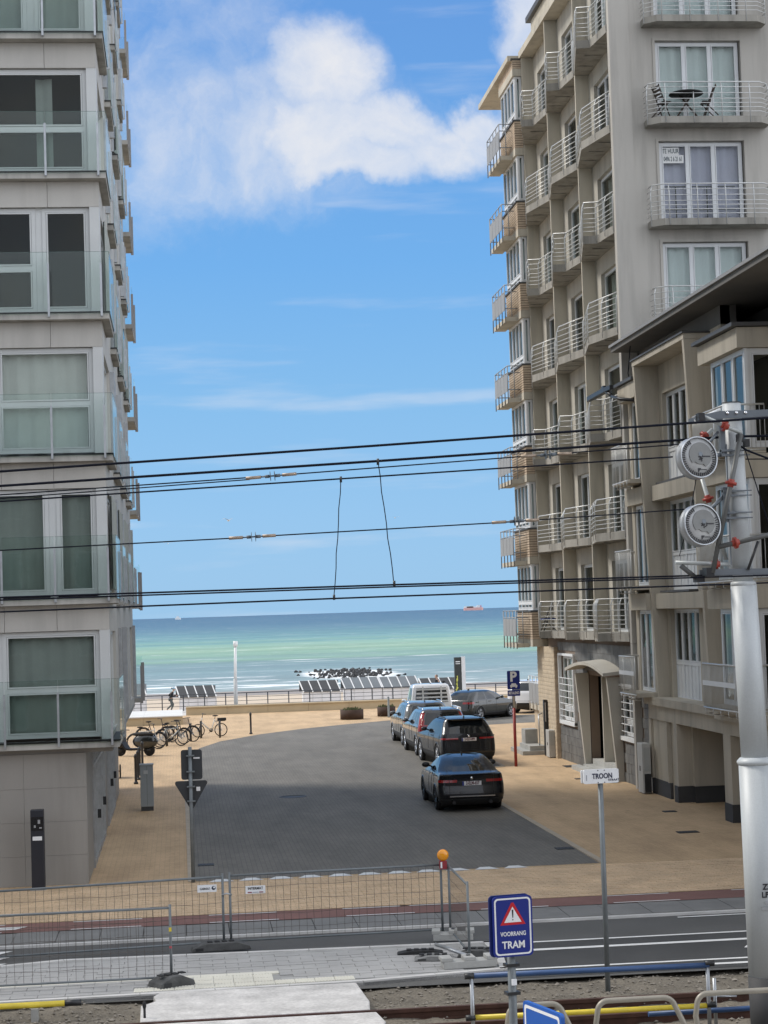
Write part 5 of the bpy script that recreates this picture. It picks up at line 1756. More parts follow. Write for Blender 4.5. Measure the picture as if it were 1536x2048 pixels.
car('parked_car', 'black sport utility car standing behind the black saloon', 'car', (9.93, 66.35, 0.004), R(4.2), suv, paint_k, (.98, 3.95), .385, zg=(1.17, 1.57), side=((.05, .40), (.43, .74)), rim='m', tails=(.97, 1.03, .42), low=.50,
    plate='2-GLV-899', plate_z=.96, extra=suv1_extra, rr=.24, rails='k')

suv2 = [(.24, .14, 4.76, .86), (.36, .05, 4.86, .94), (.52, .0, 4.93, .96), (.70, .03, 4.95, .965), (.90, .06, 4.90, .965), (1.02, .07, 4.75, .955), (1.10, .09, 4.3, .945), (1.15, .10, 3.80, .93), (1.18, .12, 3.66, .915), (1.40, .22, 3.24, .86),
        (1.58, .34, 2.92, .80), (1.66, .36, 2.72, .755), (1.71, .40, 2.5, .69), (1.745, .6, 2.3, .60), (1.76, 1.0, 2.0, .45)]


car('parked_car', 'grey family car with tall red lamps up its rear pillars', 'car', (9.78, 71.7, 0.004), R(1.2), suv2, paint_d, (1.0, 3.98), .37, zg=(1.19, 1.62), side=((.05, .26), (.28, .50), (.53, .77)), rim='m', tails=(.95, 1.18, .62),
    tail_h=(1.18, 1.62, .80), low=.48, plate_z=.9, rr=.2, rails='c')
suv3 = [(z, a, b, w * 1.015) for z, a, b, w in suv2]
car('parked_car', 'mid grey estate like car with wide flat red lamps, next to the white van', 'car', (9.92, 77.4, 0.004), R(.8), suv3, paint_g, (1.0, 3.98), .37, zg=(1.19, 1.62), side=((.05, .26), (.28, .50), (.53, .77)), rim='m', tails=(.98, 1.12, .40),
    low=.48, rr=.26, rails='c')

# white pick-up with a barred rear cab guard
pick = [(.35, 2.2, 5.3, .84), (.5, 2.15, 5.38, .93), (.7, 2.12, 5.40, .96), (.95, 2.12, 5.36, .965), (1.08, 2.12, 5.2, .96), (1.16, 2.12, 4.8, .95), (1.22, 2.12, 4.45, .945), (1.6, 2.16, 4.1, .90), (1.95, 2.22, 3.75, .85), (2.05, 2.28, 3.55, .80), (2.10, 2.4, 3.3, .7)]


def pick_extra(T, keys):
    MB().box(-.98, .98, -.2, 2.05, .62, .74).build('load_bed', galv, T, world=False)
    for sx in (-1, 1): MB().box(sx * .97 - .02, sx * .97 + .02, -.2, 2.05, .745, 1.12).build('drop_side', white, T, world=False)
    MB().box(-.95, .95, -.22, -.18, .745, 1.12).build('tailgate', white, T, world=False)
    g_ = MB()
    for zz in (1.32, 1.50, 1.68, 1.86): g_.box(-.72, .72, 1.99, 2.02, zz - .035, zz + .035)
    for x in (-.42, .42): g_.box(x - .035, x + .035, 1.97, 1.988, .75, 2.0)
    g_.build('cab_guard', M('pale guard bars', (.55, .56, .55), .5), T, world=False)
    MB().ball((.62, 2.6, 2.16), (.10, .06, .06), 8, 5).build('work_lamp', plastic_k, T, world=False)


car('pickup_truck', 'white pickup with a barred guard behind its cab', 'pickup truck', (11.42, 85.3, 0.004), R(0), pick, paint_w, (1.2, 4.45), .36, zg=(1.25, 1.93), side=((.06, .42), (.46, .78)), rim='m', tails=None, low=.55, rr=.10, rf=.3, extra=pick_extra)

hatch = [(.20, .16, 4.18, .78), (.30, .06, 4.28, .86), (.46, .0, 4.34, .89), (.60, .02, 4.35, .90), (.74, .05, 4.28, .90), (.84, .06, 4.05, .89), (.90, .07, 3.72, .88), (.95, .09, 3.35, .87), (.99, .12, 3.22, .86), (1.20, .36, 2.85, .78), (1.34, .58, 2.5, .70),
         (1.40, .72, 2.28, .64), (1.435, .95, 2.05, .55), (1.45, 1.3, 1.8, .4)]
# its two right-hand wheels stand at about (14.6, 94.0) and (16.2, 92.4)
car('parked_car', 'dark olive grey hatchback turning away along the sea wall beyond the white pickup', 'car', (13.43, 93.94, 0.004), R(-45), hatch, paint_n, (.86, 3.48), .325, zg=(1.0, 1.36), side=((.10, .40), (.44, .78)), rim='m', tails=(.80, .92, .40), low=.36, plate_z=.62)
car('parked_car', 'white sport utility car half hidden behind the panelled ground floor balcony', 'car', (17.45, 98.0, 0.004), R(-38), suv, paint_w, (.98, 3.95), .37, zg=(1.17, 1.57), side=((.05, .40), (.43, .74)), rim='m', tails=(.97, 1.05, .50), low=.55, plate_z=.62)


# ---------------------------------------------------------------- bicycles, scooter
def bicycle(label, loc, rz, paint, stepthru=False, battery=False, rad=.34, mud=False):
    T = thing('bicycle', label, 'bicycle', loc, rz, 'bicycles at the racks')
    def wh(y):
        m = MB()
        pts = [(0, y + rad * .95 * math.cos(a), rad + rad * .95 * math.sin(a)) for a in [2 * math.pi * q / 22 for q in range(23)]]
        m.tube(pts, .024, 5, caps=False)
        o = m.build('wheel', tyre_m, T, world=False)
        s = MB()
        for q in range(9):
            a = math.pi * q / 9
            s.tube([(.0, y - rad * .9 * math.cos(a), rad - rad * .9 * math.sin(a)), (0, y + rad * .9 * math.cos(a), rad + rad * .9 * math.sin(a))], .0035, 3)
        s.tube([(-.05, y, rad), (.05, y, rad)], .03, 6)
        s.build('spokes', galv, o, world=False)
    wh(-.53); wh(.53)
    f_ = MB()
    bb, seat, head, rear, front = (0, -.08, .29), (0, -.25, .80), (0, .36, .80), (0, -.53, rad), (0, .53, rad)
    f_.tube([bb, seat], .02, 6).tube([bb, (0, .38, .66)], .024, 6).tube([(0, .38, .62), (0, .34, .88)], .022, 6)
    f_.tube([(0, .06, .35), (0, .2, .5), (0, .37, .70)] if stepthru else [(0, -.23, .74), (0, .36, .78)], .022, 6)
    for d in (-.05, .05): f_.tube([(d * .4, -.08, .29), (d, -.53, rad)], .012, 5).tube([(d * .3, -.24, .74), (d, -.53, rad)], .010, 5)
    f_.build('frame', paint, T, world=False)
    fk = MB()
    for d in (-.055, .055): fk.tube([(d * .6, .385, .64), (d, .46, .45), (d, .53, rad)], .013, 5)
    fk.build('fork', paint if not battery else black, T, world=False)
    MB().tube([(0, .34, .86), (0, .30, 1.04)], .016, 5).tube([(-.30, .20, 1.05), (-.2, .30, 1.06), (.2, .30, 1.06), (.30, .20, 1.05)], .014, 5).build('handlebar', black, T, world=False)
    MB().tube([seat, (0, -.28, .93)], .014, 5).ball((0, -.28, .95), (.08, .14, .035), 8, 5).build('saddle', rubber, T, world=False)
    MB().lathe([(.09, -.008), (.09, .008)], c=(.05, -.08, .29), axis='x', n=12).tube([(.08, -.08, .29), (.08, .02, .16), (.16, .02, .16)], .010, 4).tube([(-.06, -.08, .29), (-.06, -.18, .42), (-.14, -.18, .42)], .010, 4).build('crank', black, T, world=False)
    g_ = MB()
    for y0 in (-.53, .53):
        pts = [(0, y0 + (rad + .03) * math.cos(a), rad + (rad + .03) * math.sin(a)) for a in [math.pi * (.05 + .12 * q) for q in range(8)]]
        g_.tube(pts, .022, 4)
    if mud: g_.build('mudguard', black, T, world=False)
    if battery:
        MB().box(-.06, .06, -.78, -.38, .72, .84).build('battery_box', black, T, world=False)
        MB().tube([(0, -.28, .70), (0, -.75, .71)], .02, 4).build('carrier', black, T, world=False)
    return T


bk_k = M('black bicycle paint', (.02, .02, .022), .4); bk_w = M('white bicycle paint', (.62, .63, .62), .4); bk_s = M('silver bicycle paint', (.45, .46, .44), .35, .5); bk_b = M('brown bicycle paint', (.07, .04, .03), .5)
bicycle('white step through electric bicycle with a black rear battery, standing alone', (1.30, 89.0, 0), R(100), bk_w, True, True, .30)
bicycle('silver mountain bicycle at the front of the bicycle cluster', (-.45, 83.2, 0), R(-60), bk_s)
bicycle('black bicycle leaning close behind the silver mountain bicycle', (-.35, 84.3, 0), R(-62), bk_k, mud=True)
bicycle('tall dark city bicycle with the highest handlebar in the cluster', (-1.15, 86.0, 0), R(-75), bk_b, True, mud=True)
bicycle('black city bicycle with big wheels at the far side of the cluster', (.05, 86.2, 0), R(-118), bk_k, True, mud=True)
bicycle('white bicycle squeezed between the scooter and the silver bicycle', (-1.45, 81.9, 0), R(-70), bk_w, mud=True)
rk_ = MB().tube([(-.12, 0, 0), (-.12, 0, .78), (.12, 0, .78), (.12, 0, 0)], .03, 7).mesh('bicycle_rack', M('dark rack tube', (.05, .045, .04), .5))
for i, (x, y, lab) in enumerate(((.90, 88.1, 'tube rack by the front wheel of the white electric bicycle'), (1.75, 88.0, 'tube rack by the pedals of the white electric bicycle'), (.42, 86.3, 'tube rack at the outer edge of the bicycle cluster'),
                                 (-.62, 83.6, 'tube rack under the silver mountain bicycle'), (-1.3, 79.8, 'tube rack beside the rear wheel of the black scooter'))):
    o = put('bicycle_rack', rk_, None, (x, y, 0), R(80))
    tag(o, lab, 'bicycle rack', 'bicycle racks')

sc = thing('scooter', 'black motor scooter parked by the racks under the glazed building corner', 'scooter', (-1.85, 78.4, 0), R(66))
# local +y is the front; it points away to the left
def swheel(y):
    MB().lathe([(.12, -.055), (.215, -.055), (.235, -.03), (.235, .03), (.215, .055), (.12, .055)], c=(0, y, .235), axis='x', n=20).build('wheel', tyre_m, sc, world=False)
    MB().lathe([(.0001, -.06), (.09, -.06), (.09, .06), (.0001, .06)], c=(0, y, .235), axis='x', n=14).build('rim', rim_k, sc, world=False)
swheel(-.62); swheel(.66)
m = MB().ball((0, -.45, .58), (.23, .56, .31), 16, 10); m.build('rear_body', paint_n, sc, world=False)
MB().ball((0, -.35, .87), (.17, .52, .09), 12, 6).build('seat', rubber, sc, world=False)
m = MB()
for (p, q, w) in (((.1, .26), (.34, .28), .2), ((.34, .28), (.52, .55), .22), ((.52, .55), (.58, .95), .24)):
    a, b = len(m.v), 0
    (y0, z0), (y1, z1) = p, q
    dy, dz = y1 - y0, z1 - z0; l = math.hypot(dy, dz); ny, nz = -dz / l * .035, dy / l * .035
    m.v += [(-w, y0 + ny, z0 + nz), (w, y0 + ny, z0 + nz), (w, y1 + ny, z1 + nz), (-w, y1 + ny, z1 + nz), (-w, y0 - ny, z0 - nz), (w, y0 - ny, z0 - nz), (w, y1 - ny, z1 - nz), (-w, y1 - ny, z1 - nz)]
    m.f += [tuple(a + i for i in f) for f in ((0, 1, 2, 3), (7, 6, 5, 4), (0, 4, 5, 1), (1, 5, 6, 2), (2, 6, 7, 3), (3, 7, 4, 0))]
m.box(-.18, .18, -.2, .15, .24, .31)
m.build('leg_shield', plastic_k, sc, world=False)
MB().ball((0, .66, .42), (.13, .26, .13), 10, 6).build('front_mudguard', paint_k, sc, world=False)
MB().tube([(0, .62, .4), (0, .5, 1.0)], .03, 6).tube([(-.32, .40, 1.02), (-.1, .5, 1.04), (.1, .5, 1.04), (.32, .40, 1.02)], .022, 6).ball((0, .52, 1.03), (.12, .1, .09), 8, 5).build('handlebar', paint_k, sc, world=False)
MB().ball((0, -.92, .62), (.07, .03, .05), 8, 5).build('tail_lamp', tail_m, sc, world=False)
MB().tube([(.16, -.3, .2), (.18, -.75, .26)], .05, 8).build('exhaust_pipe', galv, sc, world=False)

tr = thing('bicycle_trailer', 'small bicycle trailer half hidden behind the shop front corner', 'trailer', (-2.0, 67.9, 0), R(0))
MB().lathe([(.20, -.025), (.235, -.02), (.235, .02), (.20, .025)], c=(-.14, 0, .235), axis='x', n=18).lathe([(.0001, -.012), (.2, -.012), (.2, .012)], c=(-.14, 0, .235), axis='x', n=14).build('wheel', tyre_m, tr, world=False)
MB().tube([(-.14, 0, .235), (-.65, 0, .25)], .025, 6).box(-.75, -.25, -.1, .5, .28, .36).build('frame', M('red trailer frame', (.25, .03, .02), .5), tr, world=False)
MB().box(-.8, -.32, -.15, .5, .37, .8).build('luggage_box', rubber, tr, world=False)
MB().tube([(-.3, .5, .38), (-.3, .9, .7), (-.3, 1.0, 1.0)], .02, 6).build('tow_bar', black, tr, world=False)

# ================================================================ STREET FURNITURE, WORKS, CATENARY
bd = MB().lathe([(.075, 0), (.075, .06), (.05, .08), (.045, .10), (.045, .86), (.055, .88), (.055, .94), (.03, 1.0), (.0001, 1.01)], n=14).mesh('bollard', M('dark bollard paint', (.030, .031, .034), .45))
for (x, y, lab) in ((-1.54, 65.1, 'dark bollard nearest the grey cabinet, at the head of a row'), (-1.50, 66.75, 'dark bollard second in the row behind the grey cabinet'), (-1.48, 68.6, 'dark bollard third in the row towards the black scooter'),
                    (-1.44, 71.5, 'dark bollard at the scooter end of the row')):
    tag(put('bollard', bd, None, (x, y, 0)), lab, 'bollard', 'dark bollards along the pavement')
tag(put('bollard', bd, None, (3.22, 89.8, 0)), 'lone dark bollard on the ochre plaza beside the road bend', 'bollard', 'dark bollards along the pavement')
bg_ = MB().lathe([(.07, 0), (.07, .05), (.055, .06), (.055, 1.06), (.0001, 1.08)], n=12).mesh('bollard', M('grey bollard paint', (.17, .185, .185), .6))
tag(put('bollard', bg_, None, (10.7, 99.3, 0)), 'plain grey bollard in front of the farther brown planter tubs', 'bollard')
def planter(x, y, r, lab, seed):
    rnd = random.Random(seed)
    t = thing('planter', lab, 'planter', (x, y, 0), 0, 'brown round planter tubs')
    MB().lathe([(r, 0.02), (r, .50), (r - .03, .50), (r - .03, .40)], c=(x, y, 0), n=30).build('tub', corten, t)
    MB().lathe([(.0001, .44), (r - .035, .40)], c=(x, y, 0), n=20).build('soil', soilm, t)
    m = MB()
    for k in range(90):
        a, rr = rnd.random() * 6.28, r * .85 * rnd.random() ** .5
        px, py, pz = x + rr * math.cos(a), y + rr * math.sin(a), .42
        h_ = rnd.uniform(.05, .24); s = rnd.uniform(.03, .07); b = rnd.random() * 6.28
        m.poly([(px, py, pz), (px + s * math.cos(b), py + s * math.sin(b), pz + h_ * .6), (px + .3 * s, py, pz + h_), (px - s * math.cos(b), py - s * math.sin(b), pz + h_ * .5)])
    m.build('plant', leafm, t, kind='stuff')
planter(8.75, 98.9, .60, 'round brown planter tub standing alone before the sea wall', 1)
planter(10.72, 100.6, .48, 'round brown planter tub behind the plain grey bollard', 2)
planter(11.75, 100.0, .42, 'brown planter tub partly hidden by the grey estate like car', 3)

cb = thing('utility_cabinet', 'tall grey steel utility cabinet standing on the left pavement', 'cabinet', (-.99, 55.9, 0))
o = MB().box(-1.20, -.83, 55.85, 56.15, .12, 1.30).build('housing', M('grey cabinet paint', (.25, .275, .285), .5, var=.08), cb); bev(o, .012)
MB().box(-1.19, -.84, 55.87, 56.13, 0, .12).build('plinth', plinth, cb)
MB().box(-1.215, -.815, 55.83, 56.17, 1.302, 1.335).build('lid', M('grey cabinet paint'.replace('paint', 'lid'), (.31, .335, .345), .5), cb)
MB().box(-1.10, -.98, 55.842, 55.849, 1.06, 1.16).build('sticker', M('faded sticker', (.42, .43, .43), .6), cb)
MB().box(-1.013, -1.007, 55.844, 55.849, .16, 1.28).build('door_gap', plinth, cb)
for (x, y, w, h_, lab, dk) in ((13.30, 54.85, .26, 1.45, 'pale service cabinet beside the driveway pier', True), (13.42, 69.2, .40, 1.0, 'short pale cabinet between the stone wall and the dark post', False)):
    t = thing('utility_cabinet', lab, 'cabinet', (x, y, 0))
    o = MB().box(x - w / 2, x + w / 2 - .01, y - .30, y + .30, .02, h_).build('housing', M('pale cabinet', (.44, .44, .42), .6), t); bev(o, .015)
    MB().box(x - w / 2 + .05, x + w / 2 - .04, y - .309, y - .302, h_ * .45, h_ * .92).build('door', M('pale cabinet door', (.36, .37, .36), .5), t)
    if dk: MB().box(x - w / 2 + .05, x + w / 2 - .02, y - .32, y - .303, .04, h_ * .40).build('black_cover', black, t)
    MB().box(x - w / 2 - .008, x - w / 2 - .001, y - .05, y + .05, h_ * .45, h_ * .55).build('lock', black, t)
t = thing('dark_post', 'slim dark post with a pale strip at the tower corner', 'post', (13.36, 70.15, 0))
MB().box(13.30, 13.42, 70.05, 70.25, 0, 2.05).build('shaft', black, t)
MB().box(13.33, 13.36, 70.043, 70.049, 1.25, 1.95).build('reflector', M('pale strip', (.5, .5, .5), .4), t)

# ---- signs
def pole(name, mat, parent, x, y, z0, z1, r, n=10): return MB().tube([(x, y, z0), (x, y, z1)], r, n).build(name, mat, parent)
P = thing('parking_sign', 'blue parking sign with BETALEND plate on a red and grey pole', 'road sign', (11.46, 65.9, 0))
pole('lower_pole', M('red pole paint', (.30, .035, .03), .5), P, 11.46, 65.9, 0, 2.02, .052); pole('upper_pole', galv, P, 11.46, 65.9, 2.02, 3.3, .055)
def plate_y(w, h_, r, cx, cz, y, mat, name, parent, th=.02):
    return MB().prismy([(x, z) for x, z in rrect(w, h_, r, 4, cx, cz)], y, y + th).build(name, mat, parent)
s_ = plate_y(.44, .64, .04, 11.46, 2.98, 65.80, blue_sign, 'sign_plate', P)
plate_y(.43, .63, .04, 11.46, 2.98, 65.822, sign_back, 'sign_backing', s_, .01)
text('P', .46, (11.45, 65.796, 3.08), sign_white, s_, bold=.018)
c = MB()
for (x, z) in ((-.085, 0), (.085, 0)): c.lathe([(.0001, -.0015), (.03, -.0015), (.03, .001)], c=(11.46 + x, 65.796, 2.735), axis='y', n=10)
c.prismy([(11.335, 2.745), (11.585, 2.745), (11.585, 2.80), (11.555, 2.815), (11.53, 2.865), (11.39, 2.865), (11.365, 2.815), (11.335, 2.80)], 65.794, 65.799)
c.build('car_symbol', sign_white, s_)
b_ = plate_y(.44, .20, .03, 11.46, 2.53, 65.80, blue_sign, 'sub_plate', P)
text('BETALEND', .125, (11.46, 65.796, 2.53), sign_white, b_, bold=.004, sx=.62)

TS = thing('street_name_sign', 'white TROON street name sign on a tall grey pole', 'street sign', (6.04, 27.65, 0), R(8))
MB().tube([(0, 0, -.1), (0, 0, 2.95)], .038, 10).build('pole', darkgalv, TS, world=False)
s_ = MB().prismy(rrect(.54, .205, .025, 4, 0, 3.005), -.05, -.015).build('sign_plate', sign_white, TS, world=False)
MB().prismy(rrect(.52, .19, .02, 4, -.03, 3.005), .0, .03).build('rear_plate', sign_white, TS, world=False)
text('TROON', .105, (.015, -.0525, 3.005), M('navy lettering', (.01, .015, .05), .5), s_, bold=.003, sx=.82, world=False)
text('STRAAT', .042, (.19, -.0525, 2.945), M('navy lettering', (.01, .015, .05), .5), s_, bold=.001, world=False, space=1.15)
text('MIDDELK', .022, (-.225, -.0525, 2.985), M('navy lettering', (.01, .015, .05), .5), s_, rot=(R(90), R(-90), 0), world=False) if False else None
MB().box(-.232, -.222, -.0525, -.051, 2.95, 3.03).build('side_print', M('grey print', (.25, .26, .3), .5), s_, world=False)
rv = MB()
for x in (-.05, .05):
    for z in (2.915, 3.09): rv.lathe([(.0001, -.006), (.008, -.004), (.009, 0)], c=(x, -.0505, z), axis='y', n=8)
rv.build('rivet', sign_black, s_, world=False)

TR = thing('tram_sign', 'blue VOORRANG TRAM warning sign with a red triangle', 'road sign', (3.24, 19.25, 0), R(10))
MB().tube([(0, .03, -.2), (0, .03, 2.55)], .042, 12).build('pole', darkgalv, TR, world=False)
def signface(y, name, rz, back=False):
    s = MB().prismy(rrect(.42, .60, .045, 6, 0, 2.31), y, y + .022).build(name, blue_sign if not back else sign_back, TR, world=False)
    if back: s.rotation_euler = (0, 0, rz); s.location = (-.028, .0, .0); return s
    ring = MB()
    o_, i_ = rrect(.385, .565, .040, 6, 0, 2.31), rrect(.352, .532, .030, 6, 0, 2.31)
    n = len(o_); ring.v += [(x, y - .0015, z) for x, z in o_] + [(x, y - .0015, z) for x, z in i_]
    for k in range(n): ring.f.append((k, (k + 1) % n, n + (k + 1) % n, n + k))
    ring.build('border', sign_white, s, world=False)
    MB().poly([(-.135, y - .0018, 2.325), (.135, y - .0018, 2.325), (.012, y - .0018, 2.545), (-.012, y - .0018, 2.545)]).build('triangle', sign_red, s, world=False)
    MB().poly([(-.092, y - .003, 2.350), (.092, y - .003, 2.350), (0, y - .003, 2.505)]).build('triangle_field', sign_white, s, world=False)
    MB().poly([(-.009, y - .0042, 2.475), (-.005, y - .0042, 2.395), (.005, y - .0042, 2.395), (.009, y - .0042, 2.475)]).lathe([(.0001, -.001), (.007, -.001), (.007, 0)], c=(0, y - .0032, 2.376), axis='y', n=10).build('exclamation_mark', sign_black, s, world=False)
    text('VOORRANG', .060, (0, y - .003, 2.235), sign_white, s, bold=.0012, sx=.80, world=False)
    text('TRAM', .100, (0, y - .003, 2.125), sign_white, s, bold=.0025, sx=.92, world=False)
    return s
signface(-.055, 'sign_plate', 0)
MB().prismy(rrect(.43, .61, .045, 6, -.022, 2.315), -.02, .0).build('rear_sign', M('deep blue sign edge', (.006, .018, .13), .4), TR, world=False)
MB().box(-.07, .07, -.02, .09, 1.90, 1.93).box(-.07, .07, -.02, .09, 1.62, 1.65).build('bracket', black, TR, world=False)
MB().box(-.02, .03, -.03, -.012, 1.72, 1.78).build('sticker', sign_white, TR, world=False)
LS = thing('low_blue_sign', 'blue sign with a white border turned edge-on at the bottom', 'road sign', (3.33, 18.12, 0), R(-73.5))
s_ = MB().prismy(rrect(.78, .60, .04, 5, 0, 1.42), -.02, .02).build('sign_plate', M('bright blue sign', (.012, .10, .42), .35), LS, world=False)
o_, i_ = rrect(.72, .54, .035, 5, 0, 1.42), rrect(.66, .48, .028, 5, 0, 1.42)
rg = MB(); n = len(o_); rg.v += [(x, -.0215, z) for x, z in o_] + [(x, -.0215, z) for x, z in i_]
for k in range(n): rg.f.append((k, (k + 1) % n, n + (k + 1) % n, n + k))
rg.build('border', sign_white, s_, world=False)
MB().tube([(0, .06, -.2), (0, .06, 1.6)], .035, 10).build('pole', galv, LS, world=False)

BS = thing('give_way_sign', 'backs of a rectangular sign and a triangle on one grey pole', 'road sign', (.17, 40.5, 0))
pole('pole', darkgalv, BS, .17, 40.5, 0, 2.80, .042)
def backplate(pts, y, name, parent): return MB().prismy(pts, y, y + .02).build(name, sign_back, parent)
backplate(rrect(.44, .62, .05, 5, .20, 2.43), 40.555, 'rectangular_sign', BS)
tri = []
for (cx_, cz_, a0) in ((.47, 2.05, -30), (-.11, 2.05, 90), (.18, 1.55, 210)):
    for k in range(5):
        a = R(a0 + 120 * k / 4); tri.append((cx_ + .045 * math.cos(a), cz_ + .045 * math.sin(a)))
backplate(tri, 40.555, 'triangular_sign', BS)
cl = MB()
for z in (2.62, 2.29, 1.98, 1.68): cl.box(.09, .26, 40.44, 40.552, z - .012, z + .012)
cl.build('clamp', darkgalv, BS)
MB().box(.285, .365, 40.546, 40.553, 1.88, 1.965).box(.24, .37, 40.546, 40.553, 2.55, 2.58).build('sticker', sign_white, BS)

# ---- barrier fences
def fence(label, a, b, z0, z1, group, extra_mid=None, tilt=(0, 0)):
    """portable fence panel from a to b (x,y), tubes with a wire mesh"""
    T = thing('barrier_fence', label, 'fence', (a[0], a[1], 0), 0, group)
    A, B = Vector((a[0], a[1], 0)), Vector((b[0], b[1], 0)); L = (B - A).length
    za0, za1, zb0, zb1 = z0 + tilt[0], z1 + tilt[0], z0 + tilt[1], z1 + tilt[1]
    def pt(t, f): 
        p = A.lerp(B, t); lo = za0 + (zb0 - za0) * t; hi = za1 + (zb1 - za1) * t
        return (p.x, p.y, lo + (hi - lo) * f)
    for t, lo, hi in ((0, za0, za1), (1, zb0, zb1)):
        p = A.lerp(B, t); MB().tube([(p.x, p.y, .03), (p.x, p.y, hi + .05)], .021, 8).build('post', darkgalv, T)
    MB().tube([pt(0, 1), pt(1, 1)], .019, 8).build('top_rail', darkgalv, T)
    MB().tube([pt(0, 0.06), pt(1, 0.06)], .017, 8).build('bottom_rail', darkgalv, T)
    m = MB(); n = max(3, int(L / .125))
    for i in range(1, n): 
        j = .012 * math.sin(i * 2.1)
        m.tube([pt(i / n, 1), pt(i / n + j * .2, .55), pt(i / n, .06)], .0032, 3, caps=False)
    for f in (.22, .42, .62, .82): m.tube([pt(i / 12, f + .008 * math.sin(i * 1.7 + f * 9)) for i in range(13)], .0032, 3, caps=False)
    m.build('wire_mesh', M('mesh wire', (.10, .085, .075), .6, .3), T)
    return T
g_ = 'barrier fences round the works'
F1 = fence('mesh barrier fence carrying a white and black company plate', (-3.1, 32.5), (.62, 32.5), .02, 1.16, g_, tilt=(-.07, 0))
F2 = fence('mesh barrier fence carrying the INTERMAT plate', (.74, 32.5), (4.30, 32.5), .02, 1.17, g_, tilt=(0, .02))
F3 = fence('short end fence running from the amber lamp to the concrete block', (4.42, 32.4), (4.40, 30.15), .04, 1.17, g_)
F4 = fence('nearest mesh barrier fence, on the grey platform at the bottom', (-3.6, 29.52), (-.24, 29.5), .03, 1.13, g_)
p_ = MB().box(.20, .52, 32.462, 32.470, .92, 1.04).build('plate', sign_white, F1)
text('CLAERHOUT', .048, (.325, 32.460, .975), sign_black, p_, bold=.001, sx=.60)
MB().lathe([(.0001, -.001), (.034, -.001), (.034, .001)], c=(.47, 32.461, .985), axis='y', n=16).build('emblem', M('dark emblem', (.03, .05, .08), .4), p_)
MB().lathe([(.0001, -.001), (.016, -.001), (.016, .001)], c=(.478, 32.4585, .992), axis='y', n=14).build('emblem_mark', sign_white, p_)
p_ = MB().box(1.00, 1.33, 32.462, 32.470, .86, .99).build('plate', sign_white, F2)
text('INTERMAT', .058, (1.165, 32.460, .945), sign_black, p_, bold=.0015, sx=.92)
MB().box(1.035, 1.105, 32.459, 32.4615, .873, .890).box(1.225, 1.295, 32.459, 32.4615, .873, .890).build('stripe', M('dark red stripe', (.20, .01, .03), .4), p_)
MB().box(1.115, 1.215, 32.459, 32.4615, .876, .887).build('small_print', M('grey print', (.25, .26, .3), .5), p_)
MB().tube([(.60, 32.46, .86), (.68, 32.45, .885), (.77, 32.46, .86)], .014, 6).build('coupling', galv, F2)
MB().box(-.262, -.222, 29.47, 29.478, .78, .84).build('yellow_tag', M('yellow tag', (.7, .55, .05), .5), F4)
MB().box(-.262, -.222, 29.47, 29.478, .53, .56).build('red_tag', M('red tag', (.5, .08, .1), .5), F4)
al = thing('warning_lamp', 'round amber warning lamp on top of a fence post', 'warning lamp', (4.33, 32.4, 1.2))
MB().lathe([(.0001, -.05), (.06, -.045), (.095, -.02), (.10, .0), (.095, .02), (.06, .045), (.0001, .05)], c=(4.33, 32.40, 1.36), axis='y', n=22).build('lens', amber, al)
MB().box(4.27, 4.39, 32.36, 32.46, 1.13, 1.265).build('battery_case', M('red and dark lamp case', (.28, .03, .04), .5), al)
MB().box(4.28, 4.31, 32.352, 32.358, 1.15, 1.25).build('pale_stripe', sign_white, al)

def rubberfoot(label, x, y, rz, mat, L=.85, W_=.26, h_=.11):
    t = thing('fence_foot', label, 'fence foot', (x, y, 0), rz, 'rubber fence feet')
    m = MB()
    pr = [(-L / 2, 0), (L / 2, 0), (L / 2 - .02, h_ * .45), (L / 2 - .22, h_), (-L / 2 + .22, h_), (-L / 2 + .02, h_ * .45)]
    m.prismy(pr, -W_ / 2, W_ / 2)
    o = m.build('block', mat, t, world=False); bev(o, .012)
    g = MB()
    for k in (-.18, -.06, .06, .18): g.box(k - .04, k + .04, -.06, .06, h_ + .001, h_ + .016)
    g.build('socket_plate', rubber, t, world=False)
    MB().box(-L / 2 + .06, -L / 2 + .19, -W_ / 2 - .004, -W_ / 2 - .0005, .02, h_ * .5).build('grip_hole', black, t, world=False)
    return t
grub = M('dusty rubber', (.085, .086, .085), .9, var=.35, scale=7, bump=.3, bscale=60)
grub2 = M('dusty concrete grey rubber', (.20, .20, .195), .9, var=.35, scale=7, bump=.3, bscale=60)
rubberfoot('dusty dark fence foot where two mesh fences meet', .56, 32.25, R(4), grub, .98, .32, .13)
rubberfoot('dusty fence foot under the end of the nearest fence', -.24, 29.36, R(30), grub, .60, .40, .16)
rubberfoot('loose rubber foot lying flat before the concrete block', 3.85, 30.35, R(-8), grub2, .60, .34, .08)
rubberfoot('loose dark rubber foot piled against the end fence', 4.55, 30.35, R(-14), grub, .62, .36, .14)
rubberfoot('thin black rubber foot sticking out at the back of the pile', 3.72, 30.95, R(-5), rubber, .75, .22, .06)
t = thing('steel_offcut', 'loose steel profile leaning on the pile of rubber feet', 'steel profile', (4.1, 30.4, 0))
MB().tube([(3.95, 30.8, .16), (4.38, 30.1, .07)], .03, 4).build('profile', galv, t)
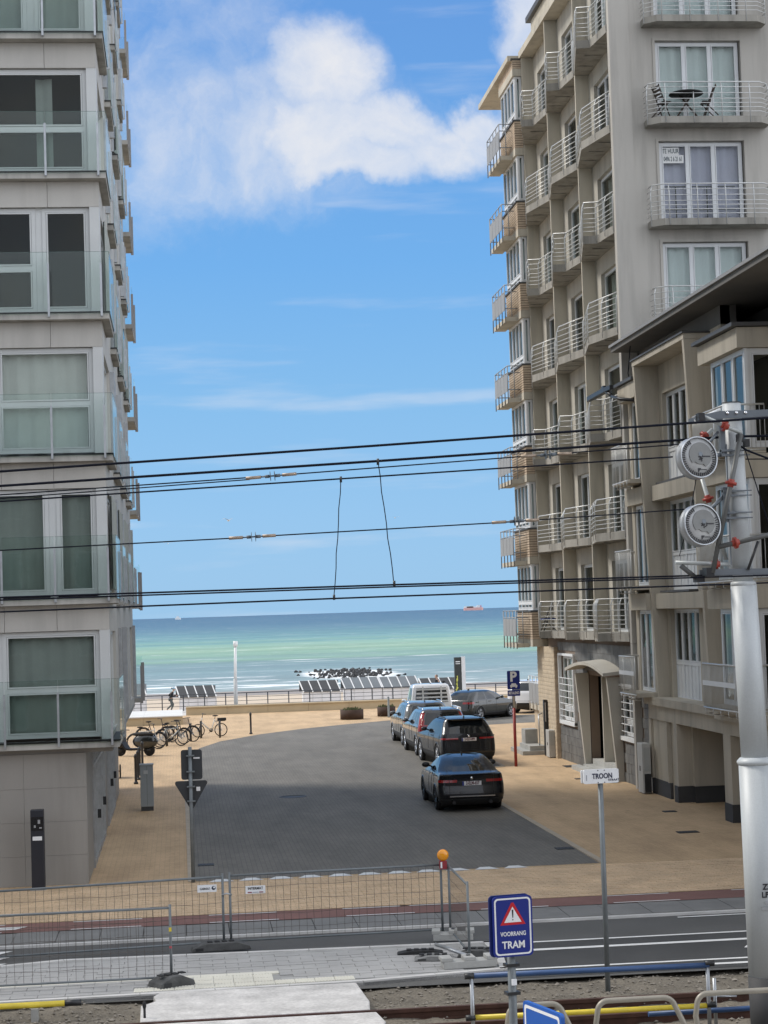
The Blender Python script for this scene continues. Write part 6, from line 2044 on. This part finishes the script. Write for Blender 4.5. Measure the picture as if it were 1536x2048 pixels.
def cblock(label, x, y, rz, L):
    t = thing('concrete_block', label, 'concrete block', (x, y, 0), rz, 'concrete fence blocks')
    m = MB(); h_ = .11; hh = .17; w = L / 7
    m.box(-L / 2, L / 2, -.15, .15, 0, h_)
    for k in (-3, 0, 3): m.box(k * w - w * .75, k * w + w * .75, -.145, .145, h_ + .0005, hh)
    o = m.build('block', M('pale grey concrete block', (.42, .42, .40), .85, var=.15, scale=3, bump=.25), t, world=False); bev(o, .01)
    MB().box(-.03, .03, -.03, .03, hh, hh + .012).build('socket', black, t, world=False)
cblock('pale notched concrete block under the near end of the end fence', 4.30, 29.62, R(3), .82)
cblock('pale concrete block under the amber lamp post', 4.42, 32.1, R(-8), .66)

# ---- blue and yellow work barriers
def workbar(label, x0, x1, y, top, low, ends=True):
    t = thing('work_barrier', label, 'barrier', (x0, y, 0), 0, 'blue and yellow work barriers')
    if top: MB().tube([(x0 - .02, y, top), (x1 + .02, y, top - .02)], .036, 10).build('top_tube', bluep, t)
    if low: MB().tube([(x0 + .03, y, low), (x1 - .03, y, low - .01)], .034, 10).build('lower_tube', yellowp, t)
    for x in (x0, x1): MB().tube([(x, y, -.12), (x, y, (top or .6) - .01)], .027, 8).build('post', galv, t)
    e = MB()
    for x, d in ((x0, -1), (x1, 1)):
        for z in (top, low):
            if z: e.tube([(x - .03 * d, y, z), (x + .09 * d, y, z)], .040, 8)
    e.build('end_clamp', black, t)
    return t
workbar('low barrier with a long blue top tube and yellow lower tube', 3.62, 6.72, 24.7, .79, .26)
t = thing('work_barrier', 'blue tube barrier reaching behind the foot of the grey mast', 'barrier', (6.3, 24.72, 0), 0, 'blue and yellow work barriers')
MB().tube([(5.95, 24.85, .15), (9.5, 24.85, .16)], .034, 10).build('lower_tube', bluep, t)
MB().tube([(6.86, 24.9, -.12), (6.86, 24.9, .56)], .025, 8).build('post', galv, t)
MB().tube([(6.70, 24.9, .33), (7.15, 24.9, .31)], .012, 5).build('bolt_rod', galv, t)
t = thing('yellow_tube', 'yellow tube with a black end lying by the track', 'tube', (-3, 27.85, 0))
MB().tube([(-5.2, 27.90, .10), (-1.72, 27.80, .12)], .042, 10).build('tube', yellowp, t)
MB().tube([(-1.73, 27.80, .12), (-1.50, 27.795, .12)], .045, 10).build('end_cap', black, t)
MB().box(-4.6, -4.5, 27.75, 27.95, -.12, .06).box(-2.2, -2.1, 27.72, 27.9, -.12, .075).build('support', concrete, t)
t = thing('marker_pin', 'thin dark survey pin at the corner of the concrete crossing', 'pin', (-.60, 26.95, 0))
MB().tube([(-.60, 26.95, -.1), (-.60, 26.95, .16)], .02, 6).ball((-.60, 26.95, .2), (.028, .028, .06), 8, 5).build('pin', rubber, t)
# ---- hoop rails in the foreground
def hoop(x0, x1, ztop, y, lab):
    pts = []
    t = thing('hoop_rail', lab, 'hoop rail', ((x0 + x1) / 2, y, 0), 0, 'bent tube hoop rails')
    def arc(cx_, cz_, r, a0, a1): return [(cx_ + r * math.cos(R(a0 + (a1 - a0) * q / 6)), y, cz_ + r * math.sin(R(a0 + (a1 - a0) * q / 6))) for q in range(7)]
    pts = [(x0 + .14, y, .0), (x0 - .02, y, ztop - .24)] + arc(x0 + .12, ztop - .12, .12, 180, 90) + arc(x1 - .30, ztop - .14, .14, 90, 35) + [(x1 + .08, y, ztop - .62), (x1 + .08, y, 0)]
    MB().tube(pts, .031, 10).build('tube', hoop_m, t)
hoop(3.47, 4.24, 1.15, 21.0, 'beige tube hoop rail behind the low blue sign')
hoop(4.46, 5.50, 1.15, 21.0, 'beige tube hoop rail standing between two other hoops')
hoop(5.58, 6.75, 1.17, 21.0, 'beige tube hoop rail in front of the mast foot')
sheet('near_pavement', rect(-20, 30, 10, 21.6), -.09, greypave)

# ---- pole with tensioning wheels
MS = thing('catenary_mast', 'pale grey overhead line mast with two tensioning wheels', 'mast', (7.36, 24.2, 0))
MB().tube([(7.36, 24.2, .55), (7.33, 24.2, 3.38)], .232, 28, r2=.222).build('lower_shaft', mastgrey, MS)
MB().lathe([(.222, 3.38), (.238, 3.41), (.238, 3.43), (.20, 3.47), (.176, 3.48)], c=(7.325, 24.2, 0), n=28).build('collar', mastgrey, MS)
MB().tube([(7.32, 24.2, 3.46), (7.262, 24.2, 5.68)], .176, 28, r2=.168).lathe([(.168, 5.68), (.16, 5.73), (.10, 5.74)], c=(7.262, 24.2, 0), n=28).build('middle_shaft', mastgrey, MS)
MB().tube([(7.26, 24.2, 5.73), (7.20, 24.2, 8.05)], .128, 24, r2=.120).build('upper_shaft', mastgrey, MS)
MB().tube([(7.20, 24.2, 8.045), (7.20, 24.2, 8.056)], .124, 24).build('top_cap', black, MS)
MB().tube([(7.37, 24.2, -.2), (7.357, 24.2, .70)], .238, 24).build('base_sleeve', plinth, MS)
text('Z30\nLP56', .10, (7.36, 23.962, 1.80), sign_black, MS, name='mast_lettering', bold=.003)
MB().box(7.25, 7.45, 23.955, 23.968, 1.56, 1.60).box(7.30, 7.42, 23.955, 23.968, 1.63, 1.67).build('label_strip', galv, MS)
MB().tube([(7.24, 24.2, 5.68), (7.24, 24.2, 5.82)], .06, 10).build('joint_tube', black, MS)
steel = M('dark galvanised bracket', (.16, .18, .20), .5, .6, var=.15)
MB().prismy([(6.67, 7.82), (8.6, 7.88), (8.6, 7.95), (7.0, 7.93), (6.67, 7.87)], 24.02, 24.07).prismy([(6.67, 7.82), (8.6, 7.88), (8.6, 7.95), (7.0, 7.93), (6.67, 7.87)], 24.33, 24.38).build('cross_arm', steel, MS)
MB().prismy([(6.73, 5.82), (8.6, 5.80), (8.6, 5.88), (6.73, 5.90)], 24.02, 24.07).prismy([(6.73, 5.82), (8.6, 5.80), (8.6, 5.88), (6.73, 5.90)], 24.33, 24.38).build('cross_arm', steel, MS)
bo = MB()
for x in (7.09, 7.21, 7.33): bo.ball((x, 24.012, 7.90), .022, 8, 5)
bo.build('bolt', chrome, MS)
ins_tube = M('pale insulator tube', (.42, .445, .44), .4, .2)
br_tube = M('dark bracket tube', (.105, .108, .105), .5, .3)
tubes = [((6.74, 23.95, 7.86), (7.25, 23.95, 7.63), ins_tube), ((7.0, 24.4, 7.73), (6.74, 24.4, 7.52), ins_tube), ((6.79, 24.3, 7.12), (7.08, 24.3, 6.02), ins_tube), ((6.35, 24.1, 6.0), (7.08, 24.1, 5.955), ins_tube),
         ((7.23, 23.92, 7.62), (6.78, 23.92, 5.85), br_tube), ((6.87, 23.9, 6.18), (7.9, 23.9, 6.39), br_tube), ((6.42, 24.1, 5.96), (6.62, 24.1, 5.79), br_tube), ((7.42, 24.0, 6.24), (7.27, 24.0, 5.88), black), ((6.68, 24.1, 7.82), (7.05, 24.2, 7.97), white)]
for a, b, mt in tubes: MB().tube([a, b], .027 if mt is ins_tube else (.032 if mt is br_tube else .018), 10).build('bracket_tube', mt, MS)
def disc(p, q, r=.075):
    d = (Vector(q) - Vector(p)).normalized()
    c_ = Vector(p)
    m = MB().tube([c_ - d * .05, c_ - d * .02, c_, c_ + d * .02, c_ + d * .05], .04, 14)
    m2 = MB()
    n0 = 0
    m.tube([c_ - d * .018, c_ + d * .018], r, 16)
    return m
for p, q in (((7.03, 23.95, 7.73), (7.25, 23.95, 7.63)), ((6.885, 24.4, 7.64), (6.74, 24.4, 7.52)), ((6.87, 24.3, 6.82), (7.08, 24.3, 6.02)), ((6.88, 24.1, 5.967), (7.08, 24.1, 5.955)), ((7.07, 23.92, 6.99), (6.78, 23.92, 5.85)), ((7.09, 23.9, 6.225), (7.9, 23.9, 6.39))):
    disc(p, q).build('insulator', redplast, MS)
bks = MB()
for z in (6.90, 6.84, 6.62, 6.55, 7.42, 7.36): bks.box(7.07, 7.38, 24.055, 24.075, z - .008, z + .008).box(7.0, 7.14, 24.02, 24.12, z - .014, z + .014)
bks.box(7.0, 7.06, 24.05, 24.15, 7.36, 7.75).box(7.0, 7.07, 24.05, 24.15, 6.50, 6.95).box(7.06, 7.075, 24.04, 24.06, 5.95, 7.5)
bks.build('clamp_bracket', steel, MS)
MB().tube([(7.22, 24.05, 7.50), (7.32, 24.03, 7.42), (7.6, 24.0, 7.30), (8.2, 24.0, 7.1)], .014, 5).tube([(7.29, 24.0, 7.45), (7.56, 23.95, 6.42)], .008, 5).tube([(7.30, 24.0, 7.30), (8.2, 24.0, 7.28)], .008, 5).build('stay_cable', cable, MS)
MB().box(7.18, 7.26, 23.90, 24.0, 7.52, 7.62).box(7.30, 7.36, 23.98, 24.1, 7.46, 7.56).box(6.70, 6.80, 23.9, 24.1, 5.80, 5.92).box(6.60, 6.70, 24.0, 24.2, 5.74, 5.82).box(6.68, 6.76, 23.9, 24.05, 7.80, 7.90).build('joint_fitting', black, MS)
def twheel(cx_, cz_, r, tilt):
    m = MB().lathe([(r * .93, -.052), (r * .98, -.058), (r, -.05), (r * .96, -.02), (r * .96, .05), (r, .08), (r * .98, .085), (r * .86, .086)], c=(0, 0, 0), axis='y', n=48, caps=False)
    me = m.mesh('tension_wheel', galv)
    o = put('tension_wheel', me, MS, (cx_, 23.86, cz_)); o.rotation_euler = (R(-6), 0, -tilt)
    pl = M('pale wheel plate', (.50, .51, .51), .5, .3, var=.12, scale=6)
    MB().lathe([(.0001, -.040), (r * .94, -.036), (r * .94, .02)], axis='y', n=40).build('dial_plate', pl, o, world=False)
    m = MB(); n = 48
    pts = []
    for q in range(n + 1):
        a = 2 * math.pi * q / n
        k = 1.0 if not (.62 < q / n < .80) else .75
        pts.append((r * .60 * k * math.cos(a) + .02, r * .60 * k * math.sin(a) + .03))
    m.prismy(pts[:-1], -.056, -.042)
    m.build('hub_cover', M('mid grey hub cover', (.20, .205, .20), .6, .0, var=.12, scale=6), o, world=False)
    m = MB()
    for q in range(36):
        a = R(120 + 270 * q / 36); ca, sa = math.cos(a), math.sin(a)
        l = .80 if q % 4 else .76
        m.obox((r * .82 * ca, -.044, r * .82 * sa), (r * (.94 - l), .008, .011), (0, -a, 0))
    rnd = random.Random(int(cx_ * 100))
    for q in range(16):
        a, d = rnd.random() * 6.28, rnd.random() * r * .19
        m.obox((d * math.cos(a) + .02, -.0575, d * math.sin(a)), (rnd.uniform(.015, .04), .004, .012), (0, rnd.random() * 3, 0))
    m.box(.05, .16, -.058, -.0565, .0, .018).box(-.01, .10, -.0425, -.041, -.165, -.155).prismy([(-.03, -.2), (.02, -.14), (-.03, -.14)], -.043, -.041)
    m.build('dial_marks', sign_black, o, world=False)
    MB().tube([(.02, -.06, .04), (.02, .12, .04)], .03, 10).build('axle', steel, o, world=False)
twheel(6.625, 7.32, .272, R(-16)); twheel(6.635, 6.462, .270, R(-16))
MB().tube([(6.80, 23.95, 7.50), (6.95, 24.0, 7.66)], .02, 5).tube([(6.85, 24.05, 7.36), (7.03, 24.1, 7.37)], .03, 6).tube([(6.80, 23.98, 6.66), (7.02, 24.1, 6.84)], .025, 6).build('wheel_arm', steel, MS)
MB().tube([(6.61, 23.9, 7.05), (6.54, 23.9, 6.72)], .006, 4).tube([(6.42, 23.9, 6.29), (6.38, 24.0, 6.08)], .006, 4).build('tension_rope', cable, MS)

# ---- overhead wires
def wire(label, pts, y, r, slack=0.0):
    t = thing('overhead_wire', label, 'wire', (pts[0][0], y, pts[0][1]), 0, 'overhead tram wires')
    (xa, za), (xb, zb) = pts[0], pts[1]; (xc, zc), (xd, zd) = pts[-2], pts[-1]
    L = [(-14, za - (zb - za) / (xb - xa) * (xa + 14) * .6)] + pts
    if xd > 7.4: L.append((22, zd + (zd - zc) / (xd - xc) * (22 - xd) * .5))
    MB().tube([(x, y, z) for x, z in L], r, 6).build('cable', cable, t)
    return t
w1 = wire('thick topmost wire running to the upper arm of the mast', [(-2.13, 7.36), (2.46, 7.57), (6.52, 7.77), (7.62, 7.82)], 23.9, .017)
w2 = wire('thick second wire that carries the slanting dropper', [(-2.16, 7.21), (2.58, 7.41), (7.16, 7.62), (7.7, 7.62)], 24.3, .018)
w3 = wire('wire with the forked insulator, ending on the upper wheel', [(-2.15, 7.07), (.94, 7.21), (1.51, 7.24), (6.40, 7.50)], 23.88, .009)
w3b = wire('thin twin wire joining the forked insulator from below', [(-2.15, 7.025), (.93, 7.185)], 23.88, .008)
w4 = wire('wire below the forked insulator carrying the upright dropper', [(-2.3, 7.11), (2.23, 7.30), (6.82, 7.49)], 25.8, .012)
w5 = wire('lone middle wire with an insulator, ending on the lower wheel', [(-2.16, 6.39), (.65, 6.46), (1.23, 6.48), (4.22, 6.57), (6.44, 6.67)], 23.88, .009)
w6 = wire('lower contact wire where the slanting dropper ends', [(-2.19, 5.82), (2.74, 5.83), (7.63, 5.83)], 24.3, .013)
w7 = wire('second lower contact wire running just under its twin', [(-2.17, 5.785), (2.78, 5.80), (7.53, 5.80)], 24.0, .011)
w8 = wire('lowest contact wire where the upright dropper ends', [(-2.33, 5.65), (2.09, 5.69), (8.09, 5.72)], 25.8, .013)
def insul(parent, a, b, y, fork):
    A, B = Vector((a[0], y - .03, a[1])), Vector((b[0], y - .03, b[1])); d = (B - A)
    o = MB()
    for t0, t1 in ((0, .30), (.72, 1)):
        p, q = A + d * t0, A + d * t1
        o.tube([p, q], .022, 6)
    o.build('clamp', M('tarnished brass clamp', (.33, .26, .20), .5, .5, var=.2, scale=12), parent)
    m = MB().tube([A + d * .30, A + d * .72], .010, 6).tube([A + d * .38, A + d * .47], .020, 8).tube([A + d * .56, A + d * .68], .020, 8)
    for t_ in (.485, .57): m.tube([A + d * (t_ - .004), A + d * (t_ + .004)], .062, 10)
    m.build('insulator', M('grey insulator', (.10, .12, .14), .5), parent)
insul(w3, (.88, 7.197), (1.51, 7.24), 23.88, True); insul(w5, (.65, 6.46), (1.23, 6.48), 23.88, False)
insul(w5, (3.95, 6.565), (4.55, 6.585), 23.88, False); insul(w3, (4.35, 7.39), (5.0, 7.415), 23.88, False)
for lab, a, b, y in (('slanting thin dropper wire between the second and lower wires', (2.58, 7.41), (2.74, 5.83), 24.3), ('nearly upright thin dropper wire between two farther wires', (2.23, 7.30), (2.09, 5.69), 25.8)):
    t = thing('dropper_wire', lab, 'wire', (a[0], y, b[1]), 0, 'dropper wires')
    k = 8
    MB().tube([(a[0] + (b[0] - a[0]) * i / k + .006 * math.sin(i * 2.2), y - .015, a[1] + (b[1] - a[1]) * i / k) for i in range(k + 1)], .0065, 5).build('cable', cable, t)
    MB().tube([(a[0], y - .015, a[1] - .05), (a[0], y - .015, a[1] + .03)], .018, 6).tube([(b[0], y - .015, b[1] - .02), (b[0], y - .015, b[1] + .05)], .018, 6).build('clip', black, t)

# ---- street lamp on the corner building
sl_ = thing('wall_lamp', 'black street lamp arm fixed to the tower side of the corner building', 'street lamp', (12.9, 54.3, 11.4))
MB().tube([(13.5, 54.1, 11.32), (12.9, 54.35, 11.40), (12.85, 55.4, 11.62)], .05, 8).build('arm', black, sl_)
MB().prism([(12.80, 55.3), (12.92, 55.3), (12.96, 56.0), (12.94, 58.4), (12.86, 58.7), (12.78, 58.4), (12.76, 56.0)], 11.80, 11.93).build('lamp_head', black, sl_)
MB().tube([(12.85, 55.3, 11.62), (12.86, 56.2, 11.88)], .055, 8).build('elbow', black, sl_)
MB().box(12.82, 12.90, 56.2, 56.5, 11.93, 12.02).build('photocell', black, sl_)
MB().tube([(13.3, 54.6, 13.0), (13.25, 54.8, 12.2), (13.28, 54.2, 11.2), (13.3, 53.9, 10.0), (13.34, 54.2, 8.9)], .016, 5).build('cable', cable, sl_)

# ---- furniture on a tower balcony
zf = ZK[5] + .30
bt = thing('balcony_table', 'dark garden table on the tower balcony second from the top', 'table', (15.6, 55.85, zf))
MB().lathe([(.0001, .72), (.50, .72), (.52, .70), (.50, .68), (.0001, .68)], c=(15.62, 55.86, zf), n=24).build('table_top', rubber, bt)
MB().tube([(15.30, 55.75, zf), (15.80, 55.95, zf + .68)], .03, 5).tube([(15.90, 55.75, zf), (15.45, 55.95, zf + .68)], .03, 5).build('leg', M('brown chair wood', (.06, .045, .035), .7), bt)
def fchair(x, y, rz, lab):
    t = thing('folding_chair', lab, 'chair', (x, y, zf), rz, 'folding chairs on the balcony')
    m = MB()
    for d in (-.2, .2): m.tube([(d, .15, 0), (d, -.2, .95)], .02, 5).tube([(d, -.25, 0), (d, .18, .45)], .02, 5)
    m.build('leg', M('brown chair wood', (.06, .045, .035), .7), t, world=False)
    for k in range(4): MB().obox((0, -.02 + .07 * k, .44), (.42, .055, .018)).build('seat_slat', M('brown chair wood', (.06, .045, .035), .7), t, world=False)
    for k in range(4): MB().obox((0, -.06 - .045 * k, .58 + .1 * k), (.42, .018, .07), (R(20), 0, 0)).build('back_slat', M('brown chair wood', (.06, .045, .035), .7), t, world=False)
fchair(16.30, 55.85, R(85), 'brown folding chair with its back to the balcony window')
fchair(14.85, 55.85, R(-75), 'brown folding chair at the chamfered end of the balcony')
t = thing('balcony_chair', 'blue seated folding chair on the lowest street balcony', 'chair', (13.35, 69.0, ZK[0] + .25))
z0 = ZK[0] + .25
MB().box(13.15, 13.6, 68.7, 69.3, z0 + .40, z0 + .45).build('seat', M('blue chair fabric', (.03, .05, .18), .8), t)
MB().tube([(13.15, 68.7, z0), (13.6, 69.1, z0 + .9)], .018, 5).tube([(13.6, 68.7, z0), (13.2, 69.2, z0 + .45)], .018, 5).tube([(13.15, 69.3, z0), (13.6, 69.6, z0 + .9)], .018, 5).build('frame', black, t)

# ---- manholes and drains
def cover(x, y, w, d, lab, name='drain_cover'):
    t = thing(name, lab, 'drain cover', (x, y, 0), 0, 'dark drain covers')
    MB().box(x - w / 2, x + w / 2, y - d / 2, y + d / 2, -.05, .014).build('frame', plinth, t)
    m = MB()
    n = max(3, int(w / .07))
    for k in range(n): m.box(x - w / 2 + w * (k + .25) / n, x - w / 2 + w * (k + .75) / n, y - d / 2 + .03, y + d / 2 - .03, .0145, .019)
    m.build('grate', M('cast iron', (.03, .03, .03), .6), t)
cover(.47, 43.2, .36, .36, 'square drain cover beside the left road edge near the sign pole')
cover(8.55, 43.2, .40, .40, 'square drain cover against the kerb on the right of the road')
cover(11.95, 45.2, .50, .36, 'drain cover alone on the ochre pavement before the driveway')
cover(13.15, 65.0, .36, .7, 'dark mat like drain at the foot of the stone wall')
cover(12.5, 60.2, .30, .30, 'small drain cover on the pavement near the porch')
cover(12.7, 49.8, .34, .30, 'small drain cover on the pavement near the driveway pier')
mh = thing('manhole_cover', 'round iron manhole cover in the middle of the grey road', 'manhole cover', (3.3, 58.3, 0))
MB().lathe([(.42, -.05), (.42, .012), (.36, .013), (.36, .010), (.0001, .010)], c=(3.3, 58.3, 0), n=28).build('cover', M('worn cast iron', (.055, .056, .058), .6), mh)


# ================================================================ PEOPLE
def skin_body(name, verts, edges, mat, parent, sub=2):
    me = bpy.data.meshes.new(name)
    me.from_pydata([v[:3] for v in verts], edges, [])
    o = bpy.data.objects.new(name, me); col.objects.link(o)
    md = o.modifiers.new('skin', 'SKIN'); md.use_smooth_shade = True
    me.skin_vertices or None
    lay = me.skin_vertices[0] if len(me.skin_vertices) else None
    if lay is None:
        bm = bmesh.new(); bm.from_mesh(me); bm.verts.layers.skin.verify(); bm.to_mesh(me); bm.free(); lay = me.skin_vertices[0]
    for i, v in enumerate(verts):
        lay.data[i].radius = (v[3], v[4] if len(v) > 4 else v[3])
        lay.data[i].use_root = (i == 0)
    s = o.modifiers.new('sub', 'SUBSURF'); s.levels = sub; s.render_levels = sub
    dg = bpy.context.evaluated_depsgraph_get()
    m2 = bpy.data.meshes.new_from_object(o.evaluated_get(dg))
    bpy.data.objects.remove(o)
    m2.materials.clear(); m2.materials.append(mat)
    for p in m2.polygons: p.use_smooth = True
    q = bpy.data.objects.new(name, m2); col.objects.link(q); q.parent = parent
    return q


def person(label, loc, rz, H, pose, top, bottom, hair, cap=None):
    """local +y is the way the person faces; pose gives joints as fractions of the height"""
    T = thing('person', label, 'person', loc, rz)
    s = H
    J = {k: tuple(c * s for c in v) for k, v in pose.items()}
    V, E_ = [], []
    def add(p, r, r2=None): V.append((*p, r * s, (r2 or r) * s)); return len(V) - 1
    pel = add(J['pelvis'], .072, .058); wa = add(J['waist'], .062, .05); ch = add(J['chest'], .085, .06); nk = add(J['neck'], .030); hd0 = add(J['head0'], .034); 
    E_ += [(pel, wa), (wa, ch), (ch, nk), (nk, hd0)]
    feet, hands = [], []
    for sd in 'lr':
        sh = add(J['sh' + sd], .036); el = add(J['el' + sd], .026); wr_ = add(J['wr' + sd], .018); ha = add(J['ha' + sd], .018, .012)
        E_ += [(ch, sh), (sh, el), (el, wr_), (wr_, ha)]
        hp = add(J['hp' + sd], .052); kn = add(J['kn' + sd], .036); an = add(J['an' + sd], .024); to = add(J['to' + sd], .024, .016)
        E_ += [(pel, hp), (hp, kn), (kn, an), (an, to)]
    b = skin_body('body', V, E_, skin_m, T)
    # clothing: the same skeleton a little thicker, cut to sleeves and legs
    V2, E2 = [], []
    def add2(p, r, r2=None): V2.append((*p, r * s, (r2 or r) * s)); return len(V2) - 1
    w2_ = add2(J['waist'], .074, .060); c2 = add2(J['chest'], .098, .070); p2 = add2(tuple(J['pelvis'][i] * .7 + J['waist'][i] * .3 for i in range(3)), .080, .066); n2 = add2(tuple(J['neck'][i] * .8 + J['chest'][i] * .2 for i in range(3)), .046)
    E2 += [(p2, w2_), (w2_, c2), (c2, n2)]
    for sd in 'lr':
        a = add2(J['sh' + sd], .046); e = add2(J['el' + sd], .034); w = add2(J['wr' + sd], .027); E2 += [(c2, a), (a, e), (e, w)]
    skin_body('jacket', V2, E2, top, T)
    V3, E3 = [], []
    def add3(p, r, r2=None): V3.append((*p, r * s, (r2 or r) * s)); return len(V3) - 1
    pp = add3(J['pelvis'], .078, .064)
    for sd in 'lr':
        a = add3(J['hp' + sd], .058); k = add3(J['kn' + sd], .041); n = add3(J['an' + sd], .032); E3 += [(pp, a), (a, k), (k, n)]
    skin_body('trousers', V3, E3, bottom, T)
    for sd in 'lr':
        a, t_ = Vector(J['an' + sd]), Vector(J['to' + sd])
        MB().ball(tuple((a + t_) / 2 - Vector((0, 0, .012 * s))), (.026 * s, .062 * s, .022 * s), 8, 5).build('shoe', rubber, T, world=False)
        h_ = Vector(J['ha' + sd]); w = Vector(J['wr' + sd]); d = (h_ - w).normalized()
        m = MB(); sx = Vector((1, 0, 0)).cross(d).normalized() * .006 * s
        for q in (-1.5, -.5, .5, 1.5): m.tube([tuple(h_ + sx * q), tuple(h_ + sx * q + d * .03 * s), tuple(h_ + sx * q + d * .045 * s - Vector((0, 0, .012 * s)))], .0048 * s, 4)
        m.tube([tuple(h_ - d * .01 * s + sx * 2), tuple(h_ + sx * 3.4 + d * .018 * s)], .0052 * s, 4)
        m.build('fingers', skin_m, T, world=False)
    hc = Vector(J['head'])
    m = MB().ball(tuple(hc), (.045 * s, .055 * s, .067 * s), 14, 10).ball((hc.x, hc.y + .056 * s, hc.z - .006 * s), (.008 * s, .012 * s, .014 * s), 6, 4)
    for d in (-1, 1): m.ball((hc.x + d * .046 * s, hc.y - .004 * s, hc.z - .005 * s), (.007 * s, .012 * s, .018 * s), 6, 4)
    m.ball((hc.x, hc.y + .032 * s, hc.z - .045 * s), (.026 * s, .024 * s, .022 * s), 8, 5)
    hd_ = m.build('head', skin_m, T, world=False)
    e = MB()
    for d in (-1, 1): e.ball((hc.x + d * .018 * s, hc.y + .050 * s, hc.z + .006 * s), .0055 * s, 6, 4)
    e.build('eye', sign_black, hd_, world=False)
    MB().obox((hc.x, hc.y + .053 * s, hc.z - .036 * s), (.024 * s, .006 * s, .005 * s)).build('mouth', M('lips', (.30, .12, .10), .6), hd_, world=False)
    hair(T, hc, s)
    return T


run = dict(pelvis=(0, 0, .53), waist=(0, .03, .61), chest=(0, .07, .72), neck=(0, .10, .81), head0=(0, .115, .86), head=(0, .135, .915),
           shl=(-.10, .075, .775), ell=(-.13, -.05, .655), wrl=(-.11, .08, .62), hal=(-.10, .12, .635), shr=(.10, .065, .775), elr=(.14, .05, .62), wrr=(.10, .20, .635), har=(.08, .24, .65),
           hpl=(-.05, 0, .50), knl=(-.05, .12, .30), anl=(-.05, .02, .085), tol=(-.05, .10, .03), hpr=(.05, 0, .50), knr=(.05, .03, .29), anr=(.05, -.17, .12), tor=(.05, -.10, .04))
def cap_hair(T, hc, s):
    MB().ball((hc.x, hc.y - .004 * s, hc.z + .022 * s), (.050 * s, .060 * s, .052 * s), 12, 8).build('cap', cloth_b, T, world=False)
    MB().ball((hc.x, hc.y - .078 * s, hc.z + .035 * s), (.022 * s, .032 * s, .028 * s), 8, 6).build('hair_bun', M('dark hair', (.03, .02, .015), .7), T, world=False)
person('runner in a black top and blue cap jogging along the promenade', (-.62, 125.4, -.58), R(-78), 1.62, run, cloth_k, cloth_g, cap_hair)
stand = dict(pelvis=(0, 0, .52), waist=(0, 0, .60), chest=(0, .005, .72), neck=(0, .01, .82), head0=(0, .02, .865), head=(0, .03, .925),
             shl=(-.11, .0, .785), ell=(-.14, -.02, .63), wrl=(-.14, .03, .50), hal=(-.14, .05, .46), shr=(.11, 0, .785), elr=(.14, -.02, .63), wrr=(.14, .03, .50), har=(.14, .05, .46),
             hpl=(-.05, 0, .50), knl=(-.055, .02, .28), anl=(-.055, 0, .05), tol=(-.055, .07, .02), hpr=(.05, 0, .50), knr=(.055, .02, .28), anr=(.055, 0, .05), tor=(.055, .07, .02))
def short_hair(T, hc, s): MB().ball((hc.x, hc.y - .014 * s, hc.z + .014 * s), (.046 * s, .050 * s, .058 * s), 12, 8).build('hair', M('short greying hair', (.16, .13, .11), .8), T, world=False)
person('man in a black coat standing behind the white pickup', (16.75, 125.2, -.58), R(62), 1.84, stand, cloth_k, cloth_k, short_hair)


# ================================================================ separate pieces of one part become parts of their own
def split_islands(o):
    me = o.data
    par = list(range(len(me.vertices)))

    def find(a):
        while par[a] != a:
            par[a] = par[par[a]]
            a = par[a]
        return a
    for p in me.polygons:
        v = p.vertices
        r0 = find(v[0])
        for q in v[1:]:
            par[find(q)] = r0
    isl = {}
    for p in me.polygons:
        isl.setdefault(find(p.vertices[0]), []).append(p)
    if not 1 < len(isl) <= 24:
        return
    first = True
    news = []
    for fs in isl.values():
        used = sorted({q for p in fs for q in p.vertices})
        ix = {q: n for n, q in enumerate(used)}
        m2 = bpy.data.meshes.new(me.name)
        m2.from_pydata([tuple(me.vertices[q].co) for q in used], [], [tuple(ix[q] for q in p.vertices) for p in fs])
        for n, p in enumerate(fs): m2.polygons[n].use_smooth = p.use_smooth
        for mt in me.materials: m2.materials.append(mt)
        news.append(m2)
    for m2 in news[1:]:
        c = o.copy(); c.data = m2; col.objects.link(c)
    o.data = news[0]


SPLIT = {'corner_board', 'pier_edge', 'bay_cornice', 'arch_trim', 'sticker', 'wheel_arm', 'joint_fitting', 'clamp', 'bracket', 'cross_arm', 'bolt', 'button', 'stripe', 'exhaust_pipe', 'support', 'label_strip',
         'clip', 'infill', 'glass_edge', 'edge_strip', 'bay_side', 'bay_wall', 'front_wall', 'rooms', 'grip_hole', 'funnel', 'door_handle', 'tension_rope', 'stay_cable', 'print', 'emblem', 'rivet', 'triangle', 'window_surround'}
for o in list(scene.objects):
    if o.type == 'MESH' and o.parent and not o.children and not o.get('kind'):
        b = o.name.split('.')[0]
        if b in SPLIT or (b == 'wall' and o.parent.name == 'corner_building'):
            split_islands(o)
